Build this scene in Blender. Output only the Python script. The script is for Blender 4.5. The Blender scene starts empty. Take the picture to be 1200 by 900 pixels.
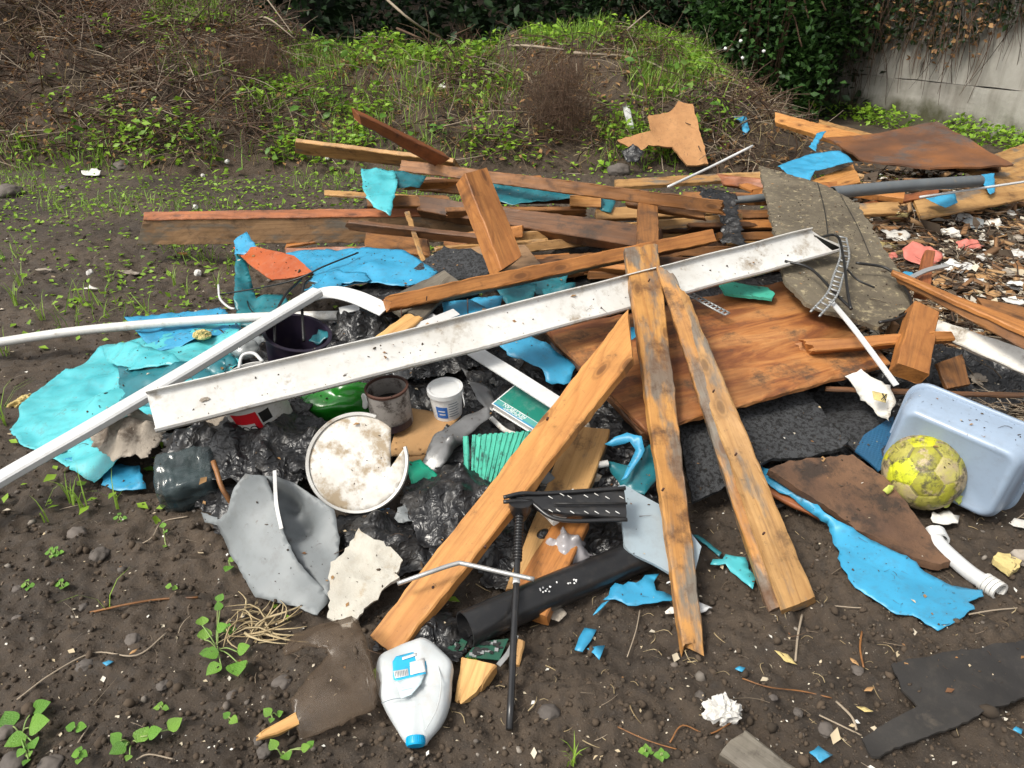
import bpy, math, random
import numpy as np
from mathutils import Vector, Matrix, noise
from mathutils.geometry import delaunay_2d_cdt

# ------------------------------------------------------------------ camera, sky, sun, exposure
scene = bpy.context.scene
col = scene.collection
CAMH, PITCH, LENS = 1.45, math.radians(27.0), 26.0
cam_d = bpy.data.cameras.new('camera'); cam = bpy.data.objects.new('camera', cam_d); col.objects.link(cam)
cam_d.lens = LENS; cam_d.sensor_width = 36.0; cam_d.clip_start = 0.05; cam_d.clip_end = 900
cam.location = (0, 0, CAMH); cam.rotation_euler = (math.pi / 2 - PITCH, 0, 0)
scene.camera = cam

SUN_EL, SUN_AZ = math.radians(52), math.radians(-125)      # azimuth measured from +Y towards +X: light comes from the left, behind the camera
world = bpy.data.worlds.new('World'); scene.world = world; world.use_nodes = True
wn = world.node_tree; bg = wn.nodes['Background']
sky = wn.nodes.new('ShaderNodeTexSky'); sky.sky_type = 'NISHITA'; sky.sun_disc = False
sky.sun_elevation = SUN_EL; sky.sun_rotation = SUN_AZ; sky.dust_density = 4.0; sky.air_density = 1.0; sky.ozone_density = 1.0
hs = wn.nodes.new('ShaderNodeHueSaturation'); hs.inputs['Saturation'].default_value = 0.10   # overcast: a nearly colourless sky
wn.links.new(sky.outputs[0], hs.inputs['Color']); wn.links.new(hs.outputs[0], bg.inputs['Color'])
bg.inputs['Strength'].default_value = 0.115
sun_d = bpy.data.lights.new('sun', 'SUN'); sun = bpy.data.objects.new('sun', sun_d); col.objects.link(sun)
sun_d.energy = 1.5; sun_d.angle = math.radians(14); sun_d.color = (1.0, 0.93, 0.81)
sdir = Vector((math.sin(SUN_AZ) * math.cos(SUN_EL), math.cos(SUN_AZ) * math.cos(SUN_EL), math.sin(SUN_EL)))
sun.rotation_euler = sdir.to_track_quat('Z', 'Y').to_euler(); sun.location = sdir * 30
vs = scene.view_settings; vs.view_transform = 'Standard'; vs.look = 'None'; vs.gamma = 1.0; vs.use_curve_mapping = False
vs.exposure = 0.95
scene.render.engine = 'CYCLES'
scene.cycles.max_bounces = 7; scene.cycles.transparent_max_bounces = 12; scene.cycles.use_denoising = True
scene.cycles.caustics_reflective = False; scene.cycles.caustics_refractive = False

R = random.Random(7)
NP = np.random.default_rng(11)

# ------------------------------------------------------------------ where things stand
FPX = 1200 * LENS / 36.0
FW = Vector((0, math.cos(PITCH), -math.sin(PITCH))); UPV = Vector((0, math.sin(PITCH), math.cos(PITCH)))
CAMP = Vector((0, 0, CAMH))
def ray(px, py): return FW + Vector((1, 0, 0)) * ((px - 600) / FPX) + UPV * ((450 - py) / FPX)
def at(px, py, z=0.0, Y=None):
    d = ray(px, py)
    t = (z - CAMH) / d.z if Y is None else Y / d.y
    return CAMP + d * t
def proj(x, y, z):
    f = math.cos(PITCH); s = math.sin(PITCH)
    dep = y * f - (z - CAMH) * s; up = y * s + (z - CAMH) * f
    return 600 + FPX * x / dep, 450 - FPX * up / dep
def h2(ix, iy, s):
    n = (ix * 374761393 + iy * 668265263 + s * 974126177) & 0xffffffff
    n = ((n ^ (n >> 13)) * 1274126177) & 0xffffffff
    return ((n ^ (n >> 16)) & 0xffff) / 65535.0
def vn(x, y, s=0):
    x = np.asarray(x, float); y = np.asarray(y, float)
    ix = np.floor(x).astype(np.int64); iy = np.floor(y).astype(np.int64)
    fx = x - ix; fy = y - iy; fx = fx * fx * (3 - 2 * fx); fy = fy * fy * (3 - 2 * fy)
    a = h2(ix, iy, s); b = h2(ix + 1, iy, s); c = h2(ix, iy + 1, s); d = h2(ix + 1, iy + 1, s)
    return (a + (b - a) * fx) * (1 - fy) + (c + (d - c) * fx) * fy - 0.5
def fbm(x, y, f, o, s=0, g=0.5):
    r = 0; a = 1.0
    for i in range(o):
        r = r + a * vn(x * f, y * f, s + i); f *= 2.03; a *= g
    return r
def sst(a, b, x):
    t = np.clip((x - a) / (b - a), 0, 1); return t * t * (3 - 2 * t)
def gz(x, y, fine=False):
    x = np.asarray(x, float); y = np.asarray(y, float)
    z = 0.05 * fbm(x, y, 0.7, 3, 3)
    z = z * sst(1.0, 3.0, np.abs(y - 0.5) + 1.0)
    z = z + 0.10 * np.exp(-((x - 0.25) / 1.0) ** 2 - ((y - 3.0) / 0.55) ** 2)
    z = z + 0.13 * np.exp(-((x - 2.6) / 0.9) ** 2 - ((y - 4.2) / 1.5) ** 2)
    z = z + 0.24 * np.exp(-((x - 3.1) / 0.9) ** 2 - ((y - 5.7) / 0.7) ** 2)
    z = z + 0.022 * fbm(x, y, 5.0, 3, 20)
    if fine:
        z = z + 0.026 * fbm(x, y, 22.0, 4, 40, 0.62) + 0.012 * np.maximum(0, fbm(x, y, 48, 2, 60)) 
    return z
def gzs(x, y): return float(gz(x, y))
def G(px, py, dz=0.0):
    v = at(px, py, dz)
    for _ in range(8): v = at(px, py, gzs(v.x, v.y) + dz)
    return v
def WP(p):
    if isinstance(p, Vector): return p
    return at(p[0], p[1], p[2]) if len(p) == 3 else at(p[0], p[1], Y=p[3])

# ------------------------------------------------------------------ objects
WORLD = {}
def tag(o, label=None, cat=None, group=None, kind=None):
    if label: o['label'] = label
    if cat: o['category'] = cat
    if group: o['group'] = group
    if kind: o['kind'] = kind
    return o
def put(o, parent=None, M=None):
    M = M or Matrix.Identity(4)
    col.objects.link(o); WORLD[o.name] = M
    if parent is not None:
        o.parent = parent; o.matrix_basis = WORLD[parent.name].inverted() @ M
    else:
        o.matrix_basis = M
    return o
def empty(name, loc, label, cat, group=None):
    o = bpy.data.objects.new(name, None); o.empty_display_size = 0.05
    put(o, None, Matrix.Translation(loc)); return tag(o, label, cat, group)
def mobj(name, v, f, m, parent=None, M=None, smooth=False, lab=None, cat=None, group=None, kind=None):
    me = bpy.data.meshes.new(name); me.from_pydata([tuple(p) for p in v], [], [tuple(x) for x in f]); 
    if smooth: me.polygons.foreach_set('use_smooth', [True] * len(me.polygons))
    me.materials.append(m); me.update()
    o = put(bpy.data.objects.new(name, me), parent, M)
    return tag(o, lab, cat, group, kind)
def wobj(name, v, f, m, parent=None, **k):
    """world-space vertices: origin moved to the lowest centre of the thing"""
    a = np.array([tuple(p) for p in v]); c = a.mean(0); c[2] = a[:, 2].min()
    return mobj(name, a - c, f, m, parent, Matrix.Translation(Vector(c)), **k)
def fastmesh(name, V, Fc, m, kind='stuff', smooth=False, n=4):
    me = bpy.data.meshes.new(name); nv, nf = len(V), len(Fc)
    me.vertices.add(nv); me.vertices.foreach_set('co', np.asarray(V, np.float32).ravel())
    me.loops.add(nf * n); me.loops.foreach_set('vertex_index', np.asarray(Fc, np.int32).ravel())
    me.polygons.add(nf); me.polygons.foreach_set('loop_start', np.arange(0, nf * n, n, dtype=np.int32))
    me.polygons.foreach_set('loop_total', np.full(nf, n, np.int32))
    if smooth: me.polygons.foreach_set('use_smooth', np.ones(nf, bool))
    me.materials.append(m); me.update(); me.validate()
    o = put(bpy.data.objects.new(name, me)); o['kind'] = kind
    return o
def rotmats(n, tilt=0.6, yaw=None, rng=NP):
    """random yaw, then a lean of up to tilt"""
    yw = rng.uniform(0, 2 * math.pi, n) if yaw is None else yaw
    tl = rng.normal(0, tilt, n); ax = rng.uniform(0, 2 * math.pi, n)
    c, s = np.cos(yw), np.sin(yw)
    Z = np.zeros((n, 3, 3)); Z[:, 0, 0] = c; Z[:, 0, 1] = -s; Z[:, 1, 0] = s; Z[:, 1, 1] = c; Z[:, 2, 2] = 1
    kx, ky = np.cos(ax), np.sin(ax); c, s = np.cos(tl), np.sin(tl); t = 1 - c
    T = np.zeros((n, 3, 3))
    T[:, 0, 0] = c + kx * kx * t; T[:, 0, 1] = kx * ky * t; T[:, 0, 2] = ky * s
    T[:, 1, 0] = kx * ky * t; T[:, 1, 1] = c + ky * ky * t; T[:, 1, 2] = -kx * s
    T[:, 2, 0] = -ky * s; T[:, 2, 1] = kx * s; T[:, 2, 2] = c
    return T @ Z
def scatter(name, bv, bf, pos, rot, sc, m, kind='stuff', parent=None, smooth=False):
    bv = np.asarray(bv, float); bf = np.asarray(bf, int); n = len(pos)
    sc = np.asarray(sc, float)
    if sc.ndim == 1: sc = sc[:, None] * np.ones((1, 3))
    V = np.einsum('nij,nkj->nki', rot, bv[None] * sc[:, None, :]) + np.asarray(pos)[:, None, :]
    Fc = bf[None] + (np.arange(n) * len(bv))[:, None, None]
    o = fastmesh(name, V.reshape(-1, 3), Fc.reshape(-1, bf.shape[1]), m, kind, smooth, bf.shape[1])
    if parent is not None:
        o.parent = parent; o.matrix_basis = WORLD[parent.name].inverted()
    return o
LEAF_V = [(0, 0, 0), (-.28, .3, .07), (0, .3, -.02), (.28, .3, .07), (-.24, .68, .05), (0, .68, 0), (.24, .68, .05), (0, 1, -.07)]
LEAF_F = [(0, 2, 1, 0), (0, 3, 2, 0), (1, 2, 5, 4), (2, 3, 6, 5), (4, 5, 7, 4), (5, 6, 7, 5)]
LEAF_F2 = [(0, 2, 1), (0, 3, 2), (1, 2, 5), (1, 5, 4), (2, 3, 6), (2, 6, 5), (4, 5, 7), (5, 6, 7)]
LEAFQ_V = [(0, 0, 0), (-.3, .45, .08), (0, .5, -.03), (.3, .45, .08), (0, 1, -.05)]
LEAFQ_F = [(0, 2, 1), (0, 3, 2), (1, 2, 4), (2, 3, 4)]
BLADE_V = [(-.5, 0, 0), (.5, 0, 0), (-.42, .12, .45), (.42, .12, .45), (-.2, .42, .82), (.2, .42, .82), (0, .85, .98)]
BLADE_F = [(0, 1, 3), (0, 3, 2), (2, 3, 5), (2, 5, 4), (4, 5, 6)]
def ico(sub):
    t = (1 + 5 ** .5) / 2
    v = [Vector(p).normalized() for p in ((-1, t, 0), (1, t, 0), (-1, -t, 0), (1, -t, 0), (0, -1, t), (0, 1, t), (0, -1, -t), (0, 1, -t), (t, 0, -1), (t, 0, 1), (-t, 0, -1), (-t, 0, 1))]
    f = [(0, 11, 5), (0, 5, 1), (0, 1, 7), (0, 7, 10), (0, 10, 11), (1, 5, 9), (5, 11, 4), (11, 10, 2), (10, 7, 6), (7, 1, 8), (3, 9, 4), (3, 4, 2), (3, 2, 6), (3, 6, 8), (3, 8, 9), (4, 9, 5), (2, 4, 11), (6, 2, 10), (8, 6, 7), (9, 8, 1)]
    for _ in range(sub):
        cache = {}; nf = []
        def mid(a, b):
            k = (min(a, b), max(a, b))
            if k not in cache: v.append(((v[a] + v[b]) / 2).normalized()); cache[k] = len(v) - 1
            return cache[k]
        for a, b, c in f:
            x, y, z = mid(a, b), mid(b, c), mid(c, a); nf += [(a, x, z), (b, y, x), (c, z, y), (x, y, z)]
        f = nf
    return v, f
def frame(o, x, n):
    """local x along x, local z along n"""
    x = x.normalized(); z = (n - x * n.dot(x)).normalized(); y = z.cross(x)
    return Matrix(((x.x, y.x, z.x, o.x), (x.y, y.y, z.y, o.y), (x.z, y.z, z.z, o.z), (0, 0, 0, 1)))
SEED = [0]
def seed():
    SEED[0] += 17.37; return SEED[0]

def board(name, c, thick, m, lab=None, cat=None, group=None, parent=None, rag=(0, 0), warp=.0032, ch=.0038, nw=6, bow=0.0):
    """a board: the face that is seen given by four corners (start a, start b, end b, end a), its thickness away from the viewer"""
    s0, s1, e1, e0 = [WP(p) for p in c]; cen = (s0 + s1 + e1 + e0) / 4
    X = ((e0 + e1) - (s0 + s1)).normalized(); Wd = (s1 - s0) + (e1 - e0)
    N = X.cross(Wd).normalized()
    if N.dot(CAMP - cen) < 0: N = -N
    M = frame(cen, X, N); I = M.inverted()
    s0, s1, e1, e0 = [I @ p for p in (s0, s1, e1, e0)]
    L = (e0 - s0).length; nl = max(4, int(L / 0.035)); sd = seed()
    if s0.y > s1.y: s0, s1, e0, e1 = s1, s0, e1, e0
    wid = max((s1 - s0).length, .001); c_ = min(ch, thick * .3, wid * .2)
    vs_ = [0] + [i / nw for i in range(1, nw)] + [1]
    prof = []                                           # (v, y offset, depth)
    prof += [(0, c_ * 0, -c_)]
    prof += [(0, c_, 0)] + [(v, 0, 0) for v in vs_[1:-1]] + [(1, -c_, 0)] + [(1, 0, -c_)]
    prof += [(1, 0, -thick + c_), (1, -c_, -thick)] + [(v, 0, -thick) for v in reversed(vs_[1:-1])] + [(0, c_, -thick), (0, 0, -thick + c_)]
    n = len(prof); V = []; Fc = []
    for i in range(nl + 1):
        u = i / nl
        for (v, dy, dz) in prof:
            a = s0.lerp(e0, u); b = s1.lerp(e1, u); p = a.lerp(b, v)
            p = Vector((p.x, p.y + dy, p.z + dz + bow * math.sin(u * math.pi)))
            if i == 0 or i == nl:
                r = rag[0] if i == 0 else rag[1]
                if r:
                    k = abs(noise.noise((v * 9 + sd, dz * 60, 1.3))) * 1.5 + .5 * abs(noise.noise((v * 31 + sd, dz * 150, 4.)))
                    p.x += (1 if i == 0 else -1) * r * k
            w = noise.noise_vector((p.x * 5 + sd, p.y * 9, p.z * 9)) * warp + noise.noise_vector((p.x * 16 + sd, p.y * 40, p.z * 40)) * warp * .5
            edge = (v in (0, 1))
            if edge: w += noise.noise_vector((p.x * 34 + sd, v * 9, dz * 30)) * warp * 1.1
            V.append(p + w)
        if i:
            a, b = (i - 1) * n, i * n
            for j in range(n): Fc.append((a + j, a + (j + 1) % n, b + (j + 1) % n, b + j))
    Fc.append(tuple(range(n - 1, -1, -1))); Fc.append(tuple(nl * n + j for j in range(n)))
    return mobj(name, V, Fc, m, parent, M, lab=lab, cat=cat, group=group)

def inside(P, q):
    x, y = q[:, 0], q[:, 1]; r = np.zeros(len(q), bool); j = len(P) - 1
    for i in range(len(P)):
        xi, yi = P[i]; xj, yj = P[j]
        k = ((yi > y) != (yj > y)) & (x < (xj - xi) * (y - yi) / (yj - yi + 1e-12) + xi); r ^= k; j = i
    return r
def sheet(name, pts, m, thick=.002, res=.018, wr=.008, wsc=7, jag=.004, ctrl=(), parent=None, smooth=True, bev=False, axis=None, lab=None, cat=None, group=None, crk=0.0, cks=14.0, drape=True):
    P = np.array([tuple(WP(p)) for p in pts]); c = P.mean(0)
    Cc = np.array([tuple(WP(p)) for p in ctrl]).reshape(-1, 3)
    A = np.vstack([P, Cc]); U, S, Vt = np.linalg.svd(A - A.mean(0)); n = Vector(Vt[2])
    if n.dot(CAMP - Vector(c)) < 0: n = -n
    ex = (WP(axis[1]) - WP(axis[0])) if axis else Vector(Vt[0])
    M = frame(Vector(c), ex, n); I = np.array(M.inverted())
    def loc(a): return a @ I[:3, :3].T + I[:3, 3]
    Pl = loc(P); K = loc(Cc) if len(Cc) else np.zeros((0, 3)); sd = seed()
    B = []; H = []
    for i in range(len(Pl)):
        a, b = Pl[i], Pl[(i + 1) % len(Pl)]; k = max(1, int(np.hypot(*(b - a)[:2]) / res))
        for t in range(k):
            q = a + (b - a) * t / k; e = (b - a)[:2]; e = np.array((-e[1], e[0])) / (np.hypot(*e) + 1e-9)
            d = noise.noise((q[0] * 18 + sd, q[1] * 18, 0)) * jag + (abs(noise.noise((q[0] * 60 + sd, q[1] * 60, 3))) - .2) * jag * 2.2
            B.append(q[:2] + e * d); H.append(q[2])
    B = np.array(B); lo, hi = B.min(0), B.max(0)
    gx, gy = np.meshgrid(np.arange(lo[0], hi[0], res), np.arange(lo[1], hi[1], res)); q = np.stack([gx.ravel(), gy.ravel()], 1)
    q += NP.uniform(-.3, .3, q.shape) * res
    q = q[inside(B, q)]
    if len(q): q = q[np.min(np.hypot(q[:, None, 0] - B[None, :, 0], q[:, None, 1] - B[None, :, 1]), 1) > res * .55]
    ctl = np.vstack([np.column_stack([B, H]), np.repeat(K, 6, 0)]) if len(K) else np.column_stack([B, H])
    all2 = np.vstack([B, q]) if len(q) else B
    d2 = (all2[:, None, 0] - ctl[None, :, 0]) ** 2 + (all2[:, None, 1] - ctl[None, :, 1]) ** 2 + 1e-6
    w = 1 / d2 ** 1.1; z = (w * ctl[None, :, 2]).sum(1) / w.sum(1)
    r = delaunay_2d_cdt([Vector(p) for p in all2], [], [list(range(len(B)))], 1, 1e-7)
    V0, Fc = r[0], r[2]; src = r[3]; V = []
    for i, p in enumerate(V0):
        zz = z[src[i][0]] if src[i] else 0.0
        a = noise.noise((p.x * wsc + sd, p.y * wsc, 0)); b = noise.noise((p.x * wsc * 2.3 + sd, p.y * wsc * 2.3, 5)); e = noise.noise((p.x * wsc * .8 + sd, p.y * wsc * .8, 9))
        ck = 0.0
        if crk:
            w3 = noise.noise_vector((p.x * 9 + sd, p.y * 9, 2)) * .03; qx, qy = p.x + w3.x, p.y + w3.y; fq = cks; am = crk
            for o_ in range(4): ck += am * (.5 - 2.2 * abs(noise.noise((qx * fq + sd, qy * fq * .55, o_ * 3.7)))); fq *= 1.8; am *= .55
        V.append((p.x, p.y, ck + zz + wr * ((1 - 2 * abs(a)) * .8 + b * .7 + .5 * (1 - 2 * abs(e)) - .7)))
    if drape and not (parent is not None and thick < .002):
        Wv = np.array([tuple(M @ Vector(v)) for v in V]); g = gz(Wv[:, 0], Wv[:, 1]) + .021 + thick; low = Wv[:, 2] < g
        if low.any():
            Wv[low, 2] = g[low]; Mi = M.inverted(); V = [tuple(Mi @ Vector(w_)) for w_ in Wv]
    fs = []
    for f in Fc:
        a, b, d = (Vector(V[i]) for i in f[:3])
        fs.append(tuple(f) if (b - a).cross(d - a).z > 0 else tuple(reversed(f)))
    o = mobj(name, V, fs, m, parent, M, smooth=smooth, lab=lab, cat=cat, group=group)
    s = o.modifiers.new('thickness', 'SOLIDIFY'); s.thickness = thick; s.offset = -1
    if smooth and thick > .004:
        es = o.modifiers.new('edges', 'EDGE_SPLIT'); es.split_angle = math.radians(40)
    return o
def smoothpath(P, k=8):
    P = [WP(p) for p in P]
    if len(P) < 3: return [P[0].lerp(P[-1], i / k) for i in range(k + 1)]
    Q = [P[0] * 2 - P[1]] + P + [P[-1] * 2 - P[-2]]; out = []
    for i in range(1, len(Q) - 2):
        a, b, c, d = Q[i - 1:i + 3]
        for j in range(k):
            t = j / k; out.append(.5 * ((2 * b) + (c - a) * t + (2 * a - 5 * b + 4 * c - d) * t * t + (3 * b - a - 3 * c + d) * t ** 3))
    return out + [P[-1]]
def sweepv(path, prof, up=Vector((0, 0, 1)), taper=None, twist=0):
    """sections of a closed profile carried along a path; returns verts, faces, count per ring"""
    V = []; Fc = []; n = len(prof); N = None
    for i, p in enumerate(path):
        t = (path[min(i + 1, len(path) - 1)] - path[max(i - 1, 0)]).normalized()
        if N is None: N = (up - t * up.dot(t)).normalized() if abs(up.dot(t)) < .98 else t.orthogonal().normalized()
        else: N = (N - t * N.dot(t)).normalized()
        Bn = t.cross(N); s = taper(i / (len(path) - 1)) if taper else 1
        for a, b in prof: V.append(p + (Bn * a + N * b) * s)
        if i:
            for j in range(n): Fc.append(((i - 1) * n + j, (i - 1) * n + (j + 1) % n, i * n + (j + 1) % n, i * n + j))
    return V, Fc, n
def ring(r, seg=16, ry=None): return [(r * math.cos(2 * math.pi * j / seg), (ry or r) * math.sin(2 * math.pi * j / seg)) for j in range(seg)]
def tube(name, pts, r, m, parent=None, seg=16, k=8, hollow=0, lab=None, cat=None, group=None, taper=None, rough=0, ry=None):
    path = smoothpath(pts, k); V, Fc, n = sweepv(path, ring(r, seg, ry), taper=taper); L = len(path)
    if rough:
        sd = seed(); V = [v + noise.noise_vector(v * 30 + Vector((sd, 0, 0))) * rough for v in V]
    if hollow:
        V2, F2, _ = sweepv(path, ring(r - hollow, seg), taper=taper); o = len(V); V += V2; Fc += [tuple(o + x for x in reversed(f)) for f in F2]
        for base in (0, (L - 1) * n):
            for j in range(n):
                q = (base + j, base + (j + 1) % n, o + base + (j + 1) % n, o + base + j); Fc.append(q if base else tuple(reversed(q)))
    else: Fc += [tuple(range(n - 1, -1, -1)), tuple((L - 1) * n + j for j in range(n))]
    return wobj(name, V, Fc, m, parent, smooth=True, lab=lab, cat=cat, group=group) if not hollow else autos(wobj(name, V, Fc, m, parent, smooth=True, lab=lab, cat=cat, group=group))
def autos(o, a=35):
    es = o.modifiers.new('edges', 'EDGE_SPLIT'); es.split_angle = math.radians(a); return o
def sweep(name, pts, prof, m, parent=None, up=Vector((0, 0, 1)), k=8, lab=None, cat=None, group=None, warp=0, smoothp=True, cut=0):
    path = smoothpath(pts, k); V, Fc, n = sweepv(path, prof, up); L = len(path)
    if cut:                                               # broken far end
        d = (path[-1] - path[-2]).normalized()
        for j in range(n): V[(L - 1) * n + j] = V[(L - 1) * n + j] + d * (cut * noise.noise((j * .9, 3.3, 1.1)) * 1.2 + .9 * min(0, prof[j][0] - .02))
    if warp:
        sd = seed(); V = [v + noise.noise_vector(v * 4 + Vector((sd, 0, 0))) * warp for v in V]
    Fc += [tuple(range(n - 1, -1, -1)), tuple((L - 1) * n + j for j in range(n))]
    return autos(wobj(name, V, Fc, m, parent, smooth=True, lab=lab, cat=cat, group=group), 30)
def lathe(name, prof, m, M, parent=None, seg=40, wob=0, lab=None, cat=None, group=None, close=True, arc=None):
    """prof: (r, z) points of a section; closed when it outlines a wall"""
    V = []; Fc = []; n = len(prof); sd = seed(); a0, a1 = arc or (0, 2 * math.pi); full = arc is None
    cols = seg if full else seg + 1
    for j in range(cols):
        a = a0 + (a1 - a0) * j / seg
        for r, z in prof:
            p = Vector((r * math.cos(a), r * math.sin(a), z))
            if wob: p += noise.noise_vector((p.x * 7 + sd, p.y * 7, p.z * 5)) * wob
            V.append(p)
    for j in range(seg):
        a, b = j * n, ((j + 1) % cols) * n
        for i in range(n if close else n - 1): Fc.append((a + i, b + i, b + (i + 1) % n, a + (i + 1) % n))
    if not full and close: Fc += [tuple(range(n)), tuple(reversed([(cols - 1) * n + i for i in range(n)]))]
    return autos(mobj(name, V, Fc, m, parent, M, smooth=True, lab=lab, cat=cat, group=group), 32)
def crumple(name, cen, size, m, amp=.25, fr=2.2, sub=4, x=Vector((1, 0, 0)), n=Vector((0, 0, 1)), parent=None, lab=None, cat=None, group=None, smooth=False, flat=None):
    """a crumpled bag, cloth or ball of paper: sharp folds pressed into a soft body"""
    v, f = ico(sub); sd = Vector((seed(), 0, 0)); out = []
    for p in v:
        d = 0; a = 1; fq = fr; mxs = max(size); pp = Vector((p.x * size[0], p.y * size[1], p.z * size[2])) / mxs
        pp = pp + noise.noise_vector(pp * 2.0 + sd) * .25
        for o_ in range(4):
            d += a * (.32 - abs(noise.noise(pp * fq + sd))) * 1.5; a *= .52; fq *= 1.85
        big = noise.noise(p * 1.1 + sd * 2) * .35
        q = p * (1 + amp * d + big)
        q = Vector((q.x * size[0], q.y * size[1], q.z * size[2]))
        if flat is not None and q.z < -flat * size[2]: q.z = -flat * size[2] + (q.z + flat * size[2]) * .1
        out.append(q)
    return mobj(name, out, f, m, parent, frame(WP(cen), x, n), smooth=smooth, lab=lab, cat=cat, group=group)
# ------------------------------------------------------------------ materials
class NT:
    def __init__(s, name):
        s.m = bpy.data.materials.new(name); s.m.use_nodes = True; s.t = s.m.node_tree; s.t.nodes.clear()
        s.out = s.n('ShaderNodeOutputMaterial')
    def n(s, typ, **k):
        o = s.t.nodes.new(typ)
        for a, b in k.items():
            if hasattr(o, a): setattr(o, a, b)
            else: o.inputs[a.replace('_', ' ')].default_value = b
        return o
    def l(s, a, b): s.t.links.new(a, b)
    def coord(s, sc=(1, 1, 1), rnd=True, which='Object'):
        tc = s.n('ShaderNodeTexCoord'); mp = s.n('ShaderNodeMapping'); s.l(tc.outputs[which], mp.inputs[0]); mp.inputs['Scale'].default_value = sc
        if rnd:
            oi = s.n('ShaderNodeObjectInfo'); mu = s.n('ShaderNodeMath', operation='MULTIPLY'); mu.inputs[1].default_value = 37.0
            s.l(oi.outputs['Random'], mu.inputs[0]); s.l(mu.outputs[0], mp.inputs['Location'])
        return mp.outputs[0]
    def noise(s, v, sc, det=5, rough=.6, dist=0):
        o = s.n('ShaderNodeTexNoise'); o.inputs['Scale'].default_value = sc; o.inputs['Detail'].default_value = det; o.inputs['Roughness'].default_value = rough; o.inputs['Distortion'].default_value = dist
        s.l(v, o.inputs['Vector']); return o.outputs[0]
    def ramp(s, f, stops, interp='LINEAR'):
        o = s.n('ShaderNodeValToRGB'); e = o.color_ramp.elements; o.color_ramp.interpolation = interp
        while len(e) < len(stops): e.new(.5)
        for i, (p, c) in enumerate(stops):
            e[i].position = p; c = c if isinstance(c, (tuple, list)) else (c, c, c); e[i].color = (*c, 1)
        s.l(f, o.inputs[0]); return o.outputs[0]
    def mix(s, f, a, b, typ='MIX'):
        o = s.n('ShaderNodeMix', data_type='RGBA', blend_type=typ)
        for k, val in ((0, f), (6, a), (7, b)):
            if isinstance(val, bpy.types.NodeSocket): s.l(val, o.inputs[k])
            elif isinstance(val, (tuple, list)): o.inputs[k].default_value = (*val, 1)
            else: o.inputs[k].default_value = val
        return o.outputs[2]
    def bsdf(s, colr, rough=.5, bump=None, bs=.3, bd=.002, **k):
        b = s.n('ShaderNodeBsdfPrincipled')
        if isinstance(colr, bpy.types.NodeSocket): s.l(colr, b.inputs['Base Color'])
        else: b.inputs['Base Color'].default_value = (*colr, 1)
        if isinstance(rough, bpy.types.NodeSocket): s.l(rough, b.inputs['Roughness'])
        else: b.inputs['Roughness'].default_value = rough
        if bump is not None:
            bu = s.n('ShaderNodeBump'); bu.inputs['Strength'].default_value = bs; bu.inputs['Distance'].default_value = bd
            s.l(bump, bu.inputs['Height']); s.l(bu.outputs[0], b.inputs['Normal'])
        for a, v in k.items(): b.inputs[a.replace('_', ' ')].default_value = v
        s.l(b.outputs[0], s.out.inputs[0]); return b
SOIL = (.062, .044, .029)
def surf(name, c1, c2=None, dirt=SOIL, amt=.35, dsc=5, rough=.5, bump=.25, bsc=60, bd=.0015, csc=4, speck=.0, **k):
    """a plain surface with two tones, soil smeared on it and fine relief"""
    s = NT(name); v = s.coord(); c2 = c2 or tuple(x * .8 for x in c1)
    a = s.noise(v, csc, 4); base = s.mix(s.ramp(a, [(.35, 0.), (.65, 1.)]), c1, c2)
    d = s.noise(v, dsc, 8, .68); lo = .72 - amt * .42
    dm = s.ramp(d, [(lo, 0.), (min(.99, lo + .12), 1.)])
    fine = s.noise(v, bsc, 6, .7)
    c = s.mix(dm, base, dirt)
    if speck:
        sp = s.noise(v, 55, 5, .85); sq = s.noise(v, 9, 3); ss = s.mix(.35, sp, sq); c = s.mix(s.ramp(ss, [(.635 - speck * .05, 0.), (.665 - speck * .05, .85)]), c, dirt)
    mt = s.noise(v, 30, 7, .72); c = s.mix(s.ramp(mt, [(.50, 0.), (.78, .30 + amt * .4)]), c, dirt)
    rr = s.mix(dm, (rough,) * 3, (.85,) * 3)
    s.bsdf(c, rr, fine, bump, bd, **k); return s.m
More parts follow.
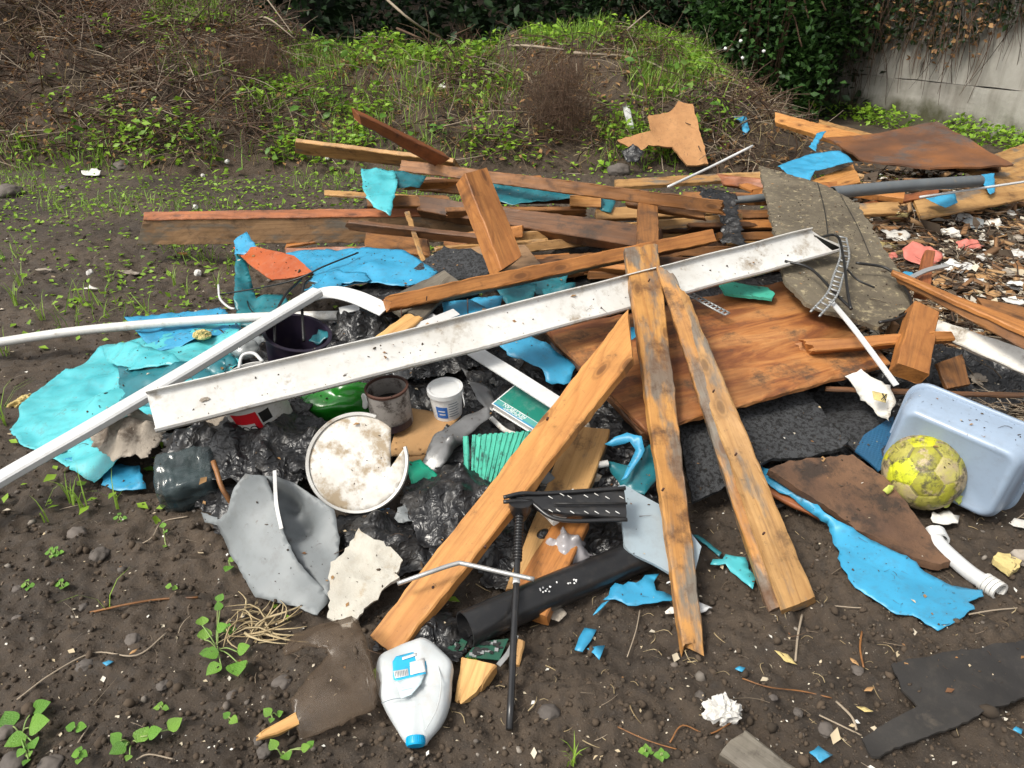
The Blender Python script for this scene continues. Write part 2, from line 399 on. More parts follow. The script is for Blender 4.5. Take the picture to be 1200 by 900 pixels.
def wood(name, light, dark, dirt=(.045, .03, .02), amt=.4, grey=0.0, rough=.52, knots=.8, gs=1.0, stain=.6):
    s = NT(name); v = s.coord((1.6 * gs, 14 * gs, 14 * gs)); vo = s.coord((1, 1, 1))
    warp = s.noise(s.coord((1.1 * gs, 9 * gs, 9 * gs)), 1.2, 3, .5, .4)
    n1 = s.noise(s.coord((.55 * gs, 5.5 * gs, 5.5 * gs)), 1.0, 1.5, .45, .3); mu = s.n('ShaderNodeMath', operation='MULTIPLY'); mu.inputs[1].default_value = 13.0; s.l(n1, mu.inputs[0])
    fr = s.n('ShaderNodeMath', operation='FRACT'); s.l(mu.outputs[0], fr.inputs[0]); g1o = s.ramp(fr.outputs[0], [(0., .0), (.62, .35), (.86, 1.), (1., 0.)])
    fib = s.noise(s.coord((4, 130, 130)), 1.0, 5, .7)
    c = s.mix(s.ramp(g1o, [(.15, 0.), (1., .55)]), light, dark)
    c = s.mix(s.ramp(warp, [(.42, 0.), (.72, .5)]), c, dark)
    c = s.mix(s.ramp(fib, [(.45, .0), (.75, .45)]), c, tuple(x * .7 for x in dark))
    if grey:
        gm = s.ramp(s.noise(s.coord((2.2, 7, 7)), 1.6, 5, .6), [(.62 - grey * .3, 0.), (.70 - grey * .25, 1.)])
        c = s.mix(gm, c, s.mix(fib, (.25, .215, .17), (.07, .058, .045)))
    if knots:
        kv = s.n('ShaderNodeTexVoronoi', feature='F1', voronoi_dimensions='2D'); kv.inputs['Scale'].default_value = 1.0; s.l(s.coord((2.6, 6.5, 6.5)), kv.inputs['Vector'])
        c = s.mix(s.ramp(kv.outputs[0], [(.0, knots), (.06, knots * .85), (.085, .15), (.11, .45 * knots), (.15, 0.)]), c, tuple(x * .35 for x in dark))
    d = s.noise(vo, 9, 9, .72); c = s.mix(s.ramp(d, [(.70 - amt * .32, 0.), (.80 - amt * .22, 1.)]), c, dirt)
    st = s.noise(vo, 4.5, 5, .65); c = s.mix(s.ramp(st, [(.42, 0.), (.7, stain)]), c, tuple(x * .55 for x in dark))
    sp = s.noise(vo, 120, 2, .9); c = s.mix(s.ramp(sp, [(.70, 0.), (.74, .8)]), c, dirt)
    vs2 = s.noise(vo, 38, 6, .75); c = s.mix(s.ramp(vs2, [(.60, 0.), (.70, .55 * min(1, amt * 2))]), c, dirt)
    ls = s.noise(s.coord((1.5, 26, 26)), 1.0, 6, .7); c = s.mix(s.ramp(ls, [(.56, 0.), (.70, .35 + amt * .6)]), c, tuple(x * .45 + y * .35 for x, y in zip(dirt, dark)))
    hb = s.mix(.4, fib, vs2); s.bsdf(c, s.ramp(d, [(.3, rough - .12), (.7, min(.95, rough + .2))]), hb, .55, .0022); return s.m
def leafmat(name, c1, c2, c3=None, rough=.5, tr=.35, spec=.4):
    s = NT(name); ge = s.n('ShaderNodeNewGeometry'); c = s.ramp(ge.outputs['Random Per Island'], [(0, c1), (.5, c2), (1, c3 or c1)])
    b = s.bsdf(c, rough); b.inputs['Specular IOR Level'].default_value = spec
    t = s.n('ShaderNodeBsdfTranslucent'); s.l(c, t.inputs[0]); mx = s.n('ShaderNodeMixShader'); mx.inputs[0].default_value = tr
    s.l(b.outputs[0], mx.inputs[1]); s.l(t.outputs[0], mx.inputs[2]); s.l(mx.outputs[0], s.out.inputs[0]); return s.m
def clear(name, c, rough=.15, mixc=.5, dirt=.4):
    """thin plastic one can look through, dirty"""
    s = NT(name); v = s.coord(); d = s.noise(v, 9, 3, .5); b = s.bsdf(s.mix(s.ramp(d, [(.5, 0.), (.7, 1.)]), c, tuple(x * .4 for x in c)), rough, s.noise(v, 5, 2), .15, .004)
    t = s.n('ShaderNodeBsdfTransparent'); t.inputs[0].default_value = (*[min(1, x * .3 + .65) for x in c], 1); mx = s.n('ShaderNodeMixShader')
    s.l(s.ramp(d, [(.35, mixc), (.75, min(1, mixc + dirt))]), mx.inputs[0]); s.l(t.outputs[0], mx.inputs[1]); s.l(b.outputs[0], mx.inputs[2]); s.l(mx.outputs[0], s.out.inputs[0]); return s.m

def soilmat():
    s = NT('soil'); v = s.coord(rnd=False)
    a = s.noise(v, 1.4, 5); b = s.noise(v, 26, 9, .72); c = s.noise(v, 130, 6, .75)
    base = s.mix(s.ramp(a, [(.35, 0.), (.65, 1.)]), (.038, .027, .018), (.082, .058, .038))
    base = s.mix(s.ramp(b, [(.3, .75), (.55, 0.)]), base, (.016, .0115, .008))
    base = s.mix(s.ramp(c, [(.60, 0.), (.72, .75)]), base, (.15, .112, .076))
    sp = s.n('ShaderNodeTexVoronoi', feature='F1'); sp.inputs['Scale'].default_value = 95; s.l(v, sp.inputs['Vector'])
    base = s.mix(s.ramp(sp.outputs[0], [(.07, .9), (.13, 0.)]), base, s.mix(s.noise(v, 30, 2), (.22, .19, .15), (.10, .08, .06)))
    hgt = s.mix(.45, b, c); s.bsdf(base, s.ramp(b, [(.35, .62), (.65, .92)]), hgt, .9, .012); return s.m
M = {}
M['soil'] = soilmat()
M['pine'] = wood('pine_wood', (.52, .25, .073), (.34, .13, .03), amt=.32, stain=.45, knots=.95)
M['orange'] = wood('wet_orange_wood', (.47, .195, .050), (.25, .086, .02), amt=.36)
M['red'] = wood('red_brown_wood', (.36, .115, .035), (.16, .05, .016), amt=.38)
M['dark'] = wood('dark_wet_wood', (.15, .062, .021), (.055, .026, .011), amt=.5)
M['brown'] = wood('brown_wood', (.29, .125, .036), (.125, .05, .016), amt=.48)
M['greywood'] = wood('grey_weathered_wood', (.20, .175, .135), (.085, .072, .055), amt=.35, grey=.3, knots=.4)
M['patch'] = wood('half_weathered_wood', (.52, .265, .075), (.27, .105, .025), amt=.56, grey=.5)
M['tan'] = wood('tan_wood', (.46, .265, .10), (.27, .13, .038), amt=.45, grey=.25)
M['split'] = wood('freshly_split_wood', (.66, .40, .15), (.42, .20, .06), amt=.06, knots=0, stain=.1)
M['beamside'] = wood('dirty_beam_wood', (.36, .215, .11), (.20, .115, .058), amt=.42, grey=.4)
def plymat():
    s = NT('plywood_face'); v = s.coord((1.0, 5.5, 5.5)); vo = s.coord()
    a = s.noise(v, 1.5, 6, .62, 1.6); b = s.noise(s.coord((3, 80, 80)), 1, 4, .6)
    c = s.ramp(a, [(.28, (.085, .026, .010)), (.40, (.22, .072, .020)), (.50, (.36, .14, .038)), (.60, (.44, .20, .065)), (.70, (.30, .11, .035)), (.82, (.13, .045, .016))])
    c = s.mix(s.ramp(b, [(.45, 0.), (.75, .5)]), c, (.15, .052, .02))
    w2 = s.noise(vo, 2.4, 4); c = s.mix(s.ramp(w2, [(.42, 0.), (.66, .72)]), c, (.075, .024, .009)); d = s.noise(vo, 5, 9, .74); c = s.mix(s.ramp(d, [(.52, 0.), (.64, .88)]), c, (.055, .034, .02))
    sp = s.noise(vo, 140, 2, .9); c = s.mix(s.ramp(sp, [(.68, 0.), (.73, .9)]), c, (.04, .028, .02))
    s.bsdf(c, s.ramp(d, [(.3, .45), (.7, .85)]), s.mix(.5, a, b), .5, .002); return s.m
M['ply'] = plymat()
M['brownboard'] = surf('brown_hardboard', (.150, .078, .040), (.085, .044, .025), dirt=(.035, .022, .015), amt=.55, dsc=8, rough=.8, bump=.9, bsc=70, bd=.004, csc=6, speck=1.)
M['rustply'] = surf('brown_film_faced_plywood', (.23, .093, .034), (.10, .050, .030), dirt=(.075, .058, .048), amt=.45, dsc=3, csc=2.5, rough=.45, bump=.2)
M['chip'] = surf('chipboard', (.46, .24, .10), (.34, .165, .065), amt=.2, dsc=14, rough=.9, bump=.9, bsc=110, bd=.004, speck=.7)
M['greyboard'] = surf('mossy_grey_board', (.145, .120, .082), (.075, .060, .040), dirt=(.36, .30, .18), amt=.36, dsc=30, rough=.9, bump=.9, bsc=120, bd=.004, speck=.3)
M['upvc'] = surf('white_plastic', (.58, .585, .58), (.50, .505, .50), dirt=(.33, .29, .24), amt=.12, dsc=8, rough=.38, bump=.08, speck=.45)
M['upvc2'] = surf('dirty_white_plastic', (.62, .62, .60), (.52, .505, .47), dirt=(.26, .21, .15), amt=.34, dsc=7, rough=.42, bump=.1, speck=.6)
M['dirtywhite'] = surf('dirty_white_board', (.68, .66, .61), (.56, .53, .47), dirt=(.24, .20, .15), amt=.4, dsc=9, rough=.8, bump=.4, speck=.7)
M['blue'] = surf('blue_coated_sheet', (.042, .30, .50), (.032, .245, .42), dirt=(.065, .075, .07), amt=.26, dsc=9, rough=.42, bump=.2, speck=.7)
M['teal'] = surf('teal_tarpaulin', (.085, .44, .475), (.055, .36, .41), dirt=(.10, .15, .14), amt=.28, dsc=7, rough=.36, bump=.2, speck=.6)
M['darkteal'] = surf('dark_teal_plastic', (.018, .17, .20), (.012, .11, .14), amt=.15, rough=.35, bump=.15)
M['black'] = surf('black_plastic', (.012, .012, .013), (.020, .020, .021), dirt=(.07, .06, .05), amt=.2, rough=.28, bump=.1, speck=.25)
M['bin'] = surf('black_bin_bag', (.010, .010, .011), (.016, .016, .017), dirt=(.05, .045, .04), amt=.12, dsc=8, rough=.27, bump=.45, bsc=70, bd=.003)
def binmat():
    s = NT('black_bin_bag'); v = s.coord(); w = s.noise(v, 9, 2); wv = s.n('ShaderNodeVectorMath', operation='ADD'); s.l(v, wv.inputs[0]); wm = s.n('ShaderNodeVectorMath', operation='SCALE'); wm.inputs['Scale'].default_value = .12; s.l(w, wm.inputs[0]); s.l(wm.outputs[0], wv.inputs[1])
    hs_ = []
    for sc_ in (7, 15, 30):
        n_ = s.noise(wv.outputs[0], sc_, 2, .5); a_ = s.n('ShaderNodeMath', operation='SUBTRACT'); a_.inputs[1].default_value = .5; s.l(n_, a_.inputs[0]); b_ = s.n('ShaderNodeMath', operation='ABSOLUTE'); s.l(a_.outputs[0], b_.inputs[0]); hs_.append(s.ramp(b_.outputs[0], [(0, 1.), (.06, .55), (.25, 0.)]))
    h = s.mix(.25, s.mix(.4, hs_[0], hs_[1]), hs_[2]); d = s.noise(v, 14, 6, .7)
    s.bsdf(s.mix(s.ramp(d, [(.5, 0.), (.75, .8)]), (.011, .011, .012), (.05, .045, .04)), s.ramp(d, [(.35, .26), (.7, .55)]), h, .75, .012); return s.m
M['bin'] = binmat()
M['foam'] = surf('black_rubber_crumb_foam', (.040, .042, .046), (.058, .060, .064), dirt=(.006, .006, .006), amt=.62, dsc=75, rough=.85, bump=1., bsc=150, bd=.008, speck=.8)
M['rubber'] = surf('black_rubber_mat', (.018, .016, .015), (.030, .027, .024), dirt=(.07, .058, .045), amt=.3, dsc=12, rough=.7, bump=.6, bsc=80, speck=.4)
M['grey'] = surf('grey_vinyl', (.195, .212, .217), (.15, .163, .168), dirt=(.10, .09, .08), amt=.25, dsc=6, rough=.55, bump=.15, speck=.35)
M['greypipe'] = surf('grey_plastic_pipe', (.13, .145, .155), (.10, .112, .12), dirt=(.19, .17, .14), amt=.3, dsc=14, rough=.4, bump=.1)
M['silver'] = surf('silver_sheet', (.20, .20, .20), (.13, .13, .13), dirt=(.06, .055, .05), amt=.25, rough=.32, bump=.3, bsc=16, bd=.006, Metallic=.3)
M['bowl'] = surf('pale_blue_grey_plastic', (.265, .335, .43), (.24, .305, .395), dirt=(.17, .18, .19), amt=.10, dsc=11, rough=.30, bump=.05, speck=.1)
M['paleblue'] = surf('pale_grey_plastic', (.30, .365, .405), (.26, .315, .35), dirt=(.20, .19, .17), amt=.16, rough=.34, bump=.06, speck=.3)
M['lid'] = surf('painty_white_lid', (.64, .63, .60), (.54, .51, .455), dirt=(.33, .26, .175), amt=.55, dsc=13, csc=9, rough=.62, bump=.5, bsc=50, speck=.2)
M['tin'] = surf('paint_streaked_tin', (.36, .33, .30), (.22, .20, .185), dirt=(.045, .032, .025), amt=.5, dsc=15, rough=.5, bump=.3, bsc=40, speck=.9)
M['rust'] = surf('rusty_dark_rim', (.085, .03, .017), (.045, .02, .013), amt=.3, rough=.75, bump=.5)
M['card'] = surf('wet_cardboard', (.42, .245, .105), (.33, .18, .072), amt=.22, dsc=6, rough=.85, bump=.3)
M['cloth'] = surf('dirty_beige_cloth', (.40, .35, .29), (.22, .185, .145), dirt=(.10, .075, .055), amt=.5, dsc=10, rough=.95, bump=.8, bsc=120, bd=.004)
M['greenplastic'] = surf('bright_green_plastic', (.014, .19, .014), (.008, .11, .008), amt=.12, rough=.22, bump=.2, bsc=14, bd=.004)
M['greencloth'] = surf('emerald_plastic', (.0, .36, .21), (.0, .28, .165), amt=.12, rough=.35, bump=.1)
M['greenboard'] = surf('turquoise_painted_board', (.055, .42, .29), (.04, .32, .23), dirt=(.02, .06, .05), amt=.45, dsc=26, rough=.7, bump=.6, speck=.6)
M['book'] = surf('green_printed_cover', (.018, .20, .145), (.012, .15, .11), dirt=(.3, .34, .33), amt=.06, dsc=40, rough=.3, bump=.04)
M['bookblue'] = surf('blue_printed_band', (.05, .26, .42), amt=.06, rough=.3, bump=.04)
M['white'] = surf('white_paint', (.72, .72, .71), (.66, .66, .65), amt=.1, rough=.45, bump=.06)
M['paper'] = surf('white_paper', (.62, .61, .58), (.52, .50, .465), dirt=(.22, .18, .14), amt=.3, dsc=12, rough=.9, bump=.3)
M['plaster'] = surf('torn_white_board', (.52, .50, .44), (.41, .385, .33), dirt=(.34, .28, .20), amt=.34, dsc=14, rough=.85, bump=.9, bsc=45, bd=.004, speck=.4)
M['metal'] = surf('dull_steel', (.50, .50, .49), (.38, .38, .37), dirt=(.15, .13, .11), amt=.3, rough=.35, bump=.1, Metallic=.6)
M['pcb'] = surf('green_circuit_board', (.012, .085, .05), (.008, .055, .035), amt=.25, dsc=18, rough=.4, bump=.4)
M['chipblack'] = surf('chip_black', (.012, .012, .012), amt=.2, rough=.5)
M['solder'] = surf('solder_silver', (.45, .46, .45), amt=.2, rough=.35, Metallic=.7)
M['jug'] = surf('milky_plastic', (.55, .575, .58), (.48, .51, .52), dirt=(.42, .33, .24), amt=.22, dsc=12, rough=.34, bump=.12, bsc=18, bd=.003, Subsurface_Weight=.25, Subsurface_Radius=(.03, .03, .03))
M['cap'] = surf('bright_blue_cap', (.0, .36, .66), amt=.05, rough=.35, bump=.05)
M['labelblue'] = surf('blue_label_print', (.03, .40, .66), amt=.05, rough=.35, bump=.03)
M['labelpale'] = surf('pale_label_print', (.62, .74, .77), amt=.05, rough=.35, bump=.03)
M['printgrey'] = surf('grey_print', (.20, .24, .27), amt=.0, rough=.4, bump=.03)
M['printred'] = surf('red_print', (.62, .012, .022), amt=.08, rough=.35, bump=.03)
M['printblue'] = surf('blue_print', (.02, .15, .52), amt=.05, rough=.35, bump=.03)
M['purple'] = surf('dark_purple_plastic', (.020, .014, .030), (.014, .010, .02), amt=.2, rough=.4)
M['pink'] = surf('coral_plastic', (.66, .205, .155), (.52, .15, .115), amt=.22, dsc=9, rough=.6, bump=.2)
M['yellowfoam'] = surf('yellow_foam', (.62, .50, .21), (.50, .38, .15), amt=.3, dsc=18, rough=.95, bump=1, bsc=60, bd=.006)
M['cable'] = surf('black_cable', (.010, .010, .010), amt=.1, rough=.4)
M['strap'] = surf('grey_perforated_steel', (.36, .37, .37), (.28, .29, .29), amt=.3, rough=.4, Metallic=.4)
M['stone'] = surf('grey_stone', (.125, .105, .09), (.075, .064, .056), dirt=(.045, .037, .03), amt=.4, dsc=6, rough=.8, bump=.6, bsc=30, bd=.003)
M['mossblock'] = surf('mossy_wood', (.17, .125, .055), (.095, .072, .035), dirt=(.032, .026, .02), amt=.5, dsc=10, rough=.9, bump=.8)
M['varnish'] = surf('varnished_orange_wood', (.40, .088, .018), (.31, .062, .014), dirt=(.40, .25, .17), amt=.06, dsc=25, rough=.3, bump=.1)
M['smoke'] = clear('dirty_smoky_plastic', (.24, .175, .12), .2, .09, .28)
M['clearblue'] = clear('dark_clear_plastic', (.10, .13, .135), .12, .32, .35)
M['cup'] = clear('clear_cup_plastic', (.50, .52, .52), .12, .42, .3)
M['bag'] = clear('clear_polythene', (.52, .49, .50), .2, .55, .3)
M['deadleaf'] = leafmat('dead_leaf', (.26, .13, .05), (.36, .21, .09), (.16, .075, .035), .8, .2)
M['straw'] = leafmat('straw', (.40, .30, .16), (.52, .42, .25), (.25, .18, .09), .8, .15)
# ------------------------------------------------------------------ setting: ground, bank, wood behind
def axis_pts(segs):
    out = [segs[0][0]]
    for a, b, n in segs:
        out += list(np.linspace(a, b, n + 1)[1:])
    return np.array(out)
gy = axis_pts([(-60, -4, 5), (-4, .6, 16), (.6, 2.6, 190), (2.6, 4.5, 110), (4.5, 8.5, 110), (8.5, 14, 50), (14, 300, 12)])
gx = axis_pts([(-300, -14, 8), (-14, -3.2, 60), (-3.2, -1.7, 70), (-1.7, 1.9, 330), (1.9, 4, 100), (4, 14, 60), (14, 300, 8)])
X_, Y_ = np.meshgrid(gx, gy); Z_ = gz(X_, Y_, True)
nx, ny = len(gx), len(gy); idx = np.arange(nx * ny).reshape(ny, nx)
ground = fastmesh('ground', np.stack([X_, Y_, Z_], -1).reshape(-1, 3), np.stack([idx[:-1, :-1], idx[:-1, 1:], idx[1:, 1:], idx[1:, :-1]], -1).reshape(-1, 4), M['soil'], 'structure', True)

CX = [-14, -8, -6.3, -4.2, -3.1, -2.6, -1.5, -.5, .2, 1.0, 1.7, 2.4, 2.9, 3.4, 4.0]
CZ = [1.85, 1.70, 1.56, 1.44, 1.28, .86, .82, .86, 1.0, 1.06, .98, .80, .45, .10, -.25]
def bankz(x, y):
    x = np.asarray(x, float); y = np.asarray(y, float)
    crest = np.interp(x, CX, CZ); y0 = 7.45 + .25 * vn(x * .9, x * 0, 5); run = 2.5
    t = np.clip((y - y0) / run, 0, 1.2)
    prof = 1 - (1 - np.clip(t, 0, 1)) ** 1.7
    back = sst(y0 + run + 1.2, y0 + run + 3.2, y)
    z = crest * prof * (1 - .55 * back) - .12 * (t <= 0)
    return z + (.36 * fbm(x, y, 1.2, 4, 80) + .05 * fbm(x, y, 7, 3, 90)) * np.clip(t * 4, 0, 1) * np.clip(crest * 2, 0, 1) + gz(x, y) * .5
bx = np.linspace(-12, 4.0, 260); by = np.linspace(7.2, 13, 110); X_, Y_ = np.meshgrid(bx, by); Z_ = bankz(X_, Y_)
nx, ny = len(bx), len(by); idx = np.arange(nx * ny).reshape(ny, nx)
M['bank'] = surf('dark_bank_soil', (.050, .036, .024), (.075, .052, .034), amt=.4, rough=.95, bump=1, bsc=30, bd=.02)
fastmesh('earth_bank', np.stack([X_, Y_, Z_], -1).reshape(-1, 3), np.stack([idx[:-1, :-1], idx[:-1, 1:], idx[1:, 1:], idx[1:, :-1]], -1).reshape(-1, 4), M['bank'], 'structure', True)
# wooded slope rising behind everything
hx = np.linspace(-60, 60, 60); hy = np.linspace(15.0, 70, 40); X_, Y_ = np.meshgrid(hx, hy); Z_ = -.3 + 13 * sst(15, 45, Y_) + .8 * fbm(X_, Y_, .3, 3, 7)
idx = np.arange(60 * 40).reshape(40, 60)
fastmesh('wooded_slope_terrain', np.stack([X_, Y_, Z_], -1).reshape(-1, 3), np.stack([idx[:-1, :-1], idx[:-1, 1:], idx[1:, 1:], idx[1:, :-1]], -1).reshape(-1, 4), M['bank'], 'structure', True)

M['hedge'] = leafmat('dark_hedge_leaf', (.014, .034, .011), (.026, .060, .018), (.009, .020, .008), .55, .2)
M['bramble'] = leafmat('bramble_leaf', (.030, .085, .018), (.055, .125, .026), (.018, .050, .014), .5, .25)
M['ivy'] = leafmat('ivy_leaf', (.014, .040, .012), (.030, .065, .018), (.022, .05, .02), .4, .2)
M['weed'] = leafmat('weed_leaf', (.20, .36, .026), (.29, .47, .045), (.12, .25, .022), .5, .35)
M['grass'] = leafmat('grass_blade', (.17, .33, .03), (.27, .42, .055), (.11, .23, .024), .5, .35)
M['drygrass'] = leafmat('dry_grass_blade', (.30, .22, .10), (.22, .16, .07), (.38, .31, .17), .7, .25)
M['twig'] = leafmat('twig_bark', (.050, .028, .017), (.10, .058, .034), (.024, .015, .010), .85, 0)
M['twigpale'] = leafmat('pale_twig', (.22, .165, .115), (.33, .27, .20), (.12, .085, .055), .85, 0)
M['deadneedle'] = leafmat('dead_shrub_twig', (.085, .048, .029), (.15, .09, .055), (.04, .024, .016), .85, 0)
M['bark'] = surf('tree_bark', (.035, .028, .022), (.022, .018, .014), amt=.3, rough=.95, bump=1, bsc=30, bd=.01)

# dark undergrowth behind the bank: one mass
def leafcloud(name, m, n, x, y, z, size, keep=None, tilt=.9, parent=None, small=True, rng=NP):
    p = np.stack([rng.uniform(*x, n), rng.uniform(*y, n), rng.uniform(*z, n)], 1)
    if keep is not None: p = p[keep(p)]
    k = len(p)
    return scatter(name, LEAFQ_V, LEAFQ_F, p, rotmats(k, tilt, rng=rng), rng.uniform(.6, 1.3, k) * size, m, 'stuff', parent)
hedge_keep = lambda p: (vn(p[:, 0] * 1.1, p[:, 2] * 1.1 + p[:, 1] * .7, 31) > -.28) & ((p[:, 1] - 11.4) > .9 * vn(p[:, 0] * .8, p[:, 2] * .8, 33) + .3)
hd = leafcloud('undergrowth', M['hedge'], 42000, (-9, 6), (11.2, 14.2), (-.2, 4.2), .14, hedge_keep)
tag(hd, 'dark leafy undergrowth behind the weedy bank', 'undergrowth')
wd = leafcloud('woodland', M['hedge'], 16000, (-26, 26), (15, 24), (.2, 11), .55)
tag(wd, 'dark far wood behind the undergrowth', 'woodland')

# overhanging trees, crowns above the frame, added to shade the undergrowth
def tree(x, y, h, rad, lab, n=4200):
    t = empty('shade_tree', Vector((x, y, 0)), lab, 'tree', 'trees added to shade the undergrowth behind the bank')
    path = [Vector((x, y, -.2)), Vector((x + R.uniform(-.2, .2), y, h * .4)), Vector((x + R.uniform(-.4, .4), y + .1, h * .95))]
    tube('trunk', path, .17, M['bark'], t, 10, 6, taper=lambda u: 1 - .7 * u)
    for k in range(5):
        a = R.uniform(0, 6.28); b = Vector((x, y, h * R.uniform(.45, .8))); e = b + Vector((math.cos(a) * rad * .8, math.sin(a) * rad * .8, R.uniform(.3, 1.2)))
        tube('limb', [b, (b + e) / 2 + Vector((0, 0, .25)), e], .06, M['bark'], t, 7, 5, taper=lambda u: 1 - .7 * u)
    d = NP.normal(0, 1, (n, 3)); d /= np.linalg.norm(d, axis=1)[:, None]; r = NP.uniform(.35, 1, n) ** .5
    lump = 1 + .5 * vn(d[:, 0] * 2.2 + x, d[:, 2] * 2.2 + d[:, 1] * 1.3, 71)
    p = d * (r * lump)[:, None] * np.array((rad, rad * .8, h * .32)) + np.array((x, y, h * .78)); p = p[p[:, 2] > 2.2]
    scatter('crown', LEAFQ_V, LEAFQ_F, p, rotmats(len(p), .7), NP.uniform(.7, 1.3, len(p)) * .30, M['hedge'], 'stuff', t)
for i, (x, y, h, r) in enumerate([(-7.5, 13.6, 7.2, 2.6), (-3.4, 13.2, 6.4, 2.4), (.3, 13.8, 7.0, 2.5), (4.2, 14.4, 6.6, 2.5)]):
    tree(x, y, h, r, ['leftmost added shade tree behind the brush-covered bank', 'added shade tree behind the dip in the bank', 'added shade tree behind the dead brown shrub', 'added shade tree behind the bramble and ivy wall'][i])

# plants covering the bank
def bank_pts(n, x=(-9.5, 3.9), y=(7.35, 11.2)):
    p = np.stack([NP.uniform(*x, n), NP.uniform(*y, n)], 1); z = bankz(p[:, 0], p[:, 1]); p3 = np.column_stack([p, z])
    f = math.cos(PITCH); s = math.sin(PITCH); dep = p[:, 1] * f - (z - CAMH) * s; up = p[:, 1] * s + (z - CAMH) * f
    return p3, 600 + FPX * p[:, 0] / dep, 450 - FPX * up / dep
def soft(px, py, boxes):
    r = np.zeros(len(px))
    for x0, x1, y0, y1, a in boxes:
        w = 22; r = np.maximum(r, a * sst(x0 - w, x0 + w, px) * (1 - sst(x1 - w, x1 + w, px)) * sst(y0 - 14, y0 + 14, py) * (1 - sst(y1 - 14, y1 + 14, py)))
    return r
GREEN = [(330, 470, 55, 200, 1), (440, 620, 45, 110, .8), (440, 560, 110, 190, .5), (760, 850, 40, 120, .95), (690, 860, 80, 190, .6), (240, 345, 110, 195, .75), (610, 760, 25, 60, .6), (130, 280, 150, 215, .35), (0, 130, 165, 215, .5), (60, 330, 30, 150, .30), (480, 720, 150, 215, .42)]
GRASS = [(180, 275, -20, 32, 1), (600, 720, 18, 60, 1), (740, 850, 35, 120, .95), (330, 600, 45, 190, .30), (250, 340, 120, 200, .4), (470, 560, 130, 190, .55), (700, 800, 150, 200, .5), (0, 120, 170, 215, .6), (200, 260, 60, 110, .35)]
BRUSH = [(-200, 335, -60, 185, 1), (480, 620, 90, 180, .45), (600, 720, 60, 190, .75), (720, 800, 30, 130, .7), (830, 930, 95, 215, .9), (400, 620, 60, 190, .55), (330, 480, 60, 200, .22), (700, 860, 60, 190, .5)]
p, px, py = bank_pts(46000); k = NP.uniform(0, 1, len(p)) < soft(px, py, GREEN) * (1.25 * (vn(p[:, 0] * 2.6, p[:, 1] * 2.6, 51) + .5)) ** 2.6 * 2.6 * sst(-.16, .10, vn(p[:, 0] * 1.1, p[:, 1] * 1.3, 151) + .5 * vn(p[:, 0] * 4.5, p[:, 1] * 4.5, 152))
p = p[k]; p[:, 2] += NP.uniform(0, .20, len(p))
o = scatter('ground_cover', LEAFQ_V, LEAFQ_F, p, rotmats(len(p), .55), NP.uniform(.04, .10, len(p)), M['weed']); tag(o, 'low green leafy weeds covering the bank', 'weeds')
p, px, py = bank_pts(60000); k = NP.uniform(0, 1, len(p)) < soft(px, py, GRASS) * (1.3 * (vn(p[:, 0] * 2, p[:, 1] * 2, 53) + .5)) ** 1.3
p = p[k]; n = len(p); sc = np.column_stack([NP.uniform(.006, .011, n), NP.uniform(.6, 1.4, n) * .16, NP.uniform(.6, 1.3, n) * .20])
o = scatter('grass', BLADE_V, BLADE_F, p, rotmats(n, .28), sc, M['grass']); tag(o, 'bright green grass on the bank', 'grass')
# a second, larger-leaved weed in clumps
p, px, py = bank_pts(9000); k = NP.uniform(0, 1, len(p)) < soft(px, py, GREEN) * sst(.05, .22, vn(p[:, 0] * 2.2, p[:, 1] * 2.2, 251)) * .6; p = p[k]; p[:, 2] += NP.uniform(.05, .22, len(p))
M['dock'] = leafmat('dock_leaf', (.06, .16, .02), (.10, .22, .03), (.16, .26, .05), .5, .3)
o = scatter('broad_ground_cover', LEAF_V, LEAF_F2, p, rotmats(len(p), .6), NP.uniform(.06, .13, len(p)), M['dock']); tag(o, 'larger dark leaves in clumps on the bank', 'weeds')
# twigs
def twigmesh(nseg=4, sides=3, wob=.16, rng=R):
    V = []; Fc = []; c = Vector((0, 0, 0))
    for i in range(nseg + 1):
        u = i / nseg; c = Vector((wob * math.sin(u * 3.1 + .4) * .6, u, wob * math.sin(u * 4.3) * .5)); r = .021 * (1 - .6 * u)
        for j in range(sides): V.append(c + Vector((r * math.cos(2.094 * j), 0, r * math.sin(2.094 * j))))
        if i:
            for j in range(sides):
                a, b, d, e = (i - 1) * sides + j, (i - 1) * sides + (j + 1) % sides, i * sides + (j + 1) % sides, i * sides + j; Fc += [(a, b, d), (a, d, e)]
    return V, Fc
TV, TF = twigmesh()
def slopes(n, spread=1.0):
    """twigs lying along the face of the bank: any heading, leaning with the slope"""
    yw = NP.uniform(0, 2 * math.pi, n); r = rotmats(n, 0.35, yw); tl = NP.normal(.4, .5, n); c, s = np.cos(tl), np.sin(tl); T = np.zeros((n, 3, 3)); T[:, 0, 0] = 1; T[:, 1, 1] = c; T[:, 1, 2] = -s; T[:, 2, 1] = s; T[:, 2, 2] = c
    return T @ r
p, px, py = bank_pts(17000); k = NP.uniform(0, 1, len(p)) < soft(px, py, BRUSH) * np.clip(1.4 * (vn(p[:, 0] * 1.7, p[:, 1] * 1.7, 57) + .55), 0, 1)
p = p[k]; n = len(p); p[:, 2] += np.abs(NP.normal(0, .06, n)) + .01; L = NP.uniform(.10, .55, n)
o = scatter('brushwood', TV, TF, p, slopes(n), np.column_stack([L * NP.uniform(.5, 1.1, n), L, L * NP.uniform(.5, 1.1, n)]), M['twig']); tag(o, 'brown dead brushwood heaped on the bank', 'brushwood')
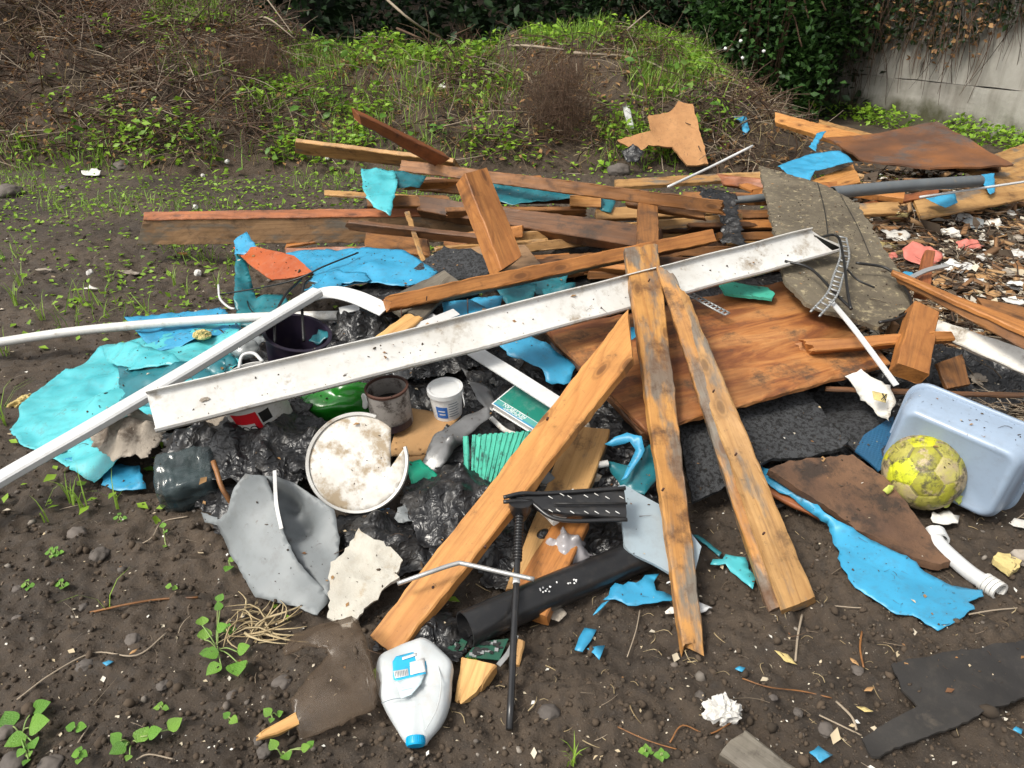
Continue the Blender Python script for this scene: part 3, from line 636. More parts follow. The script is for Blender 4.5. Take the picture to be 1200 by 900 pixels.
p = p[::2][:2300] + NP.normal(0, .1, (len(p[::2][:2300]), 3)) * (1, 1, .3); n = len(p); p[:, 2] = bankz(p[:, 0], p[:, 1]) + NP.uniform(.02, .14, n); L = NP.uniform(.15, .5, n)
o = scatter('pale_brushwood', TV, TF, p, slopes(n), np.column_stack([L * .6, L, L * .6]), M['twigpale']); tag(o, 'pale dry stalks tangled on the bank', 'brushwood')
p, px, py = bank_pts(26000); k = NP.uniform(0, 1, len(p)) < (soft(px, py, BRUSH) * .45 + .22) * np.clip(1.5 * (vn(p[:, 0] * 3, p[:, 1] * 3, 58) + .5), 0, 1)
p = p[k]; p[:, 2] += NP.uniform(0, .08, len(p)); o = scatter('leaf_litter', LEAFQ_V, LEAFQ_F, p, rotmats(len(p), .8), NP.uniform(.03, .085, len(p)), M['deadleaf']); tag(o, 'brown dead leaves among the brushwood', 'leaf litter')
# thatch of dry grass, top left, and hanging down the face
p, px, py = bank_pts(30000); k = NP.uniform(0, 1, len(p)) < soft(px, py, [(-30, 60, 10, 55, 1), (330, 600, 60, 190, .30), (600, 860, 60, 190, .40), (840, 930, 100, 215, .6), (0, 330, 40, 200, .12), (440, 600, 70, 190, .3)])
p = p[k]; n = len(p); p[:, 2] += NP.uniform(0, .05, n); o = scatter('dry_grass', BLADE_V, BLADE_F, p, rotmats(n, .9), np.column_stack([NP.uniform(.004, .009, n), NP.uniform(.1, .3, n), NP.uniform(.05, .2, n)]), M['drygrass']); tag(o, 'straw coloured dry grass on the bank', 'dry grass')

def B(px, py, up=.04, n=60):
    lo, hi = 7.3, 12.0                              # the point of the bank surface seen at this pixel
    for yy in np.linspace(lo, hi, 240):
        q = at(px, py, Y=yy)
        if q.z <= float(bankz(q.x, q.y)): break
    return q + Vector((0, -.5, 1)).normalized() * up
# dead brown shrub standing on the bank
def deadshrub(px, py, h, w, n, lab, cat='shrub', m='deadneedle', yy=8.6):
    b = B(px, py, 0); t = empty('dead_shrub', b, lab, cat)
    tube('stem', [b - Vector((0, 0, .1)), b + Vector((.03, 0, h * .5)), b + Vector((0, .03, h * .9))], .012, M['twig'], t, 6, 4, taper=lambda u: 1 - .7 * u)
    q = np.column_stack([NP.normal(0, w * .42, n), NP.normal(0, w * .32, n), NP.uniform(0, h * .8, n)]); q[:, 0] *= 1.1 - .4 * np.abs(q[:, 2] / h - .5)
    L = NP.uniform(.08, .28, n); scatter('twigs', TV, TF, q + np.array(b), rotmats(n, 1.0) @ np.array([[1, 0, 0], [0, 0, -1], [0, 1, 0]])[None], np.column_stack([L * .35, L, L * .35]), M[m], 'stuff', t)
deadshrub(655, 165, .85, .42, 2600, 'dense dead brown shrub on the middle of the bank')
deadshrub(300, 100, .45, .5, 900, 'reddish brown dead bush at the left bank edge', yy=9.0)
deadshrub(545, 60, .40, .16, 160, 'upright sprig of curled brown leaves on the bank crest', yy=9.9)

# branches lying on the bank
def branch(name, pts, r, lab, m='twigpale', cat='branch'):
    return tube(name, pts, r, M[m], None, 7, 6, lab=lab, cat=cat, group='branches on the bank', taper=lambda u: 1 - .6 * u, rough=r * .25)
branch('fallen_branch', [B(540, 62), B(605, 60, .07), B(660, 66, .08)], .022, 'long pale branch lying beneath the dead sprig')
branch('fallen_branch', [B(672, 68, .06), B(745, 75, .07), B(790, 95, .07)], .018, 'pale branch right of the dead brown shrub')
branch('fallen_branch', [at(445, -8, Y=9.9), at(490, 30, Y=9.8), B(535, 58, .06)], .017, 'bare branch leaning up out of the bank crest')
branch('fallen_branch', [at(465, 33, Y=9.8), at(500, 48, Y=9.7), B(530, 62, .05)], .015, 'short forked branch under the leaning branch', 'twig')
branch('fallen_branch', [B(300, 30, .1), at(315, 22, Y=9.6), at(345, 45, Y=9.4)], .014, 'arched pale branch over the left bank edge')
branch('fallen_branch', [at(310, -5, Y=9.6), at(325, 15, Y=9.5), at(343, 40, Y=9.4)], .009, 'thin upright stalk at the left bank edge')
branch('fallen_branch', [at(735, 35, Y=9.6), at(750, 22, Y=9.6), at(762, 12, Y=9.6)], .010, 'short pale stick poking up from the bank crest')
branch('fallen_branch', [B(140, 3, .1), B(155, 8, .1), B(172, 5, .1)], .016, 'grey stick at the top left bank crest')
branch('fallen_branch', [B(222, 100, .06), B(245, 95, .08), B(270, 88, .08)], .009, 'thin grey stick across the brushwood')
branch('fallen_branch', [B(218, 72, .06), B(228, 92, .08), B(234, 112, .08)], .008, 'pale bent stalk in the left brushwood')
branch('fallen_branch', [B(10, 165, .05), B(35, 160, .06), B(64, 158, .06)], .012, 'grey stick at the foot of the left bank')
branch('fallen_branch', [B(870, 60, .1), B(880, 75, .1), B(893, 105, .1)], .010, 'brown stick hanging at the right bank end', 'twig')

# ------------------------------------------------------------------ concrete wall with ivy, bramble
def wallmat():
    s = NT('mossy_concrete'); v = s.coord(rnd=False)
    a = s.noise(v, 1.6, 6, .65); b = s.noise(v, 40, 6, .7); c = s.ramp(a, [(.3, (.205, .19, .165)), (.5, (.30, .285, .25)), (.7, (.38, .365, .325))])
    st = s.noise(s.coord((5, 5, .6), False), 1.0, 5); c = s.mix(s.ramp(st, [(.45, 0.), (.7, .6)]), c, (.13, .115, .09))
    sx = s.n('ShaderNodeSeparateXYZ'); ad = s.n('ShaderNodeMath', operation='ADD'); mu = s.n('ShaderNodeMath', operation='MULTIPLY'); mu.inputs[1].default_value = .8
    s.l(s.noise(v, 2.2, 5), mu.inputs[0]); ge = s.n('ShaderNodeNewGeometry'); s.l(ge.outputs['Position'], sx.inputs[0]); s.l(sx.outputs[2], ad.inputs[0]); s.l(mu.outputs[0], ad.inputs[1])
    c = s.mix(s.ramp(ad.outputs[0], [(.52, .92), (.74, 0.)]), c, s.mix(b, (.030, .032, .012), (.07, .068, .025)))     # moss grows from the foot
    s.bsdf(c, .9, s.mix(.5, a, b), .6, .012); return s.m
M['wall'] = wallmat()
wa, wb = at(1235, 176, 0), at(900, 118, 0); wdir = (wb - wa).normalized(); wa = wa - wdir * 2.2; wb = wb + wdir * 1.0
wall_t = empty('concrete_wall', (wa + wb) / 2, 'grey concrete retaining wall with moss along its foot, ivy above', 'wall')
def wallpiece(z0, z1, name, proud=0.0, s0=0.0, s1=1.0):
    n = 46; m_ = 14; V = []; Fc = []; nn = Vector((-wdir.y, wdir.x, 0)); nn = -nn if nn.y > 0 else nn; a_ = wa.lerp(wb, s0); b_ = wa.lerp(wb, s1)
    for j in range(m_ + 1):
        for i in range(n + 1):
            q = a_.lerp(b_, i / n); z = z0 + (z1 - z0) * j / m_
            if j in (0, m_): z += .012 * noise.noise((i * .7, j, z0)) * (1 if 0 < z0 or j else 1)
            V.append(Vector((q.x, q.y, z)) + nn * (proud + .014 * noise.noise((i * .35, j * .35, z0))))
    N_ = (n + 1) * (m_ + 1)
    V += [v - nn * .35 for v in V[:N_]]
    for k, fl in ((0, 1), (N_, 0)):
        for j in range(m_):
            for i in range(n):
                q = (k + j * (n + 1) + i, k + j * (n + 1) + i + 1, k + (j + 1) * (n + 1) + i + 1, k + (j + 1) * (n + 1) + i); Fc.append(q if fl else tuple(reversed(q)))
    loop = [i for i in range(n + 1)] + [(j + 1) * (n + 1) + n for j in range(m_)] + [m_ * (n + 1) + i for i in range(n - 1, -1, -1)] + [j * (n + 1) for j in range(m_ - 1, 0, -1)]
    for a, b in zip(loop, loop[1:] + loop[:1]): Fc.append((b, a, a + N_, b + N_))
    return wobj(name, V, Fc, M['wall'], wall_t)
wallpiece(-.3, .57, 'lower_course', .03); wallpiece(.578, 2.9, 'upper_course', .0)
wn_ = Vector((-wdir.y, wdir.x, 0)); wn_ = -wn_ if wn_.y > 0 else wn_
ivy = empty('ivy', wa.lerp(wb, .6) + Vector((0, 0, 2.9)) + wn_ * .05, 'dark ivy hanging over the top of the concrete wall', 'ivy')
def ivypts(n, lowest, s=(0.0, 1.0)):
    u = NP.uniform(*s, n); lo = np.interp(u, *lowest) + .28 * vn(u * 26, u * 0, 41) + .2 * vn(u * 70, u * 0, 42); z = lo + (3.3 - lo) * NP.uniform(0, 1, n) ** .8
    q = np.array(wa)[None] * (1 - u)[:, None] + np.array(wb)[None] * u[:, None]; d = NP.uniform(.0, .30, n) * np.clip((z - lo) * 1.2 + .25, .15, 1)
    q = q + np.array(wn_)[None] * (d + .03)[:, None]; q[:, 2] = z; return q
def wall_u(px):
    return min((abs(proj(*wa.lerp(wb, u_ / 200))[0] - px), u_ / 200) for u_ in range(201))[1]
US = [wall_u(x) for x in (1300, 1200, 1150, 1080, 1030, 1000, 975, 950, 915)]
LOW = ([0] + US, [1.5, 1.45, 1.32, 1.25, .98, .86, .66, .35, .1, .0])
q = ivypts(19000, LOW); scatter('leaves', LEAFQ_V, LEAFQ_F, q, rotmats(len(q), 1.1), NP.uniform(.05, .11, len(q)), M['ivy'], 'stuff', ivy)
q = ivypts(2200, ([0] + US, [1.5, 1.4, 1.3, 1.15, .8, .6, .4, .2, .05, .0])); L = NP.uniform(.2, .8, len(q)); scatter('hanging_stems', TV, TF, q + np.array((0, -.08, 0)), rotmats(len(q), .25) @ np.array([[1, 0, 0], [0, 0, 1], [0, -1, 0]])[None], np.column_stack([L * .4, L, L * .4]), M['twig'], 'stuff', ivy)
q = ivypts(1500, ([0] + US, [1.6, 1.5, 1.4, 1.1, .75, .8, .9, 1.2, 1.5, 1.6]), (US[1], US[5])); scatter('dead_leaves', LEAFQ_V, LEAFQ_F, q + np.array((0, -.12, 0)), rotmats(len(q), 1.2), NP.uniform(.05, .10, len(q)), M['deadleaf'], 'stuff', ivy)
def bush(name, c, sx, sy, sz, n, m, size, lab, cat):
    t = empty(name, Vector((c[0], c[1], 0)), lab, cat)
    d = NP.normal(0, 1, (n, 3)); d /= np.linalg.norm(d, axis=1)[:, None]; r = NP.uniform(.55, 1.0, n); lump = 1 + .55 * vn(d[:, 0] * 3 + c[0], d[:, 2] * 3 + d[:, 1] * 2, 61) + .3 * vn(d[:, 0] * 9, d[:, 2] * 9, 62)
    p = d * (r * lump)[:, None] * np.array((sx, sy, sz)) + np.array(c); p = p[p[:, 2] > .02]
    scatter('leaves', LEAFQ_V, LEAFQ_F, p, rotmats(len(p), .8), NP.uniform(.6, 1.3, len(p)) * size, M[m], 'stuff', t)
    for i in range(14):
        a = R.uniform(0, 6.28); e = Vector((c[0] + math.cos(a) * sx * R.uniform(.3, .95), c[1] - abs(math.sin(a)) * sy * .9, c[2] + R.uniform(-.3, .8) * sz))
        tube('stem', [Vector((c[0] + R.uniform(-.2, .2), c[1], 0)), Vector(((c[0] + e.x) / 2, (c[1] + e.y) / 2, e.z + .35)), e], .012, M['twig'], t, 5, 5)
bush('bramble_bush', (3.55, 11.3, 1.4), 1.25, .9, 1.75, 9000, 'bramble', .10, 'leafy green bramble bush between the bank and the wall', 'bush')
bush('bramble_bush', (1.9, 12.2, 1.5), 1.2, .8, 1.6, 6000, 'hedge', .11, 'darker bramble bush behind the right end of the bank', 'bush')
for (px, py) in ((895, 60), (870, 68), (850, 57), (868, 48)):
    b = at(px, py, Y=10.35); v, f = ico(1); mobj('bramble_flower', [p_ * .022 * (1 + .3 * noise.noise(p_ * 3)) for p_ in v], f, M['white'], None, Matrix.Translation(b), lab={895: 'small white flower on the bramble, furthest right', 870: 'small white flower on the bramble, lowest', 850: 'small white flower on the bramble, furthest left', 868: 'small white flower on the bramble, highest'}[px], cat='flower', group='bramble flowers')

# weeds along the foot of the wall
n = 2600; u = NP.uniform(.1, .85, n); q = np.array(wa)[None] * (1 - u)[:, None] + np.array(wb)[None] * u[:, None] + np.array(wn_)[None] * NP.uniform(.05, .7, n)[:, None]; q[:, 2] = gz(q[:, 0], q[:, 1]) + NP.uniform(0, .22, n)
k = vn(q[:, 0] * 3, q[:, 1] * 3, 5) > -.05; q = q[k]; o = scatter('wall_weeds', LEAFQ_V, LEAFQ_F, q, rotmats(len(q), .7), NP.uniform(.04, .09, len(q)), M['weed']); tag(o, 'green weeds along the foot of the concrete wall', 'weeds')

# ------------------------------------------------------------------ what lies on the soil: crumbs, chips, seedlings (uncountable)
def gpts(n, y0=.75, y1=7.3, xs=1.35, bias=1.6):
    yy = y0 + (y1 - y0) * NP.uniform(0, 1, n) ** bias; xx = NP.uniform(-1, 1, n) * (yy * .95 + .55)
    return np.column_stack([xx, yy, gz(xx, yy, True)])
p = gpts(34000, bias=2.0); v, f = ico(0); s_ = NP.gamma(1.3, .0017, len(p)) + .0016; p[:, 2] += s_ * .3
bv = [tuple(x * (1 + .9 * noise.noise(x * 2.3 + Vector((4, 2, 9))))) for x in v]
M['crumb'] = leafmat('soil_crumb', (.052, .037, .025), (.080, .057, .038), (.034, .025, .017), .9, 0)
M['pebble'] = leafmat('pebble', (.16, .13, .105), (.10, .085, .072), (.25, .22, .185), .75, 0)
M['chipbit'] = leafmat('pale_fragment', (.55, .50, .40), (.42, .33, .2), (.70, .69, .64), .8, 0)
o = scatter('soil_crumbs', bv, f, p, rotmats(len(p), 1.2), np.column_stack([s_ * NP.uniform(.8, 1.5, len(p)), s_, s_ * NP.uniform(.6, 1., len(p))]), M['crumb']); tag(o, 'loose dark crumbs of soil', 'soil')
p = gpts(1500, bias=1.9); s_ = NP.gamma(1.2, .0022, len(p)) + .0018; o = scatter('gravel', bv, f, p, rotmats(len(p), 1.2), np.column_stack([s_ * 1.3, s_, s_ * .8]), M['pebble']); tag(o, 'small pale pebbles in the soil', 'gravel')
p = gpts(4800, bias=1.5); s_ = NP.gamma(1.2, .0045, len(p)) + .003; p[:, 2] += .002; o = scatter('litter_chips', LEAFQ_V, LEAFQ_F, p, rotmats(len(p), .5), s_, M['chipbit']); tag(o, 'tiny pale chips strewn over the soil', 'litter')
p = gpts(1000, bias=1.3); p[:, 2] += .003; L = NP.gamma(2, .018, len(p)) + .012; o = scatter('small_twigs', TV, TF, p, rotmats(len(p), .15), np.column_stack([L * NP.uniform(.3, 1.1, len(p)), L, L * .5]), M['twigpale']); tag(o, 'small dry twigs and stalks on the soil', 'twigs')
p = gpts(19000, 1.0, 7.4, bias=.75); k = vn(p[:, 0] * 1.4, p[:, 1] * 1.4, 91) * .6 + (p[:, 1] - 3.6) * .12 + np.where(p[:, 0] < 0, .06, -.25) + np.where(p[:, 1] > 5.5, .15, 0) > NP.uniform(-.1, .6, len(p)); p = p[k]
o = scatter('seedlings', LEAFQ_V, LEAFQ_F, p + np.array((0, 0, .012)), rotmats(len(p), .5), NP.uniform(.02, .055, len(p)), M['weed']); tag(o, 'small green seedlings dotted over the bare soil', 'weeds')
p = gpts(14000, 1.2, 7.4, bias=.8); k = vn(p[:, 0] * 2.2, p[:, 1] * 2.2, 93) + (p[:, 1] - 4.6) * .07 + np.where(p[:, 0] < -.4, .05, -.35) > .26; p = p[k]; n = len(p)
o = scatter('sparse_grass', BLADE_V, BLADE_F, p, rotmats(n, .35), np.column_stack([NP.uniform(.004, .007, n), NP.uniform(.05, .12, n), NP.uniform(.05, .15, n)]), M['grass']); tag(o, 'sparse grass tufts on the soil left of the heap', 'grass')
# ------------------------------------------------------------------ the heap: timber
TB = 'timbers in the rubbish heap'
def plank(c, th, m, lab, rag=(0, 0), name='plank', cat='plank', **k): return board(name, c, th, M[m], lab, cat, TB, rag=rag, **k)
def nail(p, d, L, parent, m='rust', r=.0022):
    p = WP(p); d = Vector(d).normalized(); tube('nail', [p, p + d * L], r, M[m], parent, 6, 2)
# long beam lying out to the left
bm_ = plank([(168, 257, 0, 4.50), (160, 287, 0, 4.53), (655, 283, 0, 4.28), (655, 250, 0, 4.25)], .085, 'beamside', 'long heavy beam with orange upper edge sticking out left of the heap', name='timber_beam', cat='beam')
plank([(168, 248, 0, 4.555), (168, 257.5, 0, 4.49), (655, 250.5, 0, 4.24), (655, 241, 0, 4.305)], .012, 'red', 'orange wooden strip capping the long left beam', name='capping_strip', cat='strip')
# rear planks
plank([(345, 166, .62), (345, 180, .52), (540, 204, .50), (530, 190, .60)], .03, 'tan', 'pale plank end poking out left at the top rear of the heap', rag=(.02, 0))
plank([(470, 187, .62), (465, 200, .56), (850, 252, .55), (850, 235, .62)], .025, 'brown', 'long splintered cladding board lying across the top rear of the heap', rag=(.03, .06), name='cladding_board', cat='board', nw=10)
plank([(421, 134, .96), (424, 147, .90), (512, 196, .60), (527, 186, .64)], .08, 'red', 'short reddish post tilting up at the top rear left', name='post', cat='post')
post = plank([(545, 203, .82), (571, 196, .82), (612, 300, .50), (588, 316, .47)], .085, 'orange', 'upright orange post stub leaning in the middle of the heap', name='post', cat='post')
plank([(488, 229, .47), (488, 246, .40), (770, 292, .42), (775, 266, .49)], .07, 'dark', 'dark wet joist under the splintered cladding board', name='joist', cat='joist')
plank([(492, 206, .50), (490, 222, .43), (600, 232, .44), (605, 216, .51)], .03, 'brown', 'short brown offcut under the cladding board, left end')
plank([(668, 229, .52), (668, 242, .46), (704, 243, .46), (704, 229, .52)], .06, 'pine', 'small square pine block below the cladding board', name='wood_block', cat='block')
plank([(735, 228, .56), (732, 240, .51), (828, 256, .52), (825, 240, .57)], .04, 'brown', 'rounded brown batten end below the right of the cladding board', rag=(0, .05))
plank([(572, 262, .40), (572, 280, .33), (740, 282, .38), (745, 262, .44)], .04, 'dark', 'dark plank end in the stack behind the leaning post')
plank([(604, 272, .40), (604, 283, .35), (870, 262, .42), (870, 250, .47)], .035, 'tan', 'pale batten running right behind the leaning post')
plank([(600, 286, .36), (600, 298, .31), (770, 280, .36), (770, 268, .41)], .035, 'tan', 'second pale batten below the first one')
plank([(640, 300, .34), (600, 330, .30), (800, 300, .33), (820, 285, .38)], .03, 'brown', 'brown board half hidden behind the long orange joist')
plank([(520, 275, .38), (520, 290, .32), (612, 278, .38), (612, 264, .44)], .05, 'orange', 'orange offcut behind the foot of the leaning post')
plank([(430, 258, .30), (426, 288, .24), (505, 300, .30), (500, 276, .36)], .02, 'brown', 'broken brown board in front of the long left beam', rag=(.03, .03))
plank([(512, 288, .36), (545, 328, .32), (640, 318, .34), (615, 286, .38)], .02, 'beamside', 'weathered brown board below the foot of the leaning post')
plank([(520, 316, .40), (545, 335, .36), (470, 368, .33), (448, 352, .37)], .02, 'greywood', 'grey board running down behind the splintered offcut')
plank([(420, 262, .26), (420, 274, .22), (330, 290, .14), (335, 276, .18)], .02, 'orange', 'orange slat below the long left beam', rag=(.02, .03))
plank([(335, 290, .16), (335, 305, .10), (440, 303, .14), (440, 288, .20)], .03, 'red', 'dark red plank under the long left beam')
# long orange joist with nail
jo = plank([(449, 347, .47), (455, 363, .42), (840, 283, .50), (835, 268, .55)], .085, 'orange', 'long orange joist with a nailed ragged end crossing the heap centre', rag=(.035, 0), name='joist', cat='joist')
nail((470, 362, .42), (0, 0, -1), .055, jo); nail((548, 350, .45), (0, -.1, -1), .06, jo); nail((500, 352, .44), (.1, -.3, 1), .02, jo)
plank([(420, 408, .365), (441, 412, .36), (497, 372, .385), (478, 366, .40)], .02, 'split', 'freshly splintered short slat lying on the white channel', rag=(.05, .02), name='splintered_plank', cat='plank', nw=10)
plank([(478, 366, .40), (497, 372, .385), (540, 330, .40), (525, 322, .42)], .02, 'greywood', 'grey slat behind the splintered slat')
plank([(474, 248, .44), (480, 247, .44), (499, 304, .38), (494, 306, .38)], .014, 'tan', 'thin pale stick standing before the long left beam', name='stick', cat='stick')
plank([(380, 222, .30), (380, 228, .28), (500, 235, .34), (500, 229, .36)], .02, 'tan', 'thin pale batten behind the blue scrap')
# upright in the centre rear and the three front planks
plank([(748, 236, .56), (771, 236, .56), (773, 300, .45), (746, 300, .45)], .05, 'brown', 'short brown upright behind the top of the vertical front plank', name='post', cat='post')
pa = plank([(433, 744, .035), (463, 768, .03), (741, 418, .44), (735, 362, .50)], .034, 'pine', 'clean knotty pine plank leaning diagonally across the front of the heap')
for (x, y, z) in ((641, 492, .34), (568, 642, .14), (507, 690, .09)): nail((x, y, z), (.2, -.5, 1), .012, pa, 'rust', .004)
pb = plank([(732, 289, .60), (771, 285, .60), (827, 770, .015), (803, 772, .015)], .034, 'patch', 'half weathered plank standing nearly upright in the front of the heap', rag=(.02, .09), nw=10)
for (x, y, z) in ((760, 330, .55), (776, 575, .22)): nail((x, y, z), (.2, -.5, 1), .014, pb, 'rust', .003)
# front right beam of two glued timbers: each timber a part
pc = empty('paired_timber', G(930, 710), 'pair of nailed timbers leaning to the right of the upright plank', 'timber', TB)
board('timber', [(767, 306, .57), (790, 318, .555), (938, 700, .05), (900, 716, .02)], .05, M['patch'], parent=pc, rag=(.06, 0), nw=8)
board('timber', [(772, 310, .55), (806, 345, .52), (955, 700, .055), (915, 715, .05)], .045, M['tan'], parent=pc, rag=(.05, 0), nw=8)
for u in (.35, .55, .8): nail(at(790 + 130 * u, 330 + 370 * u, .57 - .5 * u), (.1, -.6, 1), .012, pc, 'rust', .003)
# timbers under the pine plank
plank([(668, 498, .20), (715, 503, .20), (650, 690, .06), (592, 690, .06)], .05, 'tan', 'short thick timber under the pine plank, its lower half orange')
plank([(655, 600, .13), (690, 610, .13), (640, 722, .05), (592, 705, .05)], .045, 'orange', 'wet orange timber end below the black bracket')
plank([(540, 770, .04), (582, 780, .04), (560, 812, .02), (530, 836, .012)], .04, 'split', 'splintered end of a timber poking out behind the milk bottle', rag=(0, .06), name='splintered_timber', cat='timber', nw=10)
plank([(600, 745, .03), (614, 750, .03), (608, 778, .01), (596, 775, .01)], .015, 'tan', 'small pale offcut beside the black rod')
plank([(296, 862, .035), (300, 868, .03), (352, 846, .03), (346, 833, .04)], .018, 'split', 'yellow split stick poking out under the smoky plastic', rag=(.03, 0), name='stick', cat='stick')
plank([(632, 598, .17), (672, 572, .20), (690, 582, .20), (648, 612, .16)], .02, 'dirtywhite', 'pale grey board end with a bolt beneath the pine plank', name='board_end', cat='board')
# right hand timbers
plank([(935, 398, .37), (945, 413, .34), (1120, 398, .40), (1115, 388, .43)], .06, 'orange', 'split orange joist lying on the plywood sheet', rag=(.05, 0), name='joist', cat='joist')
plank([(1052, 425, .38), (1090, 440, .34), (1101, 365, .46), (1072, 352, .49)], .06, 'orange', 'stout orange block propped beside the tub', name='wood_block', cat='block')
plank([(1085, 292, .52), (1097, 294, .51), (1090, 345, .43), (1074, 342, .44)], .03, 'red', 'reddish upright slat behind the sloping right beam', name='slat', cat='slat')
plank([(1047, 318, .52), (1052, 332, .48), (1215, 418, .40), (1210, 392, .46)], .06, 'brown', 'long brown beam sloping out of frame to the right', name='timber_beam', cat='beam')
plank([(1046, 316, .525), (1047, 319, .523), (1210, 393, .463), (1205, 378, .47)], .02, 'orange', 'orange topped lath along the sloping right beam', name='lath', cat='lath')
plank([(1090, 372, .40), (1098, 392, .35), (1205, 440, .30), (1210, 412, .36)], .025, 'dirtywhite', 'white painted board with black grime under the sloping right beam', name='painted_board', cat='board')
plank([(1145, 348, .28), (1160, 372, .24), (1215, 402, .24), (1215, 362, .28)], .02, 'brown', 'brown plank at the right frame edge behind the sloping beam')
plank([(1098, 425, .26), (1128, 415, .28), (1138, 450, .20), (1110, 455, .20)], .02, 'brown', 'brown board scrap in the dark gap above the tub', name='board_scrap', cat='board')
plank([(968, 452, .26), (968, 457, .25), (1200, 466, .26), (1200, 460, .27)], .012, 'dark', 'thin dark metal-brown lath running behind the tub', name='lath', cat='lath')
# rear right timbers
plank([(908, 131, .55), (908, 143, .47), (990, 168, .42), (1012, 158, .48)], .05, 'pine', 'pale beam end pointing up left behind the brown sheet', name='timber_beam', cat='beam')
plank([(960, 140, .45), (960, 148, .42), (1030, 168, .38), (1035, 160, .42)], .04, 'tan', 'second pale beam just behind the first one', name='timber_beam', cat='beam')
plank([(838, 203, .52), (845, 216, .46), (973, 232, .46), (975, 217, .52)], .04, 'red', 'red-brown splintered plank lying over the grey board', rag=(.05, 0))
plank([(720, 210, .40), (722, 219, .37), (900, 208, .40), (900, 200, .43)], .03, 'tan', 'pale plank lying behind the cladding board, right side')
plank([(800, 224, .43), (800, 234, .40), (900, 236, .42), (900, 226, .45)], .03, 'brown', 'brown plank under the black bag')
plank([(845, 205, .49), (850, 210, .475), (905, 234, .46), (915, 226, .48)], .02, 'orange', 'orange slat crossing the thin white tube', name='slat', cat='slat')
for i, (y, x0, x1, m) in enumerate(((246, 862, 905, 'brown'), (258, 855, 905, 'orange'), (272, 842, 900, 'brown'), (290, 862, 905, 'dark'), (302, 700, 842, 'dark'), (318, 690, 730, 'brown'))):
    plank([(x0, y, .47 - .03 * i), (x0, y + 10, .43 - .03 * i), (x1 + 10, y + 9, .43 - .03 * i), (x1 + 10, y - 1, .47 - .03 * i)], .04, m, ['brown plank end right of the black bag, topmost', 'orange plank end right of the black bag, second down', 'brown plank end right of the black bag, third down', 'dark plank end right of the black bag, lowest', 'dark plank lying in the gap above the white channel', 'short brown plank left of the central upright'][i])
plank([(940, 212, .42), (945, 218, .40), (1060, 232, .38), (1060, 224, .40)], .04, 'orange', 'orange plank under the grey pipe')
plank([(1000, 240, .34), (1000, 249, .30), (1100, 228, .34), (1100, 220, .37)], .03, 'red', 'red-brown plank running right below the grey pipe')
plank([(1070, 232, .33), (1080, 256, .26), (1205, 232, .30), (1205, 212, .36)], .02, 'tan', 'pale plywood strip under the white conduit', name='plywood_strip', cat='strip')
board('plywood_sheet', [(1120, 196, .38), (1190, 222, .30), (1260, 196, .34), (1200, 168, .40)], .015, M['tan'], 'pale orange plywood sheet at the right edge under the brown sheet', 'plywood')
board('foam_board', [(938, 216, .40), (952, 228, .36), (1010, 212, .42), (1000, 192, .46)], .03, M['pine'], 'pale board with torn blue facing beside the grey pipe', 'board', rag=(.02, .02))
# big sheets
board('plywood_sheet', [(640, 386, .335), (757, 505, .235), (1046, 424, .315), (935, 325, .40)], .02, M['ply'], 'large stained orange plywood sheet in the middle right of the heap', 'plywood', nw=18, warp=.006, rag=(.01, .02))
board('frame_edge', [(636, 384, .315), (642, 384, .315), (762, 508, .205), (752, 508, .20)], .03, M['dark'], 'dark frame strip under the left edge of the plywood sheet', 'strip')
sheet('brown_sheet', [(966, 160, .46), (1030, 156, .52), (1098, 142, .60), (1188, 193, .44), (1090, 197, .42), (1010, 187, .42)], M['rustply'], .014, .05, .012, 3, .006, axis=((966, 165, .45), (1188, 193, .45)), lab='large brown film-faced sheet lying on the rear right heap', cat='sheet')
gb_ = sheet('grey_board', [(890, 194, .60), (968, 217, .57), (1004, 238, .55), (1064, 336, .45), (1068, 360, .425), (1030, 383, .40), (944, 354, .44), (918, 325, .47)], M['greyboard'], .018, .02, .005, 4, .010, lab='mossy grey weathered board with a frayed lower edge', cat='board')
sheet('chipboard', [(723, 164, 0, 7.45), (765, 152, 0, 7.45), (760, 136, 0, 7.6), (786, 130, 0, 7.7), (795, 118, 0, 7.8), (812, 122, 0, 7.8), (822, 160, 0, 7.45), (830, 192, 0, 7.2), (805, 194, 0, 7.2), (788, 172, 0, 7.35), (760, 170, 0, 7.4), (748, 180, 0, 7.35)], M['chip'], .022, .04, .008, 4, .012, lab='broken chipboard piece standing against the bank foot', cat='chipboard')
sheet('hardboard', [(900, 550, .145), (925, 540, .15), (1000, 532, .16), (1040, 562, .13), (1090, 625, .065), (1112, 662, .03), (1100, 668, .025), (1060, 655, .035), (985, 606, .075), (930, 570, .125)], M['brownboard'], .024, .018, .006, 5, .006, lab='dark brown broken board lying under the yellow ball', cat='board')
board('board_edge', [(888, 555, .10), (893, 575, .07), (960, 608, .05), (955, 590, .07)], .015, M['red'], 'red-brown splinter board under the long blue sheet', 'board')
sheet('orange_panel', [(273, 290, .30), (300, 289, .33), (345, 300, .33), (366, 318, .30), (345, 325, .27), (318, 328, .25), (290, 308, .28)], M['varnish'], .008, .02, .006, 4, .002, lab='glossy orange varnished wood panel at the left of the heap', cat='panel')
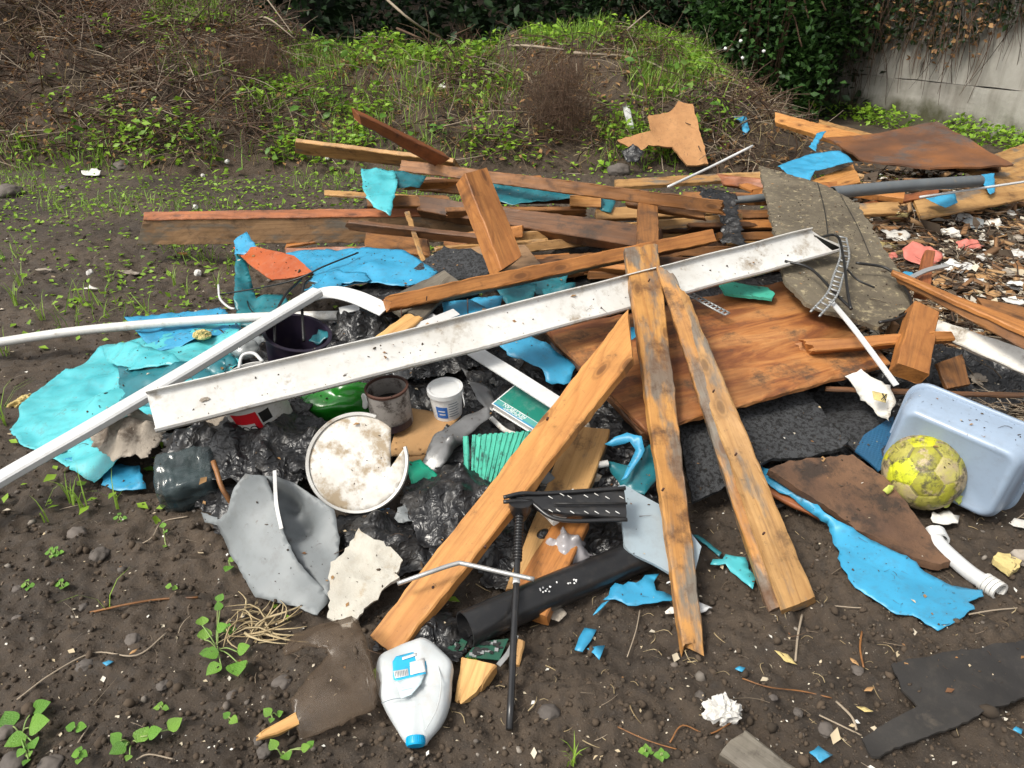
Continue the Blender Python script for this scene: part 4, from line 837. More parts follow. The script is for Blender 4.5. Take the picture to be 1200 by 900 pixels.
# mossy block at the front edge, rubber mat
plank([(838, 880, .03), (870, 852, .05), (940, 905, .045), (905, 925, .02)], .05, 'greywood', 'mossy grey wood chunk at the bottom front edge', rag=(.02, .02), name='wood_chunk', cat='wood')
sheet('rubber_mat', [(1042, 785, .012), (1120, 768, .02), (1205, 752, .03), (1290, 735, .03), (1260, 790, .02), (1205, 818, .012), (1110, 862, .012), (1020, 892, .01), (1008, 868, .012), (1045, 848, .012), (1072, 835, .014), (1055, 815, .014)], M['rubber'], .006, .012, .004, 6, .004, lab='torn black rubber mat lying on the soil at bottom right', cat='mat')

for i, (x0, y0, x1, y1, z, m_) in enumerate(((985, 178, 1100, 190, .40, 'dark'), (1040, 185, 1170, 198, .38, 'dark'), (1060, 170, 1150, 182, .44, 'brown'))):
    plank([(x0, y0, z), (x0, y0 + 9, z - .07), (x1, y1 + 9, z - .07), (x1, y1, z)], .06, m_, ['dark joist propping the left of the brown sheet', 'dark joist propping the front of the brown sheet', 'brown joist under the middle of the brown sheet'][i], name='joist', cat='joist')

tube('seam', [(958, 214, .585), (966, 245, .555), (972, 290, .512)], .0022, M['chipblack'], gb_, 5, 8); tube('seam', [(985, 228, .572), (1005, 265, .535), (1020, 300, .50)], .0016, M['chipblack'], gb_, 5, 8)
# ------------------------------------------------------------------ plastics and sheets
WPg = 'white plastic lengths in the heap'
# shallow white channel across the heap
path = [(178, 484, .345), (560, 389, .43), (972, 281, .565)]
ga, gb2 = WP(path[0]), WP(path[-1]); gup = (WP((176, 463, .38)) - WP((183, 505, .30))).normalized()
gn = (gb2 - ga).cross(gup); gn = -gn if gn.z < 0 else gn
w = .066; cprof = [(-w, .022), (-w + .004, .022), (-w + .0035, .003), (-w * .55, .0), (w * .55, 0.), (w - .0035, .003), (w - .004, .026), (w, .026), (w + .006, .020), (w + .002, -.004), (w * .6, -.005), (-w * .6, -.005), (-w - .002, -.004)]
ch = sweep('white_channel', [WP(p_) for p_ in path], cprof, M['upvc2'], None, up=gn, k=24, lab='long white plastic gutter channel lying diagonally over the heap', cat='gutter', group=WPg, warp=.004, cut=.05)
tr = .031; tprof = [(-tr * .8, -tr * .5), (tr * .8, -tr * .5), (tr, -tr * .3), (tr, tr * .3), (tr * .8, tr * .5), (-tr * .8, tr * .5), (-tr, tr * .3), (-tr, -tr * .3)]
sweep('white_downpipe', [(-60, 600, .10), (0, 562, .13), (180, 458, .275), (372, 342, .42)], tprof, M['upvc'], None, k=10, lab='square white downpipe running from lower left into the heap', cat='pipe', group=WPg, warp=.002)
tube('white_pipe', [(-60, 410, .09), (0, 401, .11), (90, 388, .14), (200, 378, .19), (300, 372, .25), (397, 370, .30)], .021, M['upvc2'], None, 16, 8, hollow=.003, lab='round dirty white pipe lying level at the left', cat='pipe', group=WPg)
def strip(name, pts, wd, th, m, lab, cat, group=None, up=Vector((0, -.35, 1)), parent=None, k=10):
    return sweep(name, pts, [(-wd, 0), (wd, 0), (wd, th), (-wd, th)], M[m], parent, up=up, k=k, lab=lab, cat=cat, group=group)
strip('white_trim', [(352, 352, .37), (385, 343, .40), (415, 348, .40), (452, 364, .385)], .035, .004, 'upvc', 'curved white trim strip left of the nailed joist end', 'trim', WPg)
strip('white_trim', [(500, 372, .36), (545, 405, .335), (600, 440, .30), (655, 475, .255)], .030, .005, 'upvc', 'straight white trim strip running under the channel to the pine plank', 'trim', WPg)
strip('white_trim', [(398, 365, .33), (420, 360, .34), (428, 355, .345)], .022, .004, 'upvc', 'short white trim piece below the curved one', 'trim', WPg)
strip('white_trim', [(478, 388, .36), (505, 378, .37), (535, 366, .38)], .022, .004, 'upvc', 'short white strip tucked behind the splintered slat', 'trim', WPg)
tube('thin_white_tube', [(783, 219, .55), (830, 197, .60), (882, 171, .70)], .008, M['upvc'], None, 10, 6, lab='thin white tube sticking up at the top right of the heap', cat='tube', group=WPg)
tube('thin_white_tube', [(1078, 231, .42), (1140, 222, .42), (1215, 211, .44)], .008, M['upvc'], None, 10, 6, lab='thin white conduit beneath the grey pipe at right', cat='tube', group=WPg)
tube('grey_pipe', [(975, 226, .50), (1060, 218, .49), (1148, 212, .47)], .036, M['greypipe'], None, 20, 8, hollow=.004, lab='thick grey plastic pipe at the right rear of the heap', cat='pipe')
tube('grey_pipe', [(842, 236, .45), (880, 233, .47), (905, 230, .48)], .022, M['greypipe'], None, 16, 6, hollow=.003, lab='short thinner grey pipe behind the black bag', cat='pipe')
bp = tube('black_pipe', [(545, 738, .06), (650, 692, .055), (762, 646, .05)], .047, M['black'], None, 28, 8, hollow=.004, lab='thick glossy black pipe lying at the front of the heap', cat='pipe')
for i in range(16):
    a = R.uniform(0, 1); c = at(635 + 40 * a + R.uniform(-6, 6), 694 - 14 * a + R.uniform(-4, 4), .101)
    v, f = ico(0); mobj('paint_fleck', [p_ * R.uniform(.002, .0035) for p_ in v], f, M['white'], bp, Matrix.Translation(c))
# white pipe fitting lower right
wp_ = empty('waste_pipe', G(1130, 665), 'white waste pipe with ribbed end below the yellow ball', 'pipe')
tube('pipe', [(1092, 622, .05), (1102, 640, .045), (1135, 670, .035), (1160, 686, .032)], .022, M['upvc'], wp_, 18, 8, hollow=.003)
tube('collar', [(1096, 624, .049), (1101, 634, .047)], .028, M['upvc'], wp_, 18, 2, hollow=.006)
for i in range(4):
    u = i * .23; tube('ribbed_nut', [at(1153 + 22 * u, 681 + 14 * u, .032), at(1157 + 22 * u, 684 + 14 * u, .032)], .027, M['upvc2'], wp_, 18, 2, hollow=.006)
# tarps and blue facing
BL = 'blue and teal sheeting in the heap'
def blue(name, pts, lab, m='blue', cat='sheeting', **k):
    k.setdefault('thick', .0025); k.setdefault('crk', .005); k.setdefault('cks', 10.); return sheet(name, pts, M[m], lab=lab, cat=cat, group=BL, **k)
blue('teal_tarpaulin', [(13, 505, .03), (30, 470, .06), (70, 438, .09), (118, 408, .11), (170, 395, .13), (240, 372, .16), (282, 375, .18), (282, 430, .20), (215, 470, .18), (160, 520, .13), (108, 562, .04), (70, 545, .03), (25, 525, .02)], 'large teal tarpaulin spread at the left under the white downpipe', 'teal', 'tarpaulin', wr=.014, wsc=5, res=.012, crk=.014, cks=5, ctrl=((120, 470, .12), (200, 430, .17)))
blue('tarpaulin_fold', [(118, 405, .13), (155, 400, .19), (205, 415, .22), (215, 428, .20), (150, 432, .17), (125, 425, .12)], 'raised greenish fold of tarpaulin above the downpipe', 'teal', 'tarpaulin', wr=.012)
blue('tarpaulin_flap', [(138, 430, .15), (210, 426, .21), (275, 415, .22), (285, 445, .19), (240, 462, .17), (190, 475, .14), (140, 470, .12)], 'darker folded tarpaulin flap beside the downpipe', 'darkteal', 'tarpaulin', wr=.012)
blue('blue_sheet', [(146, 372, .12), (215, 366, .14), (262, 362, .17), (284, 385, .19), (230, 398, .18), (180, 412, .15)], 'blue sheet lying behind the round white pipe', wr=.012)
blue('blue_scrap', [(118, 545, .03), (165, 545, .05), (172, 572, .02), (140, 580, .012), (122, 570, .012)], 'torn blue scrap beneath the dirty cloth', wr=.012, jag=.01)
blue('blue_scrap', [(75, 545, .02), (118, 522, .05), (118, 540, .04), (100, 548, .02)], 'small blue corner below the downpipe', wr=.008)
blue('blue_sheet', [(358, 330, .33), (392, 305, .37), (425, 290, .40), (470, 292, .40), (513, 318, .37), (505, 330, .355), (470, 335, .35), (425, 330, .35), (395, 338, .33)], 'bright blue sheet lying on the left of the heap', wr=.007, ctrl=((440, 310, .39),))
blue('blue_sheet', [(325, 300, .25), (350, 293, .28), (420, 292, .31), (425, 310, .29), (375, 325, .27)], 'blue sheet half hidden by the orange panel', wr=.01)
blue('blue_sheet', [(355, 342, .35), (385, 318, .37), (430, 318, .38), (430, 330, .36), (400, 332, .35), (392, 345, .33), (375, 338, .34)], 'ragged blue flap over the white trim', wr=.012, jag=.012)
blue('blue_scrap', [(274, 282, .33), (288, 270, .37), (300, 288, .33), (290, 300, .29), (275, 298, .29)], 'blue corner peeking above the orange panel', wr=.008)
blue('blue_sheet', [(277, 298, .27), (290, 310, .24), (300, 350, .16), (330, 340, .20), (345, 365, .14), (310, 385, .10), (278, 382, .10), (274, 340, .2)], 'dark teal sheet hanging under the orange panel', 'darkteal', wr=.02)
blue('blue_scrap', [(423, 197, .60), (462, 200, .59), (466, 214, .56), (458, 252, .44), (442, 245, .46), (430, 232, .5), (424, 216, .55)], 'torn turquoise scrap hanging from the cladding board', 'teal', wr=.012, jag=.007)
blue('blue_scrap', [(462, 200, .58), (500, 205, .56), (492, 220, .51), (466, 220, .52)], 'dirty teal rag behind the hanging turquoise scrap', 'darkteal', wr=.012)
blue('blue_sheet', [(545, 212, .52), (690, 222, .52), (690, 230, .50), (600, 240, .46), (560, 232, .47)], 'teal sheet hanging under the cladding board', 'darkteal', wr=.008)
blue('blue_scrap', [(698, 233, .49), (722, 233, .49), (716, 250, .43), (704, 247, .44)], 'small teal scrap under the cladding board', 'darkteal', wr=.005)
blue('blue_sheet', [(518, 355, .36), (552, 350, .37), (590, 372, .34), (560, 400, .30), (525, 385, .33)], 'small blue sheet in the gap under the long joist', wr=.008)
blue('blue_sheet', [(568, 392, .31), (612, 390, .32), (640, 400, .30), (674, 428, .25), (668, 448, .22), (640, 445, .23), (636, 432, .25), (600, 418, .27)], 'blue sheet showing beneath the white channel, right of centre', wr=.008, jag=.007)
for i, (x, y, s_) in enumerate(((560, 360, 30), (640, 330, 26), (690, 352, 30), (655, 345, 20), (735, 395, 18), (605, 345, 24))):
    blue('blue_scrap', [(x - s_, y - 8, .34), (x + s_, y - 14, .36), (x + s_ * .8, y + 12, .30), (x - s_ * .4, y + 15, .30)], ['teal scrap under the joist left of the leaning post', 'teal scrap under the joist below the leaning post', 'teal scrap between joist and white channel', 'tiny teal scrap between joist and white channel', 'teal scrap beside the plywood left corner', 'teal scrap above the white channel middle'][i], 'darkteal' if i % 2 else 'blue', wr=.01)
bribbon = blue('blue_ribbon', [(708, 520, .22), (735, 508, .25), (752, 512, .25), (756, 528, .22), (735, 560, .16), (728, 564, .15), (745, 528, .21), (738, 518, .23), (718, 524, .21)], 'curled blue strip in the gap left of the upright plank', wr=.006)
blue('blue_sheet', [(712, 540, .15), (738, 545, .16), (765, 520, .2), (770, 560, .14), (755, 580, .12), (728, 572, .12)], 'dark blue sheet in the gap behind the pale panel', 'darkteal', wr=.01)
blue('blue_scrap', [(707, 705, .02), (716, 692, .03), (765, 672, .05), (770, 690, .03), (792, 702, .02), (770, 712, .012), (745, 714, .012), (720, 704, .02)], 'torn blue scrap on the soil by the black pipe end', wr=.010, jag=.012)
blue('blue_scrap', [(694, 722, .012), (705, 708, .02), (714, 705, .02), (700, 720, .012)], 'narrow blue strip trailing on the soil', wr=.003)
blue('blue_scrap', [(672, 762, .012), (685, 735, .015), (700, 738, .015), (682, 766, .012)], 'small blue tatter on the soil, left', wr=.004)
blue('blue_scrap', [(688, 762, .010), (700, 757, .012), (710, 758, .012), (703, 775, .01)], 'tiny blue tatter on the soil, right', wr=.003)
blue('blue_scrap', [(834, 665, .02), (850, 650, .03), (872, 655, .03), (886, 680, .02), (880, 695, .012), (860, 678, .015), (850, 668, .012)], 'torn teal scrap between the two leaning planks', 'teal', wr=.008, jag=.012)
blue('blue_scrap', [(812, 628, .03), (818, 628, .03), (845, 648, .03), (842, 655, .02)], 'thin teal strand between the two leaning planks', 'darkteal', wr=.002, res=.01, jag=.002)
blue('blue_sheet', [(888, 543, .115), (920, 555, .12), (960, 592, .09), (968, 605, .08), (1000, 618, .07), (1060, 655, .05), (1110, 682, .035), (1150, 694, .02), (1150, 704, .015), (1132, 714, .012), (1138, 724, .01), (1096, 749, .006), (1076, 733, .012), (1068, 728, .012), (1050, 724, .014), (1000, 696, .015), (985, 670, .02), (982, 650, .03), (968, 615, .05), (930, 585, .08), (893, 563, .10)], 'long bright blue sheet trailing onto the soil at right front', wr=.012, wsc=5, res=.014, jag=.006)
blue('blue_sheet', [(912, 195, .46), (950, 180, .52), (985, 176, .55), (1000, 190, .50), (955, 200, .47), (948, 212, .42), (925, 206, .44)], 'bright blue facing sheet left of the brown sheet', wr=.010)
blue('blue_scrap', [(948, 172, .50), (958, 156, .55), (968, 154, .56), (958, 168, .51), (956, 178, .49)], 'curled blue strip poking up left of the brown sheet', wr=.004, res=.012)
blue('blue_scrap', [(1085, 232, .36), (1118, 225, .38), (1122, 238, .34), (1108, 243, .32)], 'blue scrap under the white conduit', wr=.008)
blue('blue_scrap', [(1150, 205, .40), (1165, 203, .41), (1166, 225, .35), (1160, 228, .34), (1152, 215, .38)], 'blue tatter hanging by the grey pipe mouth', wr=.005, res=.012)
blue('blue_scrap', [(948, 886, .01), (958, 876, .02), (975, 890, .01), (960, 898, .006)], 'small curled blue scrap at the bottom front', wr=.005, res=.01)
blue('blue_scrap', [B(856, 142, .06), B(872, 144, .08), B(876, 160, .08), B(870, 166, .06), B(866, 150, .07)], 'blue loop of plastic hanging on the right bank end', wr=.006, res=.02)
# small blue bits lying about
for i, (x, y) in enumerate(((128, 783), (866, 790), (1165, 312), (1055, 330), (1190, 862))):
    b = G(x, y, .004); sheet('blue_bit', [b + Vector((-.012, 0, 0)), b + Vector((.0, .008, .004)), b + Vector((.014, .003, 0)), b + Vector((.002, -.009, .003))], M['blue'], .002, .006, .002, 20, .001, lab=['tiny blue chip on the soil at lower left', 'tiny blue chip on the soil right of the upright plank', 'small blue chip among the litter at right', 'small blue chip beside the grey board', 'dark blue chip below the rubber mat'][i], cat='plastic chip')
# ------------------------------------------------------------------ containers, bags, household rubbish
UP = Vector((0, 0, 1))
def frame_up(o, up, x=Vector((1, 0, 0))): return frame(o, (x - up.normalized() * x.dot(up.normalized())), up)
def wrapped(name, r, z0, z1, a0, a1, m, parent, Mx, off=.0008, seg=10):
    """print wrapped on a round pot"""
    V = []; Fc = []
    for i in range(seg + 1):
        a = a0 + (a1 - a0) * i / seg
        rr0 = r(z0) + off; rr1 = r(z1) + off
        V += [Vector((rr0 * math.cos(a), rr0 * math.sin(a), z0)), Vector((rr1 * math.cos(a), rr1 * math.sin(a), z1))]
        if i: Fc.append((2 * i - 2, 2 * i, 2 * i + 1, 2 * i - 1))
    return mobj(name, V, Fc, m, parent, Mx)
def bagsheet(c, rx, ry, up, lab, m='bin', name='bin_bag', n=14, crk=.011, res=.0075, tilt=.25, cks=13):
    b = WP(c); rim = []
    for i in range(n):
        a = 2 * math.pi * i / n; k = R.uniform(.8, 1.15); rim.append(b + Vector((math.cos(a) * rx * k, math.sin(a) * ry * k, math.sin(a) * ry * tilt - .01)))
    tops = [b + Vector((math.cos(t) * rx * .45, math.sin(t) * ry * .45, up * R.uniform(.7, 1.1) + math.sin(t) * ry * tilt)) for t in (0, 1.6, 3.1, 4.7)] + [b + Vector((0, 0, up))]
    return sheet(name, rim, M[m], .0015, res, .006, 6, .012, ctrl=tops, lab=lab, cat='bag', group=BG if m == 'bin' else None, crk=crk, cks=cks, smooth=True)
BG = 'black bags in the heap'
def text(name, s, size, m, parent, Mx, ex=.0004):
    cu = bpy.data.curves.new('t', 'FONT'); cu.body = s; cu.size = size; cu.align_x = 'CENTER'; cu.align_y = 'CENTER'; cu.extrude = ex
    to = bpy.data.objects.new('t', cu); me = bpy.data.meshes.new_from_object(to); bpy.data.objects.remove(to)
    me.materials.clear(); me.materials.append(m); return put(bpy.data.objects.new(name, me), parent, Mx)

# big round lid with a missing wedge
lc = WP((419, 542, .20)); ln = (Vector((.06, -.80, .60))).normalized()
lid = empty('bucket_lid', lc, 'large round paint-stained white lid with a wedge broken out', 'lid')
LM = frame_up(lc, ln, Vector((1, 0, 0)))
lr = .157
cpts = [LM @ Vector((lr * .93 * math.cos(math.radians(t)), lr * .93 * math.sin(math.radians(t)), 0)) for t in range(47, 382, 6)] + [LM @ Vector((lr * .64, -lr * .10, 0))]
sheet('disc', cpts, M['lid'], .004, .012, .0015, 8, .0006, parent=lid, drape=False)
lathe('rim', [(lr * .925, -.006), (lr * .935, .006), (lr * .985, .008), (lr, .004), (lr, -.018), (lr * .985, -.020), (lr * .98, .0)], M['upvc2'], LM, lid, 64, .0012, arc=(math.radians(70), math.radians(379)))
# paint tin
tb = WP((460, 494, .16)); tup = Vector((-.06, -.10, 1)); TM = frame_up(tb, tup); th = .142; trr = .072
tin = empty('paint_tin', tb, 'open paint tin streaked with grey and dark paint', 'tin')
lathe('can', [(0, 0), (trr, 0), (trr, th), (trr * .96, th), (trr * .96, .01), (0, .01)], M['tin'], TM, tin, 40, .002)
lathe('rim', [(trr * .93, th - .004), (trr * 1.03, th - .004), (trr * 1.04, th + .004), (trr * .94, th + .006)], M['rust'], TM, tin, 40, .001)
lathe('paint_residue', [(0, .07), (trr * .95, .075), (trr * .95, .06), (0, .06)], M['chipblack'], TM, tin, 32, .003)
wrapped('blue_drip', lambda z: trr, .0, .028, -1.5, -.25, M['purple'], tin, TM, .002)
lathe('handle_ear', [(0, 0), (.026, 0), (.028, .004), (.024, .007), (0, .005)], M['upvc2'], frame(WP((428, 470, .22)), Vector((0, .3, 1)), Vector((-.8, -.6, .1))), tin, 20)
# small white tub with blue label
sb = WP((525, 484, .165)); SM = frame_up(sb, Vector((-.05, -.14, 1))); sh_ = .105
rf = lambda z: .050 + .009 * z / sh_
pot = empty('plastic_pot', sb, 'small white plastic pot with blue label and lid', 'pot')
lathe('pot_body', [(0, 0), (rf(0), 0), (rf(sh_), sh_), (rf(sh_) - .002, sh_), (rf(0) - .003, .004), (0, .004)], M['white'], SM, pot, 40)
lathe('lid', [(0, sh_ + .003), (.05, sh_ + .004), (.056, sh_ + .008), (.063, sh_ + .008), (.064, sh_ - .008), (.061, sh_ - .008), (.060, sh_ + .002), (0, sh_)], M['upvc'], SM, pot, 40)
wrapped('label_blue', rf, .015, .065, -2.2, -1.45, M['printblue'], pot, SM)
for i in range(6): wrapped('label_print', rf, .020 + i * .011, .0235 + i * .011, -1.35, -.65 - .1 * (i % 2), M['printgrey'], pot, SM)
for i in range(2): wrapped('label_print', rf, .03 + i * .014, .035 + i * .014, -2.0 - .05 * i, -1.6, M['white'], pot, SM, .0014)
tube('handle', [SM @ Vector((.06, -.02, sh_)), SM @ Vector((.067, -.045, .07)), SM @ Vector((.062, -.03, .045))], .0022, M['upvc'], pot, 6, 5)
# white bucket lying behind the bag, red label
wb_ = WP((312, 494, .18)); BM = frame_up(wb_, Vector((-.2, -.25, 1))); br_ = lambda z: .095 + .012 * z / .18
bk = empty('white_bucket', wb_, 'white bucket with red printed label half hidden under the channel', 'bucket')
lathe('bucket_body', [(0, 0), (br_(0), 0), (br_(.18), .18), (br_(.18) - .003, .18), (br_(0) - .003, .004), (0, .004)], M['upvc2'], BM, bk, 48)
wrapped('label_red', br_, .055, .13, -2.0, -1.15, M['printred'], bk, BM)
wrapped('label_white', br_, .040, .085, -2.15, -1.35, M['paper'], bk, BM, .0016)
for i in range(3): lathe('printed_ring', [(.010, 0), (.0135, 0), (.0135, .001), (.010, .001)], M['chipblack'], BM @ Matrix.Rotation(-2.0 + i * .28, 4, 'Z') @ Matrix.Translation((br_(.06) + .002, 0, .062)) @ Matrix.Rotation(math.pi / 2, 4, 'Y'), bk, 16)
wrapped('label_black', br_, .075, .12, -1.1, -.75, M['chipblack'], bk, BM)
tube('bail_handle', [(280, 432, .36), (284, 417, .39), (297, 414, .40), (308, 424, .385)], .006, M['upvc'], bk, 8, 6)
# black bucket with dark purple rim and cables
pbk = empty('purple_bucket', WP((335, 410, .2)), 'dark purple bucket rim behind the white channel', 'bucket')
PM = frame_up(WP((345, 425, .16)), Vector((.25, -.15, 1)))
lathe('bucket_body', [(0, 0), (.10, 0), (.125, .14), (.135, .145), (.135, .15), (.12, .15), (.097, .005), (0, .005)], M['purple'], PM, pbk, 40)
# green plastic
crumple('green_bottle', (405, 468, .20), (.16, .07, .06), M['greenplastic'], .12, 1.2, 4, smooth=True, lab='shiny bright green plastic under the white channel', cat='plastic', n=Vector((0, -.4, 1)))
crumple('clear_tub', (285, 408, .25), (.065, .045, .04), M['cup'], .10, 1.4, 3, smooth=True, lab='clear dirty plastic tub beside the downpipe', cat='tub')
# bin bags
BG = 'black bags in the heap'
bagsheet((318, 522, .17), 0.312, 0.176, 0.085, 'crumpled black bin bag in front of the white channel')
bagsheet((230, 520, .16), 0.125, 0.095, 0.060, 'gathered neck of black bag over the clear canister')
bagsheet((440, 640, .05), 0.170, 0.140, 0.045, 'shredded black bag under the round lid and white board')
bagsheet((425, 385, .27), 0.150, 0.108, 0.080, 'smooth dark bag below the curved white trim')
bagsheet((500, 420, .20), 0.250, 0.108, 0.075, 'black bag in the shade behind the paint tin')
bagsheet((300, 590, .07), 0.175, 0.121, 0.060, 'black bag scraps behind the grey vinyl')
bagsheet((540, 590, .10), 0.175, 0.162, 0.070, 'black bag in the gap left of the pine plank')
bagsheet((500, 745, .02), 0.125, 0.095, 0.030, 'dark film under the circuit board')
bagsheet((610, 640, .06), 0.150, 0.135, 0.050, 'black bag under the wet orange timber')
sheet('black_film', [(815, 218, .60), (862, 226, .58), (868, 262, .5), (872, 288, .44), (845, 285, .44), (848, 262, .49), (830, 240, .55)], M['bin'], .002, .010, .014, 11, .016, crk=.007, lab='torn black film hanging over the plank ends', cat='film', group=BG)
sheet('black_film', [(480, 318, .37), (520, 290, .40), (560, 295, .40), (600, 305, .38), (570, 325, .35), (510, 332, .35)], M['foam'], .003, .02, .015, 9, .01, lab='black rubbery scrap left of the leaning post foot', cat='film', group=BG)
sheet('black_film', [(400, 335, .31), (470, 328, .34), (510, 345, .31), (470, 365, .29), (415, 352, .30)], M['bin'], .003, .02, .015, 9, .01, lab='black film and cable tangle under the blue sheet', cat='film', group=BG)
sheet('shade_filler', [(500, 520, .14), (650, 400, .22), (760, 520, .12), (800, 640, .05), (660, 680, .03), (540, 640, .04)], M['bin'], .003, .018, .02, 6, .01, crk=.018, smooth=False, lab='black filler sheet added as shade in the hollow under the planks', cat='film', group=BG)  # black filler sheets stand in for the deep shade inside the heap
sheet('shade_filler', [(200, 470, .10), (330, 380, .16), (560, 340, .22), (620, 420, .16), (520, 520, .08), (300, 560, .04)], M['bin'], .003, .018, .02, 6, .01, crk=.018, smooth=False, lab='black filler sheet added as shade beneath the pots and bags', cat='film', group=BG)
sheet('shade_filler', [(560, 330, .24), (760, 250, .34), (900, 260, .34), (960, 320, .28), (840, 350, .24), (640, 372, .22)], M['bin'], .003, .04, .03, 6, .01, lab='black filler sheet added as shade between the stacked planks', cat='film', group=BG)
sheet('shade_filler', [(820, 520, .06), (960, 440, .15), (1100, 400, .22), (1210, 430, .2), (1200, 470, .14), (1040, 560, .05), (900, 600, .03)], M['bin'], .003, .018, .02, 6, .01, crk=.018, smooth=False, lab='black filler sheet added as shade in the gap behind the tub', cat='film', group=BG)
bagsheet((660, 648, .07), .085, .075, .06, 'crumpled clear polythene bag under the black bracket', 'bag', 'clear_bag', crk=.012)
# clear canister lying at left
cc = WP((222, 562, .085)); CXv = (WP((262, 545, .10)) - WP((185, 560, .09)))
can = empty('clear_canister', cc, 'dark clear plastic canister lying on the soil at left', 'canister')
def boxy(name, hx, hy, hz, rnd, m, Mx, parent, n=10, wob=.003, ribs=0):
    """a box with well rounded edges"""
    v, f = ico(4); out = []; sd = seed()
    for p_ in v:
        k = rnd; q = Vector(tuple(math.copysign(abs(c) ** k, c) for c in p_)); mx = max(abs(c) for c in q); s_ = 1 / ((abs(q.x) ** 8 + abs(q.y) ** 8 + abs(q.z) ** 8) ** (1 / 8)); q = q * s_
        rb = 1 - ribs * (.5 + .5 * math.cos(q.x * 26))
        out.append(Vector((q.x * hx, q.y * hy * rb, q.z * hz * rb)) + noise.noise_vector(q * 2 + Vector((sd, 0, 0))) * wob)
    return mobj(name, out, f, m, parent, Mx, smooth=True)
boxy('canister_body', .092, .078, .078, .8, M['clearblue'], frame(cc, CXv, Vector((-.1, -.5, 1))), can, wob=.010, ribs=.03)
boxy('water_inside', .078, .064, .045, .8, surf('murky_water', (.02, .045, .055), amt=.1, rough=.1), frame(cc - Vector((0, 0, .022)), CXv, UP), can, wob=.006)
tube('stick', [(250, 540, .19), (262, 575, .13), (280, 600, .05)], .008, M['brown'], None, 8, 6, lab='brown stick leaning on the clear canister', cat='stick', rough=.002)
# dirty cloth and insulation
tag(bagsheet((155, 510, .15), .13, .11, .07, 'dirty beige matted cloth under the downpipe end', 'cloth', 'dirty_cloth', crk=.010), cat='cloth')
tag(bagsheet((262, 495, .15), .12, .06, .05, 'pale dirty cloth beneath the white channel', 'cloth', 'dirty_cloth', crk=.010), cat='cloth')
crumple('insulation_foam', (28, 470, .03), (.05, .022, .018), M['yellowfoam'], .3, 2.5, 4, x=Vector((.6, .8, 0)), lab='yellow foam scrap at the tarpaulin edge', cat='foam')
crumple('insulation_foam', (237, 392, .20), (.032, .025, .02), M['yellowfoam'], .3, 2.5, 4, lab='yellow foam lump on the blue sheet behind the downpipe', cat='foam')
# grey vinyl sheet
gv = empty('grey_vinyl', G(320, 690), 'curled and folded grey vinyl sheet at the left front of the heap', 'vinyl')
sheet('outer_fold', [(254, 612, .10), (268, 600, .16), (276, 572, .22), (288, 556, .25), (312, 558, .235), (322, 585, .19), (330, 620, .15), (345, 655, .10), (378, 690, .05), (386, 702, .03), (372, 724, .012), (345, 712, .015), (300, 700, .02), (288, 680, .03), (268, 645, .05)], M['grey'], .003, .012, .010, 4, .003, parent=gv, crk=.004, cks=8)
sheet('inner_fold', [(312, 558, .235), (345, 566, .20), (392, 598, .15), (398, 630, .10), (394, 665, .06), (386, 700, .03), (345, 655, .07), (330, 620, .10), (322, 585, .15)], M['grey'], .003, .012, .012, 5, .003, parent=gv, ctrl=((362, 625, .06), (350, 600, .09)), crk=.004, cks=8)
strip('stiffening_rod', [(322, 552, .25), (324, 590, .20), (330, 620, .155)], .005, .004, 'metal', None, None, parent=gv)
sheet('grey_vinyl', [(236, 600, .06), (254, 606, .08), (256, 616, .07), (240, 612, .05)], M['grey'], .003, .01, .004, 8, .002, lab='small grey vinyl corner by the canister', cat='vinyl')
sheet('paper_scrap', [(358, 672, .035), (386, 682, .03), (384, 700, .025), (364, 690, .03)], surf('pinkish_paper', (.60, .47, .45), amt=.2, rough=.8), .002, .01, .004, 9, .003, lab='pinkish paper scrap on the grey vinyl', cat='paper')
# crumpled white board, front
sheet('white_board', [(384, 700, .06), (388, 665, .09), (412, 636, .12), (420, 622, .14), (440, 632, .13), (458, 640, .12), (471, 655, .10), (462, 680, .08), (440, 700, .06), (416, 728, .04), (410, 738, .03), (384, 724, .03)], M['plaster'], .010, .010, .012, 9, .008, lab='crumpled torn white board beside the pine plank foot', cat='board')
# cardboard, silver sheet, green things
sheet('cardboard', [(458, 535, .11), (462, 505, .14), (480, 478, .17), (540, 488, .165), (520, 510, .14), (500, 532, .11)], M['card'], .004, .02, .006, 4, .004, lab='wet brown cardboard under the pots', cat='cardboard')
sheet('cardboard', [(470, 540, .10), (505, 508, .13), (516, 512, .125), (490, 548, .095)], M['card'], .004, .02, .004, 4, .003, lab='folded cardboard flap beside the silver sheet', cat='cardboard')
sv = sheet('silver_sheet', [(490, 545, .13), (510, 512, .17), (545, 488, .20), (572, 474, .22), (575, 488, .20), (548, 510, .17), (530, 535, .14), (512, 552, .115)], M['silver'], .002, .014, .020, 4, .003, lab='folded silver-grey plastic sheet beside the small pot', cat='sheet', ctrl=((530, 512, .21),))
sheet('silver_sheet', [(488, 548, .10), (520, 530, .115), (545, 545, .10), (530, 575, .07), (500, 572, .075)], M['silver'], .002, .014, .014, 6, .004, lab='dark underside of the folded silver sheet', cat='sheet')
sheet('silver_sheet', [(540, 430, .20), (575, 455, .185), (585, 490, .15), (560, 470, .17)], M['silver'], .002, .02, .01, 6, .004, lab='grey film strip behind the small pot', cat='sheet')
sheet('emerald_plastic', [(478, 540, .13), (492, 538, .135), (520, 562, .11), (533, 580, .09), (505, 580, .09), (484, 578, .09), (480, 560, .11)], M['greencloth'], .002, .012, .010, 6, .003, lab='emerald green plastic scrap right of the round lid', cat='plastic')
